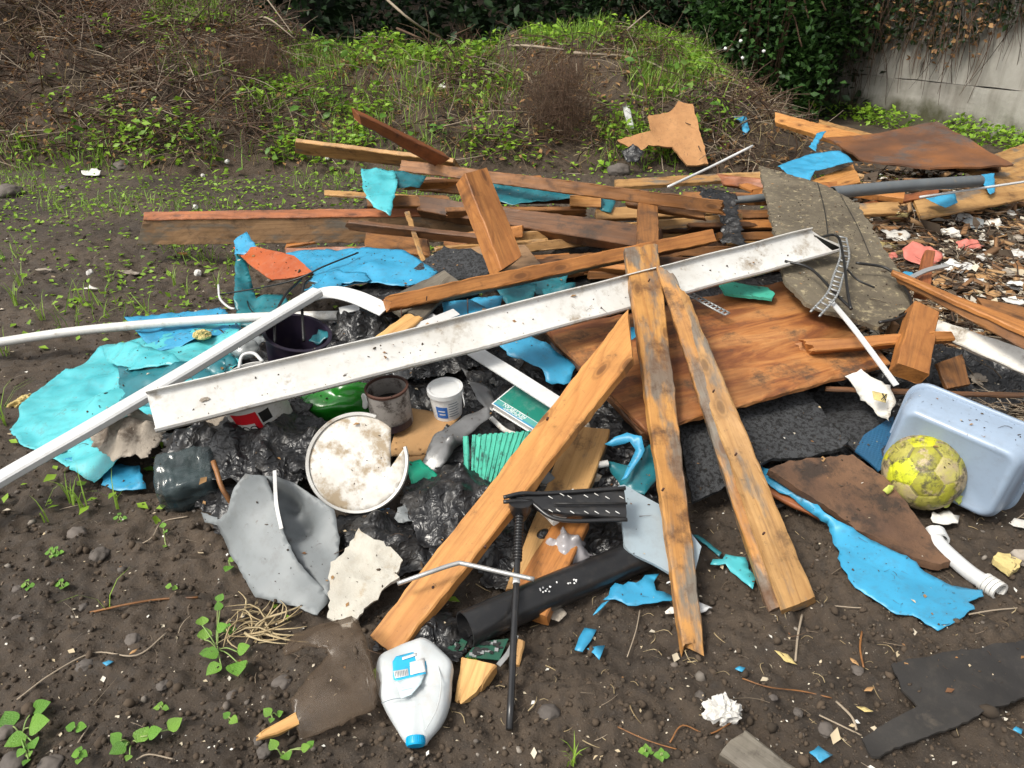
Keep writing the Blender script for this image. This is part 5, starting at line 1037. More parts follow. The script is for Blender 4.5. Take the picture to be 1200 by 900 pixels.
sheet('blue_scrap', [(518, 564, .10), (545, 556, .11), (546, 580, .085), (530, 585, .08)], M['blue'], .002, .012, .006, 6, .005, lab='blue scrap below the emerald plastic', cat='sheeting')
sheet('grey_plastic', [(485, 582, .09), (530, 585, .085), (545, 600, .07), (520, 630, .045), (505, 625, .05)], M['grey'], .003, .012, .008, 6, .003, lab='pale grey plastic sheet left of the pine plank', cat='plastic')
sheet('pale_blue_sheet', [(425, 600, .07), (456, 596, .07), (464, 625, .05), (455, 640, .04), (434, 640, .045)], surf('pale_blue_perforated', (.16, .36, .62), amt=.15, rough=.5), .003, .014, .006, 6, .003, lab='pale blue perforated sheet under the round lid', cat='sheet')
# ribbed turquoise panel: every rib a part
rp = empty('ribbed_panel', WP((585, 560, .12)), 'turquoise painted ribbed board left of the pine plank', 'panel')
a0, a1, b1, b0 = WP((553, 510, .20)), WP((655, 503, .22)), WP((600, 600, .07)), WP((550, 602, .07))
board('panel_back', [a0, a1, b1, b0], .006, M['greenboard'], parent=rp)
nv = (a1 - a0).cross(b0 - a0).normalized(); nv = -nv if nv.z < 0 else nv
for i in range(16):
    u = (i + .1) / 16; u2 = (i + .72) / 16
    board('rib', [a0.lerp(a1, u) + nv * .004, a0.lerp(a1, u2) + nv * .004, b0.lerp(b1, u2) + nv * .004, b0.lerp(b1, u) + nv * .004], .0035, M['greenboard'], parent=rp, ch=.001, nw=2, warp=.0012)
board('edge_strip', [(543, 512, .20), (549, 511, .205), (553, 604, .07), (546, 604, .07)], .012, M['greenboard'], parent=rp)
# boxed book with upside down print
bkx = empty('book', WP((620, 478, .17)), 'green and blue boxed book lying upside down under the white trim', 'book')
q0, q1, q2, q3 = WP((576, 473, .21)), WP((594, 440, .255)), WP((664, 470, .235)), WP((626, 504, .18))
Bx = (q3 - q0).normalized(); Bn = (q3 - q0).cross(q1 - q0).normalized(); Bn = -Bn if Bn.z < 0 else Bn; Byv = Bn.cross(Bx)
LW, LH = (q3 - q0).length * 1.25, (q1 - q0).length * 1.02
KM = frame(q0, Bx, Bn)
def slab(name, x0, x1, y0, y1, z0, z1, m, parent, Mx):
    V = [(x0, y0, z0), (x1, y0, z0), (x1, y1, z0), (x0, y1, z0), (x0, y0, z1), (x1, y0, z1), (x1, y1, z1), (x0, y1, z1)]
    return mobj(name, V, [(3, 2, 1, 0), (4, 5, 6, 7), (0, 1, 5, 4), (1, 2, 6, 5), (2, 3, 7, 6), (3, 0, 4, 7)], m, parent, Mx)
slab('cover', 0, LW, 0, LH, -.003, 0, M['white'], bkx, KM)
slab('green_print', .005, LW, .032, LH - .004, .0002, .0010, M['book'], bkx, KM)
slab('pale_print', .005, LW, .010, .031, .0002, .0012, surf('pale_green_print', (.09, .33, .30), amt=.05, rough=.3), bkx, KM)
slab('blue_print', .005, LW, .003, .010, .0002, .0010, M['bookblue'], bkx, KM)
slab('rule', .005, LW, .031, .0325, .0004, .0016, M['white'], bkx, KM)
slab('page_block', .004, LW, .004, LH - .004, -.026, -.0032, M['paper'], bkx, KM)
slab('back_cover', 0, LW, 0, LH, -.030, -.0262, M['white'], bkx, KM)
T180 = Matrix.Rotation(math.pi, 4, 'Z')
text('title', 'MULTIPLAN', .020, M['white'], bkx, KM @ Matrix.Translation((.090, .0245, .0018)) @ T180, .0003)
text('title', 'MICROSOFT', .016, M['white'], bkx, KM @ Matrix.Translation((.094, .0125, .0018)) @ T180, .0003)
strip('rolled_edge', [(575, 490, .16), (592, 505, .145), (612, 512, .14)], .008, .006, 'upvc2', 'pale rolled plastic edge under the book', 'strip')
# white rubble behind the pine plank
for i, (x, y, z, s_) in enumerate(((690, 482, .19, .022), (682, 500, .17, .026), (672, 512, .155, .02), (668, 528, .14, .022))):
    crumple('plaster_lump', (x, y, z), (s_, s_ * .8, s_ * .7), M['plaster'], .2, 1.6, 2, lab=['white plaster lump right of the pine plank, topmost', 'largest white plaster lump right of the pine plank', 'small white plaster lump right of the pine plank', 'lowest white plaster lump right of the pine plank'][i], cat='rubble', group='plaster lumps')
tube('pipe_end', [(700, 545, .15), (712, 543, .15)], .011, M['upvc2'], None, 14, 3, hollow=.003, lab='small cream pipe end in the gap left of the upright plank', cat='pipe')
# black bracket with slotted tray + black rod
br = empty('black_stand', WP((660, 590, .2)), 'black slotted plastic stand arm in the front of the heap', 'stand')
board('arm', [(598, 580, .235), (640, 600, .20), (735, 608, .19), (732, 572, .23)], .022, M['black'], parent=br, nw=6)
tube('arm_edge', [(590, 583, .235), (612, 578, .24), (640, 578, .235), (733, 572, .235)], .006, M['black'], br, 8, 8)
tube('arm_edge', [(590, 588, .228), (620, 588, .22), (655, 609, .197), (735, 609, .195)], .006, M['black'], br, 8, 8)
tube('groove', [(650, 590, .222), (735, 590, .216)], .003, M['chipblack'], br, 6, 4)
for i in range(14):
    x = 640 + (i % 7) * 14 + R.uniform(-3, 3); y = (580 if i < 7 else 598) + R.uniform(-2, 2); z = .236 if i < 7 else .214
    a = at(x, y, z); b = at(x + 5, y + 3, z - .003); tube('slot_fleck', [a, b], .0014, M['upvc2'], br, 5, 2)
lathe('socket', [(0, 0), (.034, 0), (.030, -.03), (.016, -.062), (0, -.062)], M['black'], frame_up(WP((610, 587, .225)), UP), br, 24)
rd = empty('black_rod', G(597, 856), 'thin black rod with ribbed grip standing at the front', 'rod')
rt, rbm = WP((609, 600, .20)), G(597, 855, .012)
tube('shaft', [rt, rbm], .0085, M['black'], rd, 12, 10)
for i in range(15):
    u = .03 + i * .016; tube('grip_rib', [rt.lerp(rbm, u), rt.lerp(rbm, u + .008)], .0125, M['black'], rd, 12, 2)
tube('white_band', [rt.lerp(rbm, .34), rt.lerp(rbm, .38)], .0095, M['white'], rd, 12, 2)
# pale grey panel leaning, rounded
sheet('plastic_sheet', [(724, 570, .17), (731, 568, .17), (792, 602, .13), (822, 640, .10), (815, 668, .075), (790, 674, .075), (765, 660, .085), (738, 647, .10), (732, 640, .11)], M['paleblue'], .010, .014, .002, 4, .0005, lab='pale grey rounded plastic panel behind the upright plank', cat='panel', drape=False)
# bent silver tube
tube('silver_tube', [(466, 684, .14), (500, 672, .16), (533, 661, .17), (545, 661, .17), (585, 670, .165), (626, 679, .16)], .0062, M['metal'], None, 12, 8, lab='bent silver metal tube lying across the pine plank', cat='tube')
# circuit boards
def pcb(c, lab, n):
    P4 = [WP(p_) for p_ in c]; t = empty('circuit_board', (P4[0] + P4[2]) / 2, lab, 'circuit board', 'circuit boards')
    board('board_base', P4, .003, M['pcb'], parent=t, nw=2, warp=.0008)
    nn = (P4[1] - P4[0]).cross(P4[3] - P4[0]).normalized(); nn = -nn if nn.z < 0 else nn
    for i in range(n):
        u, v_ = R.uniform(.06, .9), R.uniform(.1, .85); o_ = P4[0].lerp(P4[3], u).lerp(P4[1].lerp(P4[2], u), v_)
        Mx = frame(o_, (P4[3] - P4[0]), nn); s1 = R.uniform(.003, .009); s2 = R.uniform(.002, .005)
        slab('component', -s1, s1, -s2, s2, .0, R.uniform(.002, .006), M['chipblack'] if i % 3 else M['solder'], t, Mx)
pcb([(503, 748, .025), (512, 728, .03), (548, 752, .025), (540, 768, .018)], 'green circuit board left of the black pipe mouth', 22)
pcb([(545, 770, .03), (560, 752, .04), (596, 748, .04), (585, 774, .025)], 'green circuit board under the black pipe', 24)
strip('metal_clip', [(584, 780, .02), (596, 765, .025), (605, 745, .03)], .006, .003, 'metal', 'small steel clip beside the black rod', 'clip')
# smoky plastic
sm_ = empty('smoky_plastic', WP((390, 795, .03)), 'broken smoky brown plastic tray leaning at the front left', 'tray')
sheet('tray_panel', [(331, 760, .10), (345, 742, .12), (412, 722, .13), (428, 745, .12), (442, 800, .07), (440, 830, .04), (395, 850, .03), (352, 870, .012), (345, 842, .03), (340, 820, .05), (362, 792, .07), (384, 768, .09), (382, 760, .10), (360, 757, .10), (334, 768, .095)], M['smoke'], .003, .010, .004, 4, .003, parent=sm_)
sheet('side_wall', [(412, 722, .13), (420, 728, .125), (446, 800, .065), (440, 832, .035), (428, 800, .07)], M['smoke'], .003, .010, .003, 4, .002, parent=sm_)
sheet('rim', [(331, 762, .10), (345, 743, .122), (412, 722, .135), (412, 728, .125), (346, 752, .11), (334, 766, .095)], M['smoke'], .005, .010, .002, 4, .002, parent=sm_)
# milk bottle: squashed flat jug lying with the cap towards the viewer
jc = G(486, 806, .0); jug = empty('milk_bottle', jc, 'flattened milky plastic bottle with blue cap and label, lying in front', 'bottle')
JP = [(871 - 45 + 45, 0)]
outl = [(441, 800), (444, 778), (458, 768), (480, 760), (499, 757), (517, 768), (531, 783), (530, 800), (528, 822), (518, 845), (503, 862), (497, 868), (477, 868), (462, 848), (447, 822)]
base = jc; tilt = .10
def jw(px, py): return at(px, py, .035 + .0)
ctr = sum((jw(*q_) for q_ in outl), Vector()) / len(outl)
JX = Vector((1, 0, 0)); JM = frame(Vector((ctr.x, ctr.y, .035)), JX, Vector((0, -.12, 1)))
loc = [JM.inverted() @ jw(*q_) for q_ in outl]
rings = []; ns = len(loc); V = []; Fc = []
lev = [(-.034, .72), (-.030, .86), (-.018, .97), (.0, 1.0), (.014, .985), (.024, .93), (.030, .83), (.032, .65), (.031, .40), (.029, .18)]
dens = 4
lo2 = []
for i in range(ns):
    a, b, c, d = loc[i - 1], loc[i], loc[(i + 1) % ns], loc[(i + 2) % ns]
    for j in range(dens):
        t = j / dens; lo2.append(.5 * ((2 * b) + (c - a) * t + (2 * a - 5 * b + 4 * c - d) * t * t + (3 * b - a - 3 * c + d) * t ** 3))
ns = len(lo2)
for (z, s_) in lev:
    for p_ in lo2:
        q = Vector((p_.x * s_, p_.y * s_, z)); dent = noise.noise((q.x * 16, q.y * 16, 3.1)) * .007 * (1 if z > .01 else .3)
        crease = -.006 * math.exp(-((q.y + .012 - q.x * .12) / .006) ** 2) if z > .02 else 0
        ridge = .004 * math.exp(-((q.x + .0) / .012) ** 2) * (1 if z > .02 else 0)
        neck = max(0, min(1, (-q.y - .055) / .05)); q.z = q.z * (1 - .35 * neck) + dent * (1 - neck) + crease + ridge; V.append(q)
L = len(lev)
for k in range(L - 1):
    for j in range(ns): Fc.append((k * ns + j, k * ns + (j + 1) % ns, (k + 1) * ns + (j + 1) % ns, (k + 1) * ns + j))
Fc.append(tuple(range(ns - 1, -1, -1))); V.append(Vector((0, 0, .028))); Fc += [((L - 1) * ns + j, (L - 1) * ns + (j + 1) % ns, len(V) - 1) for j in range(ns)]
mobj('bottle_body', V, Fc, M['jug'], jug, JM, smooth=True)
capc = at(487, 868, .030); capd = (at(487, 880, .022) - at(487, 860, .036)).normalized(); CM = frame_up(capc, capd)
cap = lathe('cap', [(0, -.008), (.0195, -.008), (.0205, -.006), (.0205, .008), (.0185, .011), (0, .011)], M['cap'], CM, jug, 36)
for i in range(28):
    a = 2 * math.pi * i / 28; slab('knurl', .0203, .0212, -.0009, .0009, -.005, .007, M['cap'], cap, CM @ Matrix.Rotation(a, 4, 'Z'))
def onjug(name, pts, m, up=.0025):
    me_ = [];
    for q_ in pts: me_.append(JM.inverted() @ at(q_[0], q_[1], .073 + up))
    return sheet(name, [JM @ p_ for p_ in me_], M[m], .0008, .008, .0015, 12, .0, parent=jug)
onjug('label', [(460, 775), (464, 769), (490, 762), (497, 764), (500, 780), (499, 790), (466, 799), (461, 796)], 'labelblue')
onjug('label_lower', [(462, 799), (498, 790), (493, 802), (482, 814), (470, 818), (466, 806)], 'labelpale', .0025)
onjug('label_panel', [(480, 776), (497, 771), (499, 787), (481, 791)], 'white', .0045)
onjug('barcode_panel', [(461, 786), (478, 783), (479, 791), (463, 795)], 'white', .0045)
for i in range(8):
    x = 463 + i * 1.9; P_ = [at(x, 787.5 - i * .35, .0775), at(x + .6, 794 - i * .4, .0775)]; tube('barcode_bar', P_, .0007, M['printgrey'], jug, 4, 2)
for i in range(5):
    P_ = [at(483, 778 + i * 2.4, .0775), at(495, 774.8 + i * 2.4, .0775)]; tube('label_print', P_, .0005, M['printgrey'], jug, 4, 2)
for i in range(3):
    P_ = [at(470, 803 + i * 3.2, .0755), at(484, 800 + i * 3.2, .0755)]; tube('label_print', P_, .0007, M['cap'], jug, 4, 2)
onjug('label_title', [(471, 770), (488, 765), (488.5, 768), (471.5, 773)], 'white', .0045)
tube('crease', [at(447, 824, .069), at(462, 819, .073), at(482, 818, .074)], .0009, M['printgrey'], jug, 5, 5)
tube('mould_seam', [at(512, 775, .070), at(517, 800, .073), at(512, 830, .070), at(498, 856, .060)], .0012, M['jug'], jug, 6, 6)
# washing-up tub on its side
TL_, TR_, BL_, BR_ = WP((1047, 472, .325)), WP((1172, 535, .285)), WP((1045, 556, .10)), WP((1180, 612, .065))
bc = (TL_ + TR_ + BL_ + BR_) / 4; bu = (TR_ - TL_) + (BR_ - BL_); bv_ = (TL_ - BL_) + (TR_ - BR_)
bn_ = bu.cross(bv_).normalized(); bn_ = -bn_ if bn_.dot(CAMP - bc) < 0 else bn_
tubo = empty('washing_tub', Vector((bc.x, bc.y, 0)), 'pale blue-grey plastic tub standing on its side, base towards us', 'tub')
UM = frame(bc, bu, bn_); hw, hh = bu.length / 4 + .012, bv_.length / 4 + .012
def rrect(w_, h_, r_, z, n=7):
    out = []
    for cx, cy, a in ((w_ - r_, h_ - r_, 0), (-w_ + r_, h_ - r_, 90), (-w_ + r_, -h_ + r_, 180), (w_ - r_, -h_ + r_, 270)):
        for i in range(n): t = math.radians(a + 90 * i / (n - 1)); out.append(Vector((cx + r_ * math.cos(t), cy + r_ * math.sin(t), z)))
    return out
def loft(name, secs, m, Mx, parent, cap0=True, cap1=False):
    n = len(secs[0]); V = [p_ for s_ in secs for p_ in s_]; Fc = []
    for i in range(len(secs) - 1):
        for j in range(n): Fc.append((i * n + j, (i + 1) * n + j, (i + 1) * n + (j + 1) % n, i * n + (j + 1) % n))
    if cap0: Fc.append(tuple(range(n)))
    if cap1: Fc.append(tuple(reversed([(len(secs) - 1) * n + j for j in range(n)])))
    return mobj(name, V, Fc, m, parent, Mx, smooth=True)
secs = [rrect(hw - .028, hh - .028, .03, -.004), rrect(hw - .022, hh - .022, .032, 0), rrect(hw - .012, hh - .012, .036, -.004), rrect(hw - .005, hh - .005, .04, -.014), rrect(hw, hh, .042, -.028), rrect(hw + .004, hh + .004, .044, -.032), rrect(hw + .013, hh + .013, .05, -.10), rrect(hw + .018, hh + .018, .055, -.142)]
inn = [rrect(hw + .0145, hh + .0145, .052, -.142), rrect(hw + .006, hh + .006, .045, -.06), rrect(hw - .006, hh - .006, .04, -.02), rrect(hw - .03, hh - .03, .03, -.009)]
loft('tub_shell', secs, M['bowl'], UM, tubo); loft('tub_inside', inn, M['bowl'], UM, tubo, False, True)
lipr = [rrect(hw + .015, hh + .015, .052, -.140), rrect(hw + .028, hh + .028, .062, -.140), rrect(hw + .031, hh + .031, .064, -.144), rrect(hw + .031, hh + .031, .064, -.152), rrect(hw + .027, hh + .027, .062, -.152), rrect(hw + .026, hh + .026, .061, -.146), rrect(hw + .0145, hh + .0145, .052, -.146)]
loft('rim', lipr, M['bowl'], UM, tubo, False)
# yellow ball with worn panels
def ballmat(nm, c1, c2):
    s = NT(nm); v = s.coord(rnd=False); a = s.noise(v, 16, 7, .7); b = s.noise(v, 26, 8, .75); e = s.noise(v, 7, 5, .7)
    c = s.mix(s.ramp(a, [(.40, 0.), (.58, 1.)]), c1, c2); c = s.mix(s.ramp(e, [(.52, 0.), (.57, 1.)]), c, (.40, .31, .18)); c = s.mix(s.ramp(b, [(.50, 0.), (.62, .92)]), c, (.050, .042, .022)); s.bsdf(c, .55, b, .5, .004); return s.m
bl = empty('ball', WP((1082, 553, 0, 1.95)) - Vector((0, 0, .115)), 'scuffed yellow football with peeling panels beside the tub', 'ball')
bcen = WP((1082, 553, 0, 1.95)); BR = .119; v, f = ico(5)
cents, _ = ico(0); fcs = ico(0)[1]; cents = cents + [((cents[a] + cents[b] + cents[c]) / 3).normalized() for a, b, c in fcs]; w_ = [1.0] * 12 + [1.012] * 20
out = []; pid = []
for p_ in v:
    d = sorted(((p_ - c).length / k_, i_) for i_, (c, k_) in enumerate(zip(cents, w_)))[:2]; g = d[1][0] - d[0][0]
    pid.append(5 if g < .011 else (d[0][1] * 7) % 5)
    out.append(p_ * BR * (1 - .022 * math.exp(-(g / .035) ** 2) + .012 * noise.noise(p_ * 2.5) + .006 * noise.noise(p_ * 9)))
bo = mobj('ball_body', out, f, ballmat('worn_yellow_vinyl', (.52, .50, .012), (.38, .37, .02)), bl, frame(bcen, Vector((1, .3, .2)), Vector((.1, -.4, 1))), smooth=True)
for nm, c1, c2 in (('dull_yellow_vinyl', (.34, .33, .03), (.24, .22, .03)), ('bright_yellow_vinyl', (.60, .62, .02), (.45, .48, .02)), ('worn_tan_vinyl', (.36, .28, .17), (.42, .38, .10)), ('olive_vinyl', (.26, .25, .04), (.40, .36, .08)), ('seam', (.13, .115, .04), (.20, .18, .06))): bo.data.materials.append(ballmat(nm, c1, c2))
bo.data.polygons.foreach_set('material_index', [max(pid[i_] for i_ in q_) if max(pid[i_] for i_ in q_) == 5 else pid[q_[0]] for q_ in f])
M['flap'] = surf('yellow_flap', (.50, .55, .05), (.42, .47, .12), amt=.15, rough=.6)
for (x, y) in ((1040, 572), (1124, 584), (1108, 588)):
    b = at(x, y, Y=1.88); sheet('torn_flap', [b + Vector((.0, 0, .012)), b + Vector((.018, .0, .008)), b + Vector((.012, -.006, -.012)), b + Vector((-.002, -.01, -.016)), b + Vector((-.016, -.006, -.004))], M['flap'], .002, .005, .004, 30, .003, parent=bl)
# foam sheets
sheet('foam_sheet', [(862, 482, .20), (905, 465, .205), (940, 455, .21), (995, 517, .155), (985, 525, .15), (950, 535, .14), (905, 537, .14), (888, 548, .13), (872, 545, .13)], M['foam'], .014, .014, .012, 4, .003, lab='charcoal rubber foam sheet under the plywood front edge', cat='foam')
sheet('foam_sheet', [(795, 500, .18), (850, 495, .19), (870, 545, .13), (845, 575, .08), (812, 588, .07)], M['foam'], .014, .014, .008, 4, .003, lab='dark foam sheet between the two leaning planks', cat='foam')
sheet('foam_sheet', [(945, 458, .15), (1020, 455, .18), (1047, 500, .16), (1030, 550, .12), (1002, 528, .11)], M['foam'], .014, .016, .010, 4, .003, lab='dark foam sheet standing behind the charcoal foam', cat='foam')
def dimple():
    s = NT('dimpled_navy_blue'); v = s.coord(rnd=False); vo = s.n('ShaderNodeTexVoronoi', feature='F1'); vo.inputs['Scale'].default_value = 90; vo.inputs['Randomness'].default_value = .1; s.l(v, vo.inputs['Vector'])
    s.bsdf(s.mix(s.noise(v, 8, 5), (.022, .11, .21), (.012, .06, .13)), .4, vo.outputs[0], .9, .004); return s.m
fb = sheet('dimpled_sheet', [(1002, 528, .135), (1012, 510, .15), (1047, 488, .175), (1048, 512, .15), (1038, 545, .125), (1030, 552, .12)], dimple(), .006, .012, .005, 4, .001, lab='dimpled dark blue sheet beside the tub', cat='sheet')
P4 = [WP((1004, 528, .137)), WP((1045, 493, .175)), WP((1046, 518, .148)), WP((1032, 548, .122))]
# white pack behind tub
pk = empty('white_carton', WP((1010, 455, .26)), 'white torn carton with a small black symbol behind the tub', 'carton')
sheet('carton_face', [(990, 440, .30), (1008, 433, .32), (1042, 452, .29), (1050, 470, .26), (1040, 495, .2), (1010, 468, .23)], M['dirtywhite'], .004, .012, .006, 5, .006, parent=pk, crk=.006)
sheet('hazard_symbol', [(1022, 458, .292), (1040, 462, .288), (1038, 472, .272), (1024, 468, .276)], M['yellowfoam'], .001, .008, .0, 5, 0, parent=pk)
tube('symbol_cross', [(1034, 461, .293), (1038, 469, .282)], .0018, M['chipblack'], pk, 5, 2); tube('symbol_cross', [(1039, 462, .292), (1033, 468, .284)], .0018, M['chipblack'], pk, 5, 2)
# straps, cables, brackets
strip('white_strap', [(974, 354, .47), (1000, 385, .45), (1030, 425, .38), (1050, 452, .33)], .011, .004, 'upvc', 'white plastic strap hanging over the split joist', 'strap')
st_ = empty('perforated_strap', WP((975, 340, .5)), 'grey perforated steel strap on the grey board', 'strap')
sp_ = smoothpath([(987, 278, .56), (990, 300, .545), (982, 325, .52), (975, 345, .50), (955, 368, .47)], 8)
for i in range(len(sp_) - 1):
    d = (sp_[i + 1] - sp_[i]); x_ = d.cross(Vector((0, -.5, 1))).normalized() * .017
    a, b = sp_[i], sp_[i + 1]
    if i % 2 == 0: tube('strap_link', [a - x_, a + x_], .004, M['strap'], st_, 6, 2)
    tube('strap_rail', [a - x_, b - x_], .0045, M['strap'], st_, 6, 2); tube('strap_rail', [a + x_, b + x_], .0045, M['strap'], st_, 6, 2)
tb_ = empty('toothed_bracket', WP((828, 352, .42)), 'grey toothed metal bracket on the plywood by the white channel', 'bracket')
r0, r1 = WP((800, 340, .43)), WP((852, 368, .39)); sd_ = (r1 - r0).cross(UP).normalized() * .016
for s_ in (-1, 1): tube('rail', [r0 + sd_ * s_, r1 + sd_ * s_], .004, M['strap'], tb_, 6, 3)
for i in range(13):
    a = r0.lerp(r1, i / 12); tube('tooth', [a - sd_, a + sd_], .0042, M['strap'], tb_, 6, 2)
sheet('green_plastic_strip', [(843, 333, .42), (850, 330, .425), (900, 336, .415), (908, 345, .405), (905, 350, .40), (850, 344, .405)], M['greenboard'], .012, .012, .004, 6, .004, lab='green plastic strip lying on the plywood', cat='plastic')
CB = 'black cables in the heap'
def cable(pts, lab, r=.0058): return tube('black_cable', pts, r, M['cable'], None, 8, 8, lab=lab, cat='cable', group=CB)
cable([(322, 402, .30), (323, 370, .38), (335, 345, .42), (352, 328, .42)], 'black cable loop, left of the two over the downpipe')
cable([(356, 400, .29), (354, 360, .38), (356, 335, .43), (365, 325, .42)], 'black cable loop, right of the two over the downpipe')
cable([(258, 345, .22), (300, 338, .27), (345, 328, .33), (380, 312, .38), (420, 296, .41)], 'thin dark stick-like cable over the orange panel', .004)
cable([(288, 345, .16), (292, 360, .16), (300, 370, .15)], 'short black cable under the orange panel', .003)
cable([(920, 306, .52), (950, 315, .515), (980, 345, .49), (998, 362, .47)], 'black cable curving down the grey board, left')
cable([(955, 280, .57), (980, 276, .57), (988, 300, .55), (993, 340, .51), (997, 362, .48)], 'black cable looping over the white channel end')
cable([(1003, 308, .52), (1040, 315, .505), (1062, 340, .47), (1068, 360, .45), (1055, 372, .435), (1030, 378, .42)], 'black cable framing the right of the grey board')
cable([(992, 315, .525), (1005, 328, .51), (1025, 337, .49)], 'short black cable in the middle of the grey board', .004)
cable([(420, 250, .34), (435, 240, .36), (455, 226, .40)], 'black tube end behind the blue scrap', .012)
cable([(475, 335, .36), (500, 345, .35), (530, 348, .35), (560, 345, .36)], 'black cable tangle below the bright blue sheet', .006)
cable([B(520, 160, .03), B(512, 152, .10), B(520, 148, .12), B(530, 152, .05)], 'black wire loop on the weeds behind the red post', .006)
strip('grey_channel', [(1060, 330, .47), (1085, 318, .49), (1110, 312, .50)], .010, .008, 'metal', 'small grey metal channel behind the sloping beam', 'channel')
tube('white_cup_handle', [(256, 334, .20), (258, 350, .17), (268, 360, .15), (275, 362, .15)], .006, M['upvc'], None, 8, 6, lab='curved white plastic piece left of the orange panel', cat='plastic')
# litter spread at the right
def rag_(name, px, py, s_, m, lab, cat, dz=.03, asp=.6, th=.003, wr=.012, jag=.01, group='litter at the right', n=7, zc=None):
    b = G(px, py, dz) if zc is None else (B(px, py, .06) if zc == 'bank' else at(px, py, zc)); pts = []
    for i in range(n):
        a = 2 * math.pi * i / n; r_ = s_ * R.uniform(.65, 1.15); pts.append(b + Vector((math.cos(a) * r_, math.sin(a) * r_ * asp, R.uniform(-.3, .5) * s_ * .35 + math.sin(a) * s_ * .25)))
    return sheet(name, pts, M[m], th, max(.012, s_ / 7), wr, 10, jag, lab=lab, cat=cat, group=group, crk=min(.014, s_ * .16), cks=1.6 / s_)
rag_('plastic_sheet', 1080, 300, .15, 'pink', 'coral pink plastic sheet among the litter at right', 'plastic', .08)
rag_('plastic_sheet', 1135, 288, .09, 'pink', 'narrow coral strip right of the coral sheet', 'plastic', .05, .3)
rag_('paper_scrap', 1052, 276, .12, 'dirtywhite', 'dirty white paper heap above the coral sheet', 'paper', .06)
rag_('paper_scrap', 1125, 312, .09, 'paper', 'crumpled white paper right of the coral sheet', 'paper', .05)
rag_('foam_lump', 1050, 252, .08, 'yellowfoam', 'pale yellow foam lump near the grey board top', 'foam', .05, .8, .03)
rag_('foam_lump', 1036, 290, .07, 'yellowfoam', 'yellow foam scrap by the grey board side', 'foam', .04, .8, .02)
rag_('board_scrap', 1114, 272, .07, 'dirtywhite', 'upright cream board scrap in the litter', 'board', .06, .9, .015)
rag_('film_scrap', 1130, 255, .09, 'paper', 'grey-white film scrap upper right in the litter', 'film', .05)
rag_('film_scrap', 1140, 262, .08, 'grey', 'grey film scrap beside the white one', 'film', .04)
rag_('paper_scrap', 1190, 298, .06, 'paper', 'white paper at the right frame edge', 'paper', .06, .9)
rag_('paper_scrap', 1188, 353, .05, 'paper', 'white folded scrap above the brown plank at right', 'paper', .10)
rag_('plastic_sheet', 1062, 325, .05, 'blue', 'small turquoise rag left of the reddish slat', 'plastic', .10)
rag_('paper_scrap', 1150, 445, .06, 'cloth', 'dirty white knotted rag above the tub', 'cloth', .14, .6)
rag_('board_scrap', 1160, 325, .09, 'card', 'brown bark-like scrap in the litter', 'board', .04)
rag_('board_scrap', 1190, 280, .07, 'cloth', 'beige scrap at the right frame edge', 'cloth', .04)
rag_('foam_lump', 1180, 660, .05, 'yellowfoam', 'yellow foam crumbs right of the waste pipe', 'foam', .03, .8, .02)
rag_('foam_lump', 1195, 655, .04, 'cloth', 'pale dry clump at the right frame edge', 'straw', .03, .8, .02)
rag_('paper_scrap', 1105, 605, .05, 'dirtywhite', 'shredded white scrap under the yellow ball', 'paper', .03)
rag_('paper_scrap', 1195, 615, .03, 'paper', 'white corner of paper under the tub', 'paper', .02)
crumple('paper_ball', G(846, 834, .02), (.030, .026, .026), M['paper'], .75, 1.5, 3, lab='crumpled white paper on the soil below the leaning timbers', cat='paper')
rag_('plastic_scrap', 815, 715, .04, 'upvc', 'white torn plastic strip at the upright plank foot', 'plastic', .012, .35, group=None)
rag_('plastic_scrap', 790, 720, .035, 'dirtywhite', 'pale crushed wrapper left of the upright plank foot', 'plastic', .012, .35, group=None)
rag_('plastic_scrap', 785, 684, .012, 'white', 'small white scrap on the blue tatter', 'plastic', .02, .7, group=None)
sheet('dead_leaf', [G(645, 728, .012), G(648, 714, .02), G(658, 712, .02), G(664, 722, .014), G(655, 733, .008)], M['cloth'], .001, .006, .006, 20, .002, lab='curled beige dead leaf under the black pipe', cat='leaf')
for i, (x, y, s_, ang) in enumerate(((920, 775, .030, -.7), (1017, 812, .016, .3), (1012, 836, .018, -.4), (235, 575, .02, 1.2), (1000, 780, .014, 2), (158, 768, .012, 1))):
    b = G(x, y, .008); d = Vector((math.cos(ang), math.sin(ang), .1)); e = Vector((-d.y, d.x, 0)); sheet('dead_leaf', [b - d * s_, b + e * s_ * .35, b + d * s_, b - e * s_ * .4], M['yellowfoam'] if i in (0, 2) else M['card'], .001, .006, .005, 20, .002, lab=['long straw coloured leaf on the soil right of the paired timbers', 'orange-brown leaf left of the rubber mat', 'yellow leaf left of the rubber mat', 'curled brown leaf on the clear canister', 'small brown leaf above the rubber mat', 'small tan chip on the lower left soil'][i], cat='leaf')
# foam splashes, chair-like frame bits on the bank
rag_('white_bag', 521, 106, .07, 'paper', 'white plastic scrap caught in the bank weeds', 'plastic', 0, 1, group=None, zc='bank')
sheet('white_bag', [B(728, 132, .08), B(736, 130, .08), B(742, 158, .08), B(735, 160, .08)], M['upvc'], .004, .03, .006, 5, .004, lab='white plastic strip standing beside the chipboard', cat='plastic')
sheet('black_film', [(728, 178, 0, 7.3), (742, 168, 0, 7.3), (755, 178, 0, 7.25), (748, 190, 0, 7.2), (735, 190, 0, 7.2)], M['bin'], .002, .02, .02, 9, .01, lab='black scrap at the chipboard foot', cat='film')

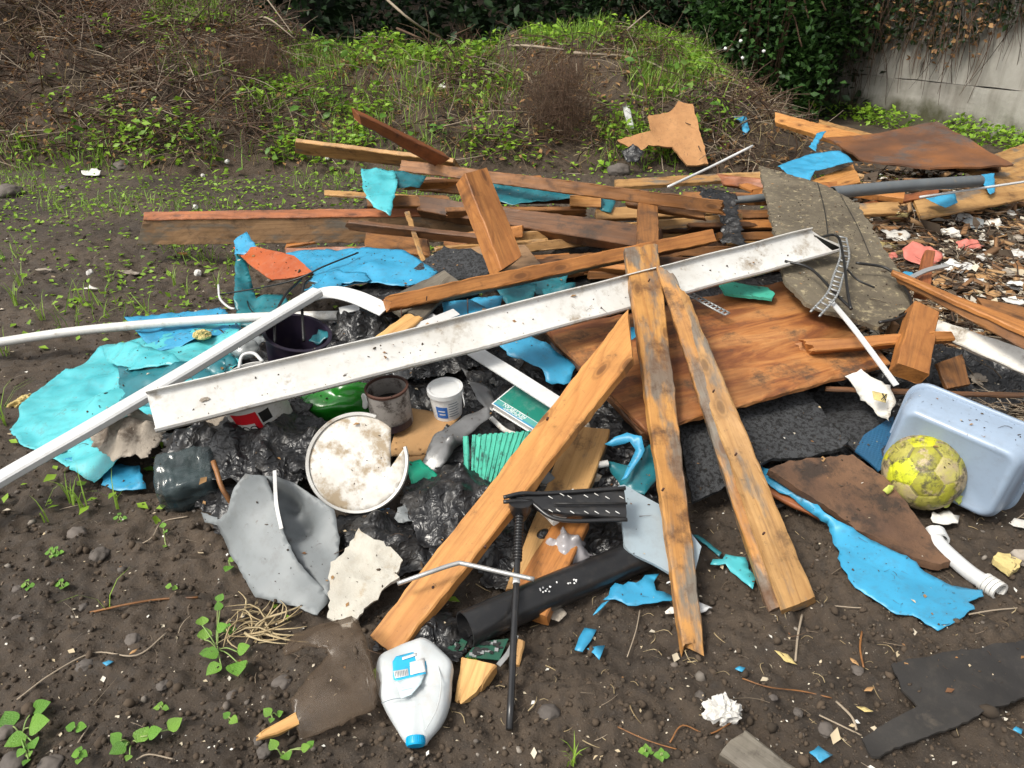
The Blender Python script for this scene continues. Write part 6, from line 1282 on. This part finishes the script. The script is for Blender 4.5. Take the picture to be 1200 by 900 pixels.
# dirt caked in the white channel
for x, y, z, sx_ in ((322, 440, .388, .020), (626, 362, .465, .010), (528, 384, .43, .006), (240, 468, .36, .012)):
    crumple('mud_clod', (x, y, z), (sx_, sx_ * .5, .004), M['cloth'], .5, 2.0, 3, x=(gb2 - ga), n=gn, parent=ch)
# ------------------------------------------------------------------ stones, weeds, shredded litter at the right
def stone(px, py, r, lab, m='stone', flat=.65):
    v, f = ico(3); sd = seed(); b = G(px, py, r * .3)
    out = [Vector((p_.x * r * 1.15, p_.y * r, p_.z * r * flat)) * (1 + .22 * noise.noise(p_ * 1.6 + Vector((sd, 0, 0))) + .06 * noise.noise(p_ * 5 + Vector((sd, 0, 0)))) for p_ in v]
    mobj('stone', out, f, M[m], None, Matrix.Translation(b) @ Matrix.Rotation(R.uniform(0, 6), 4, 'Z'), smooth=True, lab=lab, cat='stone', group='stones on the soil')
for px, py, r, lab in ((117, 650, .026, 'reddish brown stone on the left soil below the downpipe'), (90, 625, .026, 'flat dark stone left of the reddish brown one'), (643, 835, .022, 'round grey stone right of the black rod foot'), (97, 712, .013, 'small stone beside the long dry stalk'), (190, 803, .014, 'pale pebble below the leafy weed'), (272, 815, .012, 'dark pebble left of the smoky plastic'), (303, 868, .011, 'pebble under the split stick'), (310, 880, .016, 'dark stone at the bottom edge by the split stick'), (15, 893, .024, 'stone in the bottom left corner'), (60, 896, .022, 'stone on the bottom edge beside the corner stone'), (5, 858, .022, 'brown stone at the left frame edge'), (20, 690, .012, 'grey pebble at the left frame edge'), (20, 725, .012, 'tan pebble at the left frame edge'), (725, 200, .10, 'dark boulder at the bank foot behind the cladding board'), (142, 195, .085, 'dark grey stone at the foot of the left bank'), (10, 225, .10, 'pale flat stone at the left frame edge, far'), (75, 220, .04, 'small grey stone on the far left soil'), (968, 855, .018, 'pale stone left of the rubber mat'), (905, 818, .011, 'pebble below the straw coloured leaf'), (935, 835, .010, 'brown pebble left of the rubber mat'), (155, 750, .020, 'flat grey shard on the left soil'), (100, 780, .02, 'pale flat shard on the lower left soil'), (1005, 785, .014, 'slate grey chip above the rubber mat'), (820, 815, .012, 'grey stone above the crumpled paper'), (330, 800, .02, 'brown stone beside the smoky plastic')):
    stone(px, py, r, lab)
rag_('magazine', 108, 202, .12, 'paper', 'crumpled magazine page at the foot of the left bank', 'paper', .04, .35, group=None)
rag_('paper_scrap', 155, 322, .07, 'cloth', 'beige scrap on the far soil left of the heap', 'cloth', .01, .5, group=None)
rag_('paper_scrap', 55, 318, .06, 'cloth', 'tan scrap on the far soil at left', 'cloth', .01, .3, group=None)
rag_('paper_scrap', 108, 340, .05, 'dirtywhite', 'dry pale leaf strip on the soil above the white pipe', 'leaf', .01, .3, group=None)
rag_('board_scrap', 215, 300, .05, 'orange', 'orange wood chip below the long left beam', 'wood', .01, .4, .008, group=None)
for i, (px, py) in enumerate(((268, 194), (238, 206), (229, 243), (105, 320), (232, 320), (302, 200), (250, 160), (385, 190))):
    b = G(px, py, .015) if py > 195 else B(px, py, .05); v, f = ico(1); mobj('white_scrap', [p_ * .022 * (1 + .4 * noise.noise(p_ * 2 + Vector((i, 0, 0)))) for p_ in v], f, M['paper'], None, Matrix.Translation(b), lab=['white scrap at the bank foot, above the beam', 'white scrap right of the magazine', 'white scrap just behind the long beam', 'white scrap on soil left of the beige scrap', 'white scrap on soil right of the beige scrap', 'white scrap below the green weeds', 'white scrap in the weeds of the left bank', 'white scrap behind the pale plank end'][i], cat='litter', group='white scraps on the ground')

# broad-leaved weeds: each leaf a part
LV = []; LFc = []
for i in range(7):
    u = i / 6; wv = [0.05, .42, .50, .46, .36, .20, .01][i]
    for s_ in (-1, -.5, 0, .5, 1): LV.append((s_ * wv, u - .06 * (1 - abs(s_)) * (i == 0), .10 * s_ * s_ * wv * 2 - .12 * u * u))
    if i:
        for j in range(4): a = (i - 1) * 5 + j; LFc.append((a, a + 1, a + 6, a + 5))
leaf_me = bpy.data.meshes.new('broad_leaf'); leaf_me.from_pydata(LV, [], LFc); leaf_me.polygons.foreach_set('use_smooth', [True] * len(leaf_me.polygons))
def broadleaf():
    s = NT('broad_weed_leaf'); v = s.coord(rnd=False); oi = s.n('ShaderNodeObjectInfo'); c = s.ramp(oi.outputs['Random'], [(0, (.105, .27, .03)), (.5, (.155, .36, .04)), (1, (.22, .40, .055))])
    w_ = s.n('ShaderNodeTexWave', wave_type='BANDS', bands_direction='DIAGONAL'); w_.inputs['Scale'].default_value = 4; w_.inputs['Distortion'].default_value = 2; s.l(v, w_.inputs['Vector'])
    c = s.mix(s.ramp(w_.outputs[1], [(.75, 0.), (.95, .35)]), c, (.24, .42, .10)); b = s.bsdf(c, .42, s.noise(v, 9, 4), .4, .03)
    t = s.n('ShaderNodeBsdfTranslucent'); s.l(c, t.inputs[0]); mx = s.n('ShaderNodeMixShader'); mx.inputs[0].default_value = .3; s.l(b.outputs[0], mx.inputs[1]); s.l(t.outputs[0], mx.inputs[2]); s.l(mx.outputs[0], s.out.inputs[0]); return s.m
leaf_me.materials.append(broadleaf())
M['stalk'] = surf('green_stalk', (.17, .30, .07), (.26, .30, .11), amt=.05, rough=.6)
def weed(base, leaves, lab, hgt=.03):
    b = G(*base); t = empty('weed', b, lab, 'weed', 'broad-leaved weeds on the soil')
    for (px, py, s_, dx, dy) in leaves:
        p_ = G(px, py, hgt * R.uniform(.7, 1.3)); d = Vector((dx, -dy * .9, R.uniform(-.15, .3) + (.25 if dy < 0 else 0)))
        o = bpy.data.objects.new('leaf', leaf_me); Mx = frame(p_, Vector((1, 0, 0)), UP)
        y_ = d.normalized(); z_ = (Vector((R.uniform(-.25, .25), -.35, 1)) - y_ * y_.dot(Vector((0, -.35, 1)))).normalized(); z_ = (z_ - y_ * z_.dot(y_)).normalized(); x_ = y_.cross(z_)
        Mx = Matrix(((x_.x * s_, y_.x * s_, z_.x * s_, p_.x - y_.x * s_ * .5), (x_.y * s_, y_.y * s_, z_.y * s_, p_.y - y_.y * s_ * .5), (x_.z * s_, y_.z * s_, z_.z * s_, p_.z - y_.z * s_ * .5), (0, 0, 0, 1)))
        put(o, t, Mx); st0 = Mx @ Vector((0, 0, 0)); tube('stem', [b - Vector((0, 0, .004)), (b + st0) / 2 + Vector((0, 0, .008)), st0], .0016, M['stalk'], t, 5, 4)
weed((255, 760), [(237, 727, .032, -.3, -1), (240, 742, .036, -.2, -.9), (247, 766, .036, -.4, .3), (240, 765, .026, -.8, .2), (250, 784, .040, -.5, .7), (278, 783, .052, .3, .9), (260, 735, .030, .8, -.3), (258, 700, .026, .2, -1), (256, 710, .024, -.3, -.5), (285, 760, .034, .8, -.2)], 'tall leafy weed on the soil left of the smoky plastic')
weed((25, 862), [(10, 842, .042, -.6, -.6), (45, 848, .048, .9, -.1), (48, 828, .040, .9, -.5), (18, 868, .042, -.5, .5), (38, 872, .032, .4, .5), (24, 882, .020, -.2, .8), (34, 884, .016, .4, .8), (30, 893, .018, 0, 1)], 'broad-leaved weed cluster in the bottom left corner')
weed((155, 872), [(138, 878, .034, -.5, .6), (135, 864, .026, -.8, -.3), (167, 860, .036, .2, -.6), (181, 858, .032, .7, -.2), (205, 848, .034, .6, -.6), (150, 888, .016, 0, .8)], 'broad-leaved weed at the bottom left, right of the corner one')
weed((88, 852), [(82, 852, .022, -.7, 0), (95, 852, .024, .7, 0)], 'two-leaf seedling between the bottom left weeds')
weed((92, 885), [(88, 884, .018, -.6, .2), (98, 884, .018, .6, .2), (93, 878, .016, 0, -.6), (92, 892, .016, .1, .8)], 'small rosette seedling at the bottom left edge')
weed((268, 845), [(265, 838, .018, -.6, -.3), (274, 844, .022, .6, .4)], 'two-leaf seedling right of the bottom weeds')
weed((318, 838), [(313, 834, .022, -.4, -.2), (328, 836, .016, .6, -.2), (318, 844, .014, 0, .6)], 'two-leaf seedling by the split stick')
weed((330, 885), [(320, 872, .024, -.4, -.4), (336, 886, .026, .3, .5), (358, 876, .020, .7, -.2), (364, 872, .018, .6, -.6)], 'seedlings at the bottom edge below the smoky plastic')
weed((200, 687), [(197, 687, .018, -.8, 0), (205, 689, .016, .8, .2)], 'two-leaf seedling left of the grey vinyl')
weed((268, 660), [(267, 666, .030, -.1, .8), (272, 655, .020, .5, -.6)], 'seedling under the grey vinyl left edge')
weed((192, 622), [(191, 615, .020, -.3, -.7), (194, 623, .018, .4, .3), (193, 640, .014, 0, .7)], 'seedling on the soil below the clear canister')
for i, (x, y) in enumerate(((32, 686), (72, 685), (66, 647), (140, 607), (140, 872), (188, 830), (60, 648), (268, 738), (757, 880), (775, 885), (1150, 345))):
    weed((x, y), [(x - 5, y, .016, -.8, 0), (x + 6, y, .016, .8, 0), (x, y - 5, .014, 0, -.8), (x, y + 4, .014, .1, .8)], ['tiny seedling at the far left of the soil', 'tiny seedling right of the far left one', 'tiny seedling above the reddish brown stone', 'tiny seedling below the downpipe', 'tiny seedling among the bottom left weeds', 'tiny seedling above the bottom left weeds', 'tiny seedling beside the reddish brown stone', 'tiny seedling by the tall leafy weed', 'tiny seedling at the bottom middle, left', 'tiny seedling at the bottom middle, right', 'tiny seedling in the litter at right'][i], .012)
# grass tufts one can pick out
blade_me = bpy.data.meshes.new('blade'); blade_me.from_pydata(BLADE_V, [], BLADE_F); blade_me.materials.append(M['grass'])
def tuft(px, py, n, h, lab):
    b = G(px, py); t = empty('grass_tuft', b, lab, 'grass tuft', 'grass tufts on the soil')
    for i in range(n):
        o = bpy.data.objects.new('blade', blade_me); k = R.uniform(.6, 1.2) * h
        put(o, t, Matrix.Translation(b + Vector((R.uniform(-.01, .01), R.uniform(-.01, .01), -.003))) @ Matrix.Rotation(R.uniform(0, 6.28), 4, 'Z') @ Matrix.Diagonal((.005, k * R.uniform(.5, 1.1), k, 1)))
for i, (x, y, n, h) in enumerate(((85, 590, 7, .10), (100, 600, 5, .13), (137, 595, 4, .10), (126, 715, 2, .12), (5, 498, 7, .16), (20, 358, 9, .16), (50, 375, 6, .12), (8, 420, 6, .14), (205, 335, 9, .14), (220, 345, 6, .1), (165, 215, 8, .22), (185, 262, 5, .1), (55, 612, 3, .12), (130, 330, 6, .1), (25, 335, 7, .14), (75, 250, 6, .14), (255, 340, 6, .12), (670, 893, 8, .05))):
    tuft(x, y, n, h, ['grass tuft below the downpipe, left', 'taller grass tuft below the downpipe', 'grass tuft right of the two below the downpipe', 'single grass blade on the left soil', 'grass at the left frame edge by the tarpaulin', 'grass tuft at the left above the white pipe', 'small grass tuft just above the white pipe', 'grass tuft at the left edge below the white pipe', 'grass tuft left of the orange panel', 'short grass right of that tuft by the orange panel', 'grass tuft below the magazine', 'grass tuft left of the beam end', 'grass blades at the upper left soil', 'grass tuft right of the beige scrap', 'grass tuft at the left, topmost above the pipe', 'grass tuft on the far left soil', 'grass tuft by the curved white plastic piece', 'dry looking tuft at the bottom middle edge'][i])
# long stalks on the soil
ST = 'dry stalks on the soil'
for i, (pts, r) in enumerate((([(105, 718), (150, 708), (190, 702), (232, 700)], .003), ([(20, 820), (60, 790), (110, 765), (160, 768), (195, 742)], .0022), ([(160, 640), (178, 630), (190, 612), (220, 605)], .002), ([(785, 870), (800, 850), (830, 860), (860, 845)], .0018), ([(960, 838), (985, 850), (1010, 862)], .002), ([(980, 822), (998, 840), (1004, 856)], .003), ([(870, 795), (900, 805), (940, 810), (975, 818)], .0018), ([(940, 720), (935, 745), (932, 775)], .003), ([(958, 708), (1000, 712), (1020, 712)], .0018), ([(1010, 740), (1008, 760), (1012, 782)], .0025), ([(1135, 720), (1165, 715), (1200, 712)], .0022), ([(735, 770), (745, 740), (750, 715)], .0015), ([(800, 880), (760, 868), (720, 850)], .0015), ([(85, 880), (95, 865), (105, 850)], .0018), ([(160, 890), (175, 884), (205, 890)], .0018))):
    tube('dry_stalk', [G(x, y, .008 + .006 * (k % 2)) for k, (x, y) in enumerate(pts)], r, M['twigpale'] if i % 3 else M['brown'], None, 6, 6, lab=['long pale dry stalk on the left soil', 'long thin root trailing over the lower left soil', 'dry stalk below the clear canister', 'pale stalk at the bottom right of the paper ball', 'dry stalk left of the rubber mat, lower', 'yellowish stalk left of the rubber mat, upper', 'thin dark root right of the crumpled paper', 'dark twig hanging below the paired timbers', 'pale stalk right of the paired timbers foot', 'brown twig below the long blue sheet', 'brown stalk right of the long blue sheet', 'thin stalk left of the upright plank foot', 'pale straw left of the mossy chunk', 'short stalk in the bottom left weeds', 'pale root at the bottom left edge'][i], cat='stalk', group=ST)
# nest of dry straw by the tall weed
n = 60; b = G(300, 735, .015); q = NP.normal(0, 1, (n, 3)) * np.array((.04, .03, .008)) + np.array(b); L = NP.uniform(.05, .13, n)
o = scatter('straw_nest', TV, TF, q, rotmats(n, .2), np.column_stack([L * 1.8, L, L * .9]), M['straw']); tag(o, 'tangle of dry straw left of the smoky plastic', 'straw')
# shredded litter on the right-hand ground
def rpts(n):
    px = NP.uniform(985, 1290, n); py = 205 + 270 * NP.uniform(0, 1, n) ** 1.2; out = []
    for a, c in zip(px, py):
        v_ = at(a, c, .12); out.append((v_.x, v_.y, gzs(v_.x, v_.y)))
    return np.array(out)
p = rpts(3600); p[:, 2] += NP.uniform(.0, .05, len(p)); L = NP.uniform(.05, .28, len(p)); o = scatter('shredded_twigs', TV, TF, p, rotmats(len(p), .3), np.column_stack([L, L, L * .6]), M['twig']); tag(o, 'shredded brown twigs in the litter at right', 'twigs')
p = rpts(2200); p[:, 2] += NP.uniform(.01, .06, len(p)); L = NP.uniform(.05, .2, len(p)); o = scatter('shredded_straw', TV, TF, p, rotmats(len(p), .3), np.column_stack([L, L, L * .6]), M['twigpale']); tag(o, 'pale shredded stalks in the litter at right', 'straw')
p = rpts(2600); p[:, 2] += NP.uniform(.01, .05, len(p)); o = scatter('shredded_scraps', LEAFQ_V, LEAFQ_F, p, rotmats(len(p), .5), NP.gamma(1.4, .022, len(p)) + .010, M['chipbit']); tag(o, 'small pale scraps in the litter at right', 'litter')
p = rpts(2200); p[:, 2] += NP.uniform(.0, .05, len(p)); o = scatter('shredded_peat', LEAFQ_V, LEAFQ_F, p, rotmats(len(p), .7), NP.gamma(2, .02, len(p)) + .01, M['crumb']); tag(o, 'dark brown flakes in the litter at right', 'litter')
p = rpts(1100); p[:, 2] += NP.uniform(.01, .05, len(p)); o = scatter('shredded_leaves', LEAFQ_V, LEAFQ_F, p, rotmats(len(p), .5), NP.uniform(.02, .07, len(p)), M['deadleaf']); tag(o, 'brown leaves in the litter at right', 'leaf litter')
# pale shreds of bark behind the tub
px_ = NP.uniform(1120, 1260, 420); py_ = NP.uniform(440, 560, 420); p = np.array([tuple(at(a, c, .12)) for a, c in zip(px_, py_)]); p = p[p[:, 1] > 2.15]; p[:, 2] += NP.uniform(-.05, .04, len(p)); L = NP.uniform(.05, .16, len(p))
o = scatter('bark_shreds', TV, TF, p, rotmats(len(p), .3, NP.normal(1.0, .5, len(p))), np.column_stack([L * 1.6, L, L * .9]), M['twigpale']); tag(o, 'pale dry bark shreds behind the tub', 'bark shreds')
# loose slats filling the middle of the stack
SL = ['pale', 'brown', 'dark', 'orange']
for i in range(14):
    x = 520 + 27 * i + R.uniform(-10, 10); y = 268 + R.uniform(-22, 45); z = .40 - (y - 250) * .0012; ln_ = R.uniform(50, 150); sl = R.uniform(-.16, .12); h_ = R.uniform(5, 11)
    plank([(x, y, z), (x, y + h_, z - .04), (x + ln_, y + h_ + ln_ * sl, z - .04), (x + ln_, y + ln_ * sl, z)], .02, ['tan', 'brown', 'dark', 'orange'][i % 4], SL[i % 4] + ' loose slat in the middle stack, ' + ['far left', 'left of the leaning post', 'behind the leaning post', 'just right of the leaning post', 'under the small pine block', 'lowest left of centre', 'near the stack centre', 'left of the brown upright', 'beside the brown upright', 'right of the brown upright', 'below the batten end', 'under the hanging black film', 'beside the hanging black film', 'far right by the grey board'][i], rag=(R.uniform(0, .04), R.uniform(0, .04)), name='slat', cat='slat')
# more overlapping boards to close up the stack
WH = ['left end', 'behind the reddish post', 'under the cladding board', 'left of the leaning post', 'behind the leaning post', 'right of the leaning post', 'below the small pine block', 'left of the central upright', 'at the central upright', 'right of the central upright', 'below the batten end', 'left of the black film', 'under the black film', 'right of the black film', 'behind the grey board', 'below the grey pipe']
for i in range(16):
    x = 395 + 34 * i + R.uniform(-12, 12); y = [262, 225, 215, 292, 250, 236, 300, 255, 310, 245, 290, 236, 268, 300, 224, 240][i] + R.uniform(-4, 4); z = .50 - max(0, y - 215) * .0016; ln_ = R.uniform(70, 190); sl = R.uniform(-.10, .16); h_ = R.uniform(7, 15)
    plank([(x, y, z), (x, y + h_, z - .05), (x + ln_, y + h_ + ln_ * sl, z - .06), (x + ln_, y + ln_ * sl, z - .01)], .03, ['dark', 'brown', 'orange', 'tan', 'brown', 'dark'][i % 6], ['broken dark board, ', 'broken brown board, ', 'broken orange board, ', 'broken pale board, ', 'split brown board, ', 'wet dark board, '][i % 6] + WH[i], rag=(R.uniform(.01, .09), R.uniform(.01, .09)), name='broken_board', cat='board', nw=10)
# torn scraps stuffed between the bags and pots
SC = [(478, 600, .09, .05, 'grey', 'small grey film scrap under the round lid'), (560, 612, .09, .05, 'grey', 'grey film scrap left of the pine plank foot'), (520, 650, .06, .05, 'bin', 'black film scrap above the silver tube'), (355, 478, .20, .05, 'bin', 'black film fold under the white channel'), (300, 455, .24, .04, 'cloth', 'dirty rag above the white channel left'), (255, 430, .22, .05, 'darkteal', 'dark teal film by the bail handle'), (300, 400, .24, .04, 'grey', 'grey film beside the clear tub'), (375, 395, .27, .05, 'darkteal', 'dark teal film under the curved trim'), (470, 440, .21, .04, 'silver', 'silver scrap behind the paint tin'), (560, 440, .20, .05, 'bin', 'black film behind the small pot'), (620, 470, .19, .03, 'card', 'cardboard bit under the book'), (690, 560, .12, .04, 'dirtywhite', 'white scrap above the black stand'), (700, 600, .10, .04, 'bin', 'black film below the black stand'), (640, 560, .15, .03, 'grey', 'grey scrap beside the bolted board'), (350, 545, .16, .05, 'bin', 'black film left of the round lid'), (210, 480, .16, .04, 'cloth', 'rag beneath the channel left end')]
for (x, y, z, r_, m_, lab_) in SC: rag_('torn_scrap', x, y, r_, m_, lab_, 'scrap', asp=.8, group='torn scraps among the bags', zc=z)
LT = [(1020, 262, 'cloth'), (1075, 262, 'paper'), (1098, 300, 'dirtywhite'), (1150, 300, 'paper'), (1165, 262, 'dirtywhite'), (1100, 330, 'card'), (1140, 330, 'paper'), (1180, 320, 'cloth'), (1120, 350, 'dirtywhite'), (1165, 345, 'card'), (1195, 335, 'paper'), (1045, 300, 'pink'), (1185, 250, 'dirtywhite'), (1100, 252, 'card'), (1020, 285, 'dirtywhite'), (1195, 375, 'cloth')]
PL = ['beige', 'white', 'cream', 'white', 'cream', 'brown', 'white', 'beige', 'cream', 'brown', 'white', 'pink', 'cream', 'brown', 'cream', 'beige']; WR = ['by the grey board top', 'below the grey pipe middle', 'right of the coral sheet', 'far right of the coral sheet', 'below the white conduit', 'left of the sloping beam', 'mid litter above the sloping beam', 'right of the blue chip', 'just above the sloping beam', 'above the brown plank', 'right edge above the brown plank', 'touching the grey board side', 'right edge under the conduit', 'under the plywood strip', 'beside the yellow foam scrap', 'right edge behind the sloping beam']
for (x, y, m_), c_, w_ in zip(LT, PL, WR): rag_('litter_scrap', x, y, R.uniform(.03, .07), m_, c_ + ' torn scrap in the right litter, ' + w_, 'scrap', .05, .7)
bxv = [(-1, -.3, -.12), (1, -.25, -.12), (1, .3, -.12), (-1, .25, -.12), (-.9, -.3, .12), (1.1, -.2, .12), (.9, .3, .12), (-1.1, .2, .12)]; bxf = [(3, 2, 1, 0), (4, 5, 6, 7), (0, 1, 5, 4), (1, 2, 6, 5), (2, 3, 7, 6), (3, 0, 4, 7)]
M['woodbit'] = leafmat('broken_wood_bit', (.30, .15, .06), (.16, .085, .04), (.40, .24, .11), .75, 0)
p = rpts(900); p[:, 2] += NP.uniform(.01, .06, len(p)); L = NP.gamma(2, .018, len(p)) + .012; o = scatter('broken_wood_bits', bxv, bxf, p, rotmats(len(p), .35), np.column_stack([L, L * NP.uniform(.4, 1, len(p)), L * .8]), M['woodbit']); tag(o, 'small broken wood bits in the litter at right', 'wood bits')
# crumbs, splinters and leaf bits that have come to rest on the heap
bpy.context.view_layer.update(); dg_ = bpy.context.evaluated_depsgraph_get()
def rain(n, x=(-1.6, 2.2), y=(1.2, 4.6)):
    out = []
    for _ in range(n):
        o_ = Vector((R.uniform(*x), R.uniform(*y), 1.2)); hit, loc_, nrm, _i, ob, _m = scene.ray_cast(dg_, o_, Vector((0, 0, -1)))
        if hit and ob.name != 'ground' and nrm.z > .35: out.append(tuple(loc_ + Vector((0, 0, .0015))))
    return np.array(out)
p = rain(6000); s_ = NP.gamma(1.1, .0009, len(p)) + .0006; o = scatter('grit', bv, f if False else ico(0)[1], p, rotmats(len(p), 1.2), np.column_stack([s_ * NP.uniform(1, 2.4, len(p)), s_, s_ * .5]), M['crumb']); tag(o, 'dark grit lying on the boards and sheets of the heap', 'grit')
p = rain(1500); L = NP.gamma(1.6, .008, len(p)) + .006; o = scatter('heap_splinters', TV, TF, p, rotmats(len(p), .1), np.column_stack([L * 1.6, L, L]), M['twig']); tag(o, 'dark splinters lying on the heap', 'splinters')
p = rain(900); o = scatter('heap_flakes', LEAFQ_V, LEAFQ_F, p, rotmats(len(p), .3), NP.gamma(1.5, .006, len(p)) + .004, M['deadleaf']); tag(o, 'brown flakes and leaf bits lying on the heap', 'leaf litter')
p = rain(700); o = scatter('heap_chips', LEAFQ_V, LEAFQ_F, p, rotmats(len(p), .3), NP.gamma(1.3, .004, len(p)) + .003, M['chipbit']); tag(o, 'pale chips lying on the heap', 'litter')
# crumbs of wood and rubber on and around the heap's foot
p = gpts(500, 1.1, 2.2, bias=1); p = p[(p[:, 0] > -.3)]; p[:, 2] += .004; L = NP.uniform(.012, .05, len(p)); o = scatter('splinters', TV, TF, p, rotmats(len(p), .2), np.column_stack([L * 2, L, L * 1.5]), M['straw']); tag(o, 'wood splinters around the foot of the heap', 'splinters')
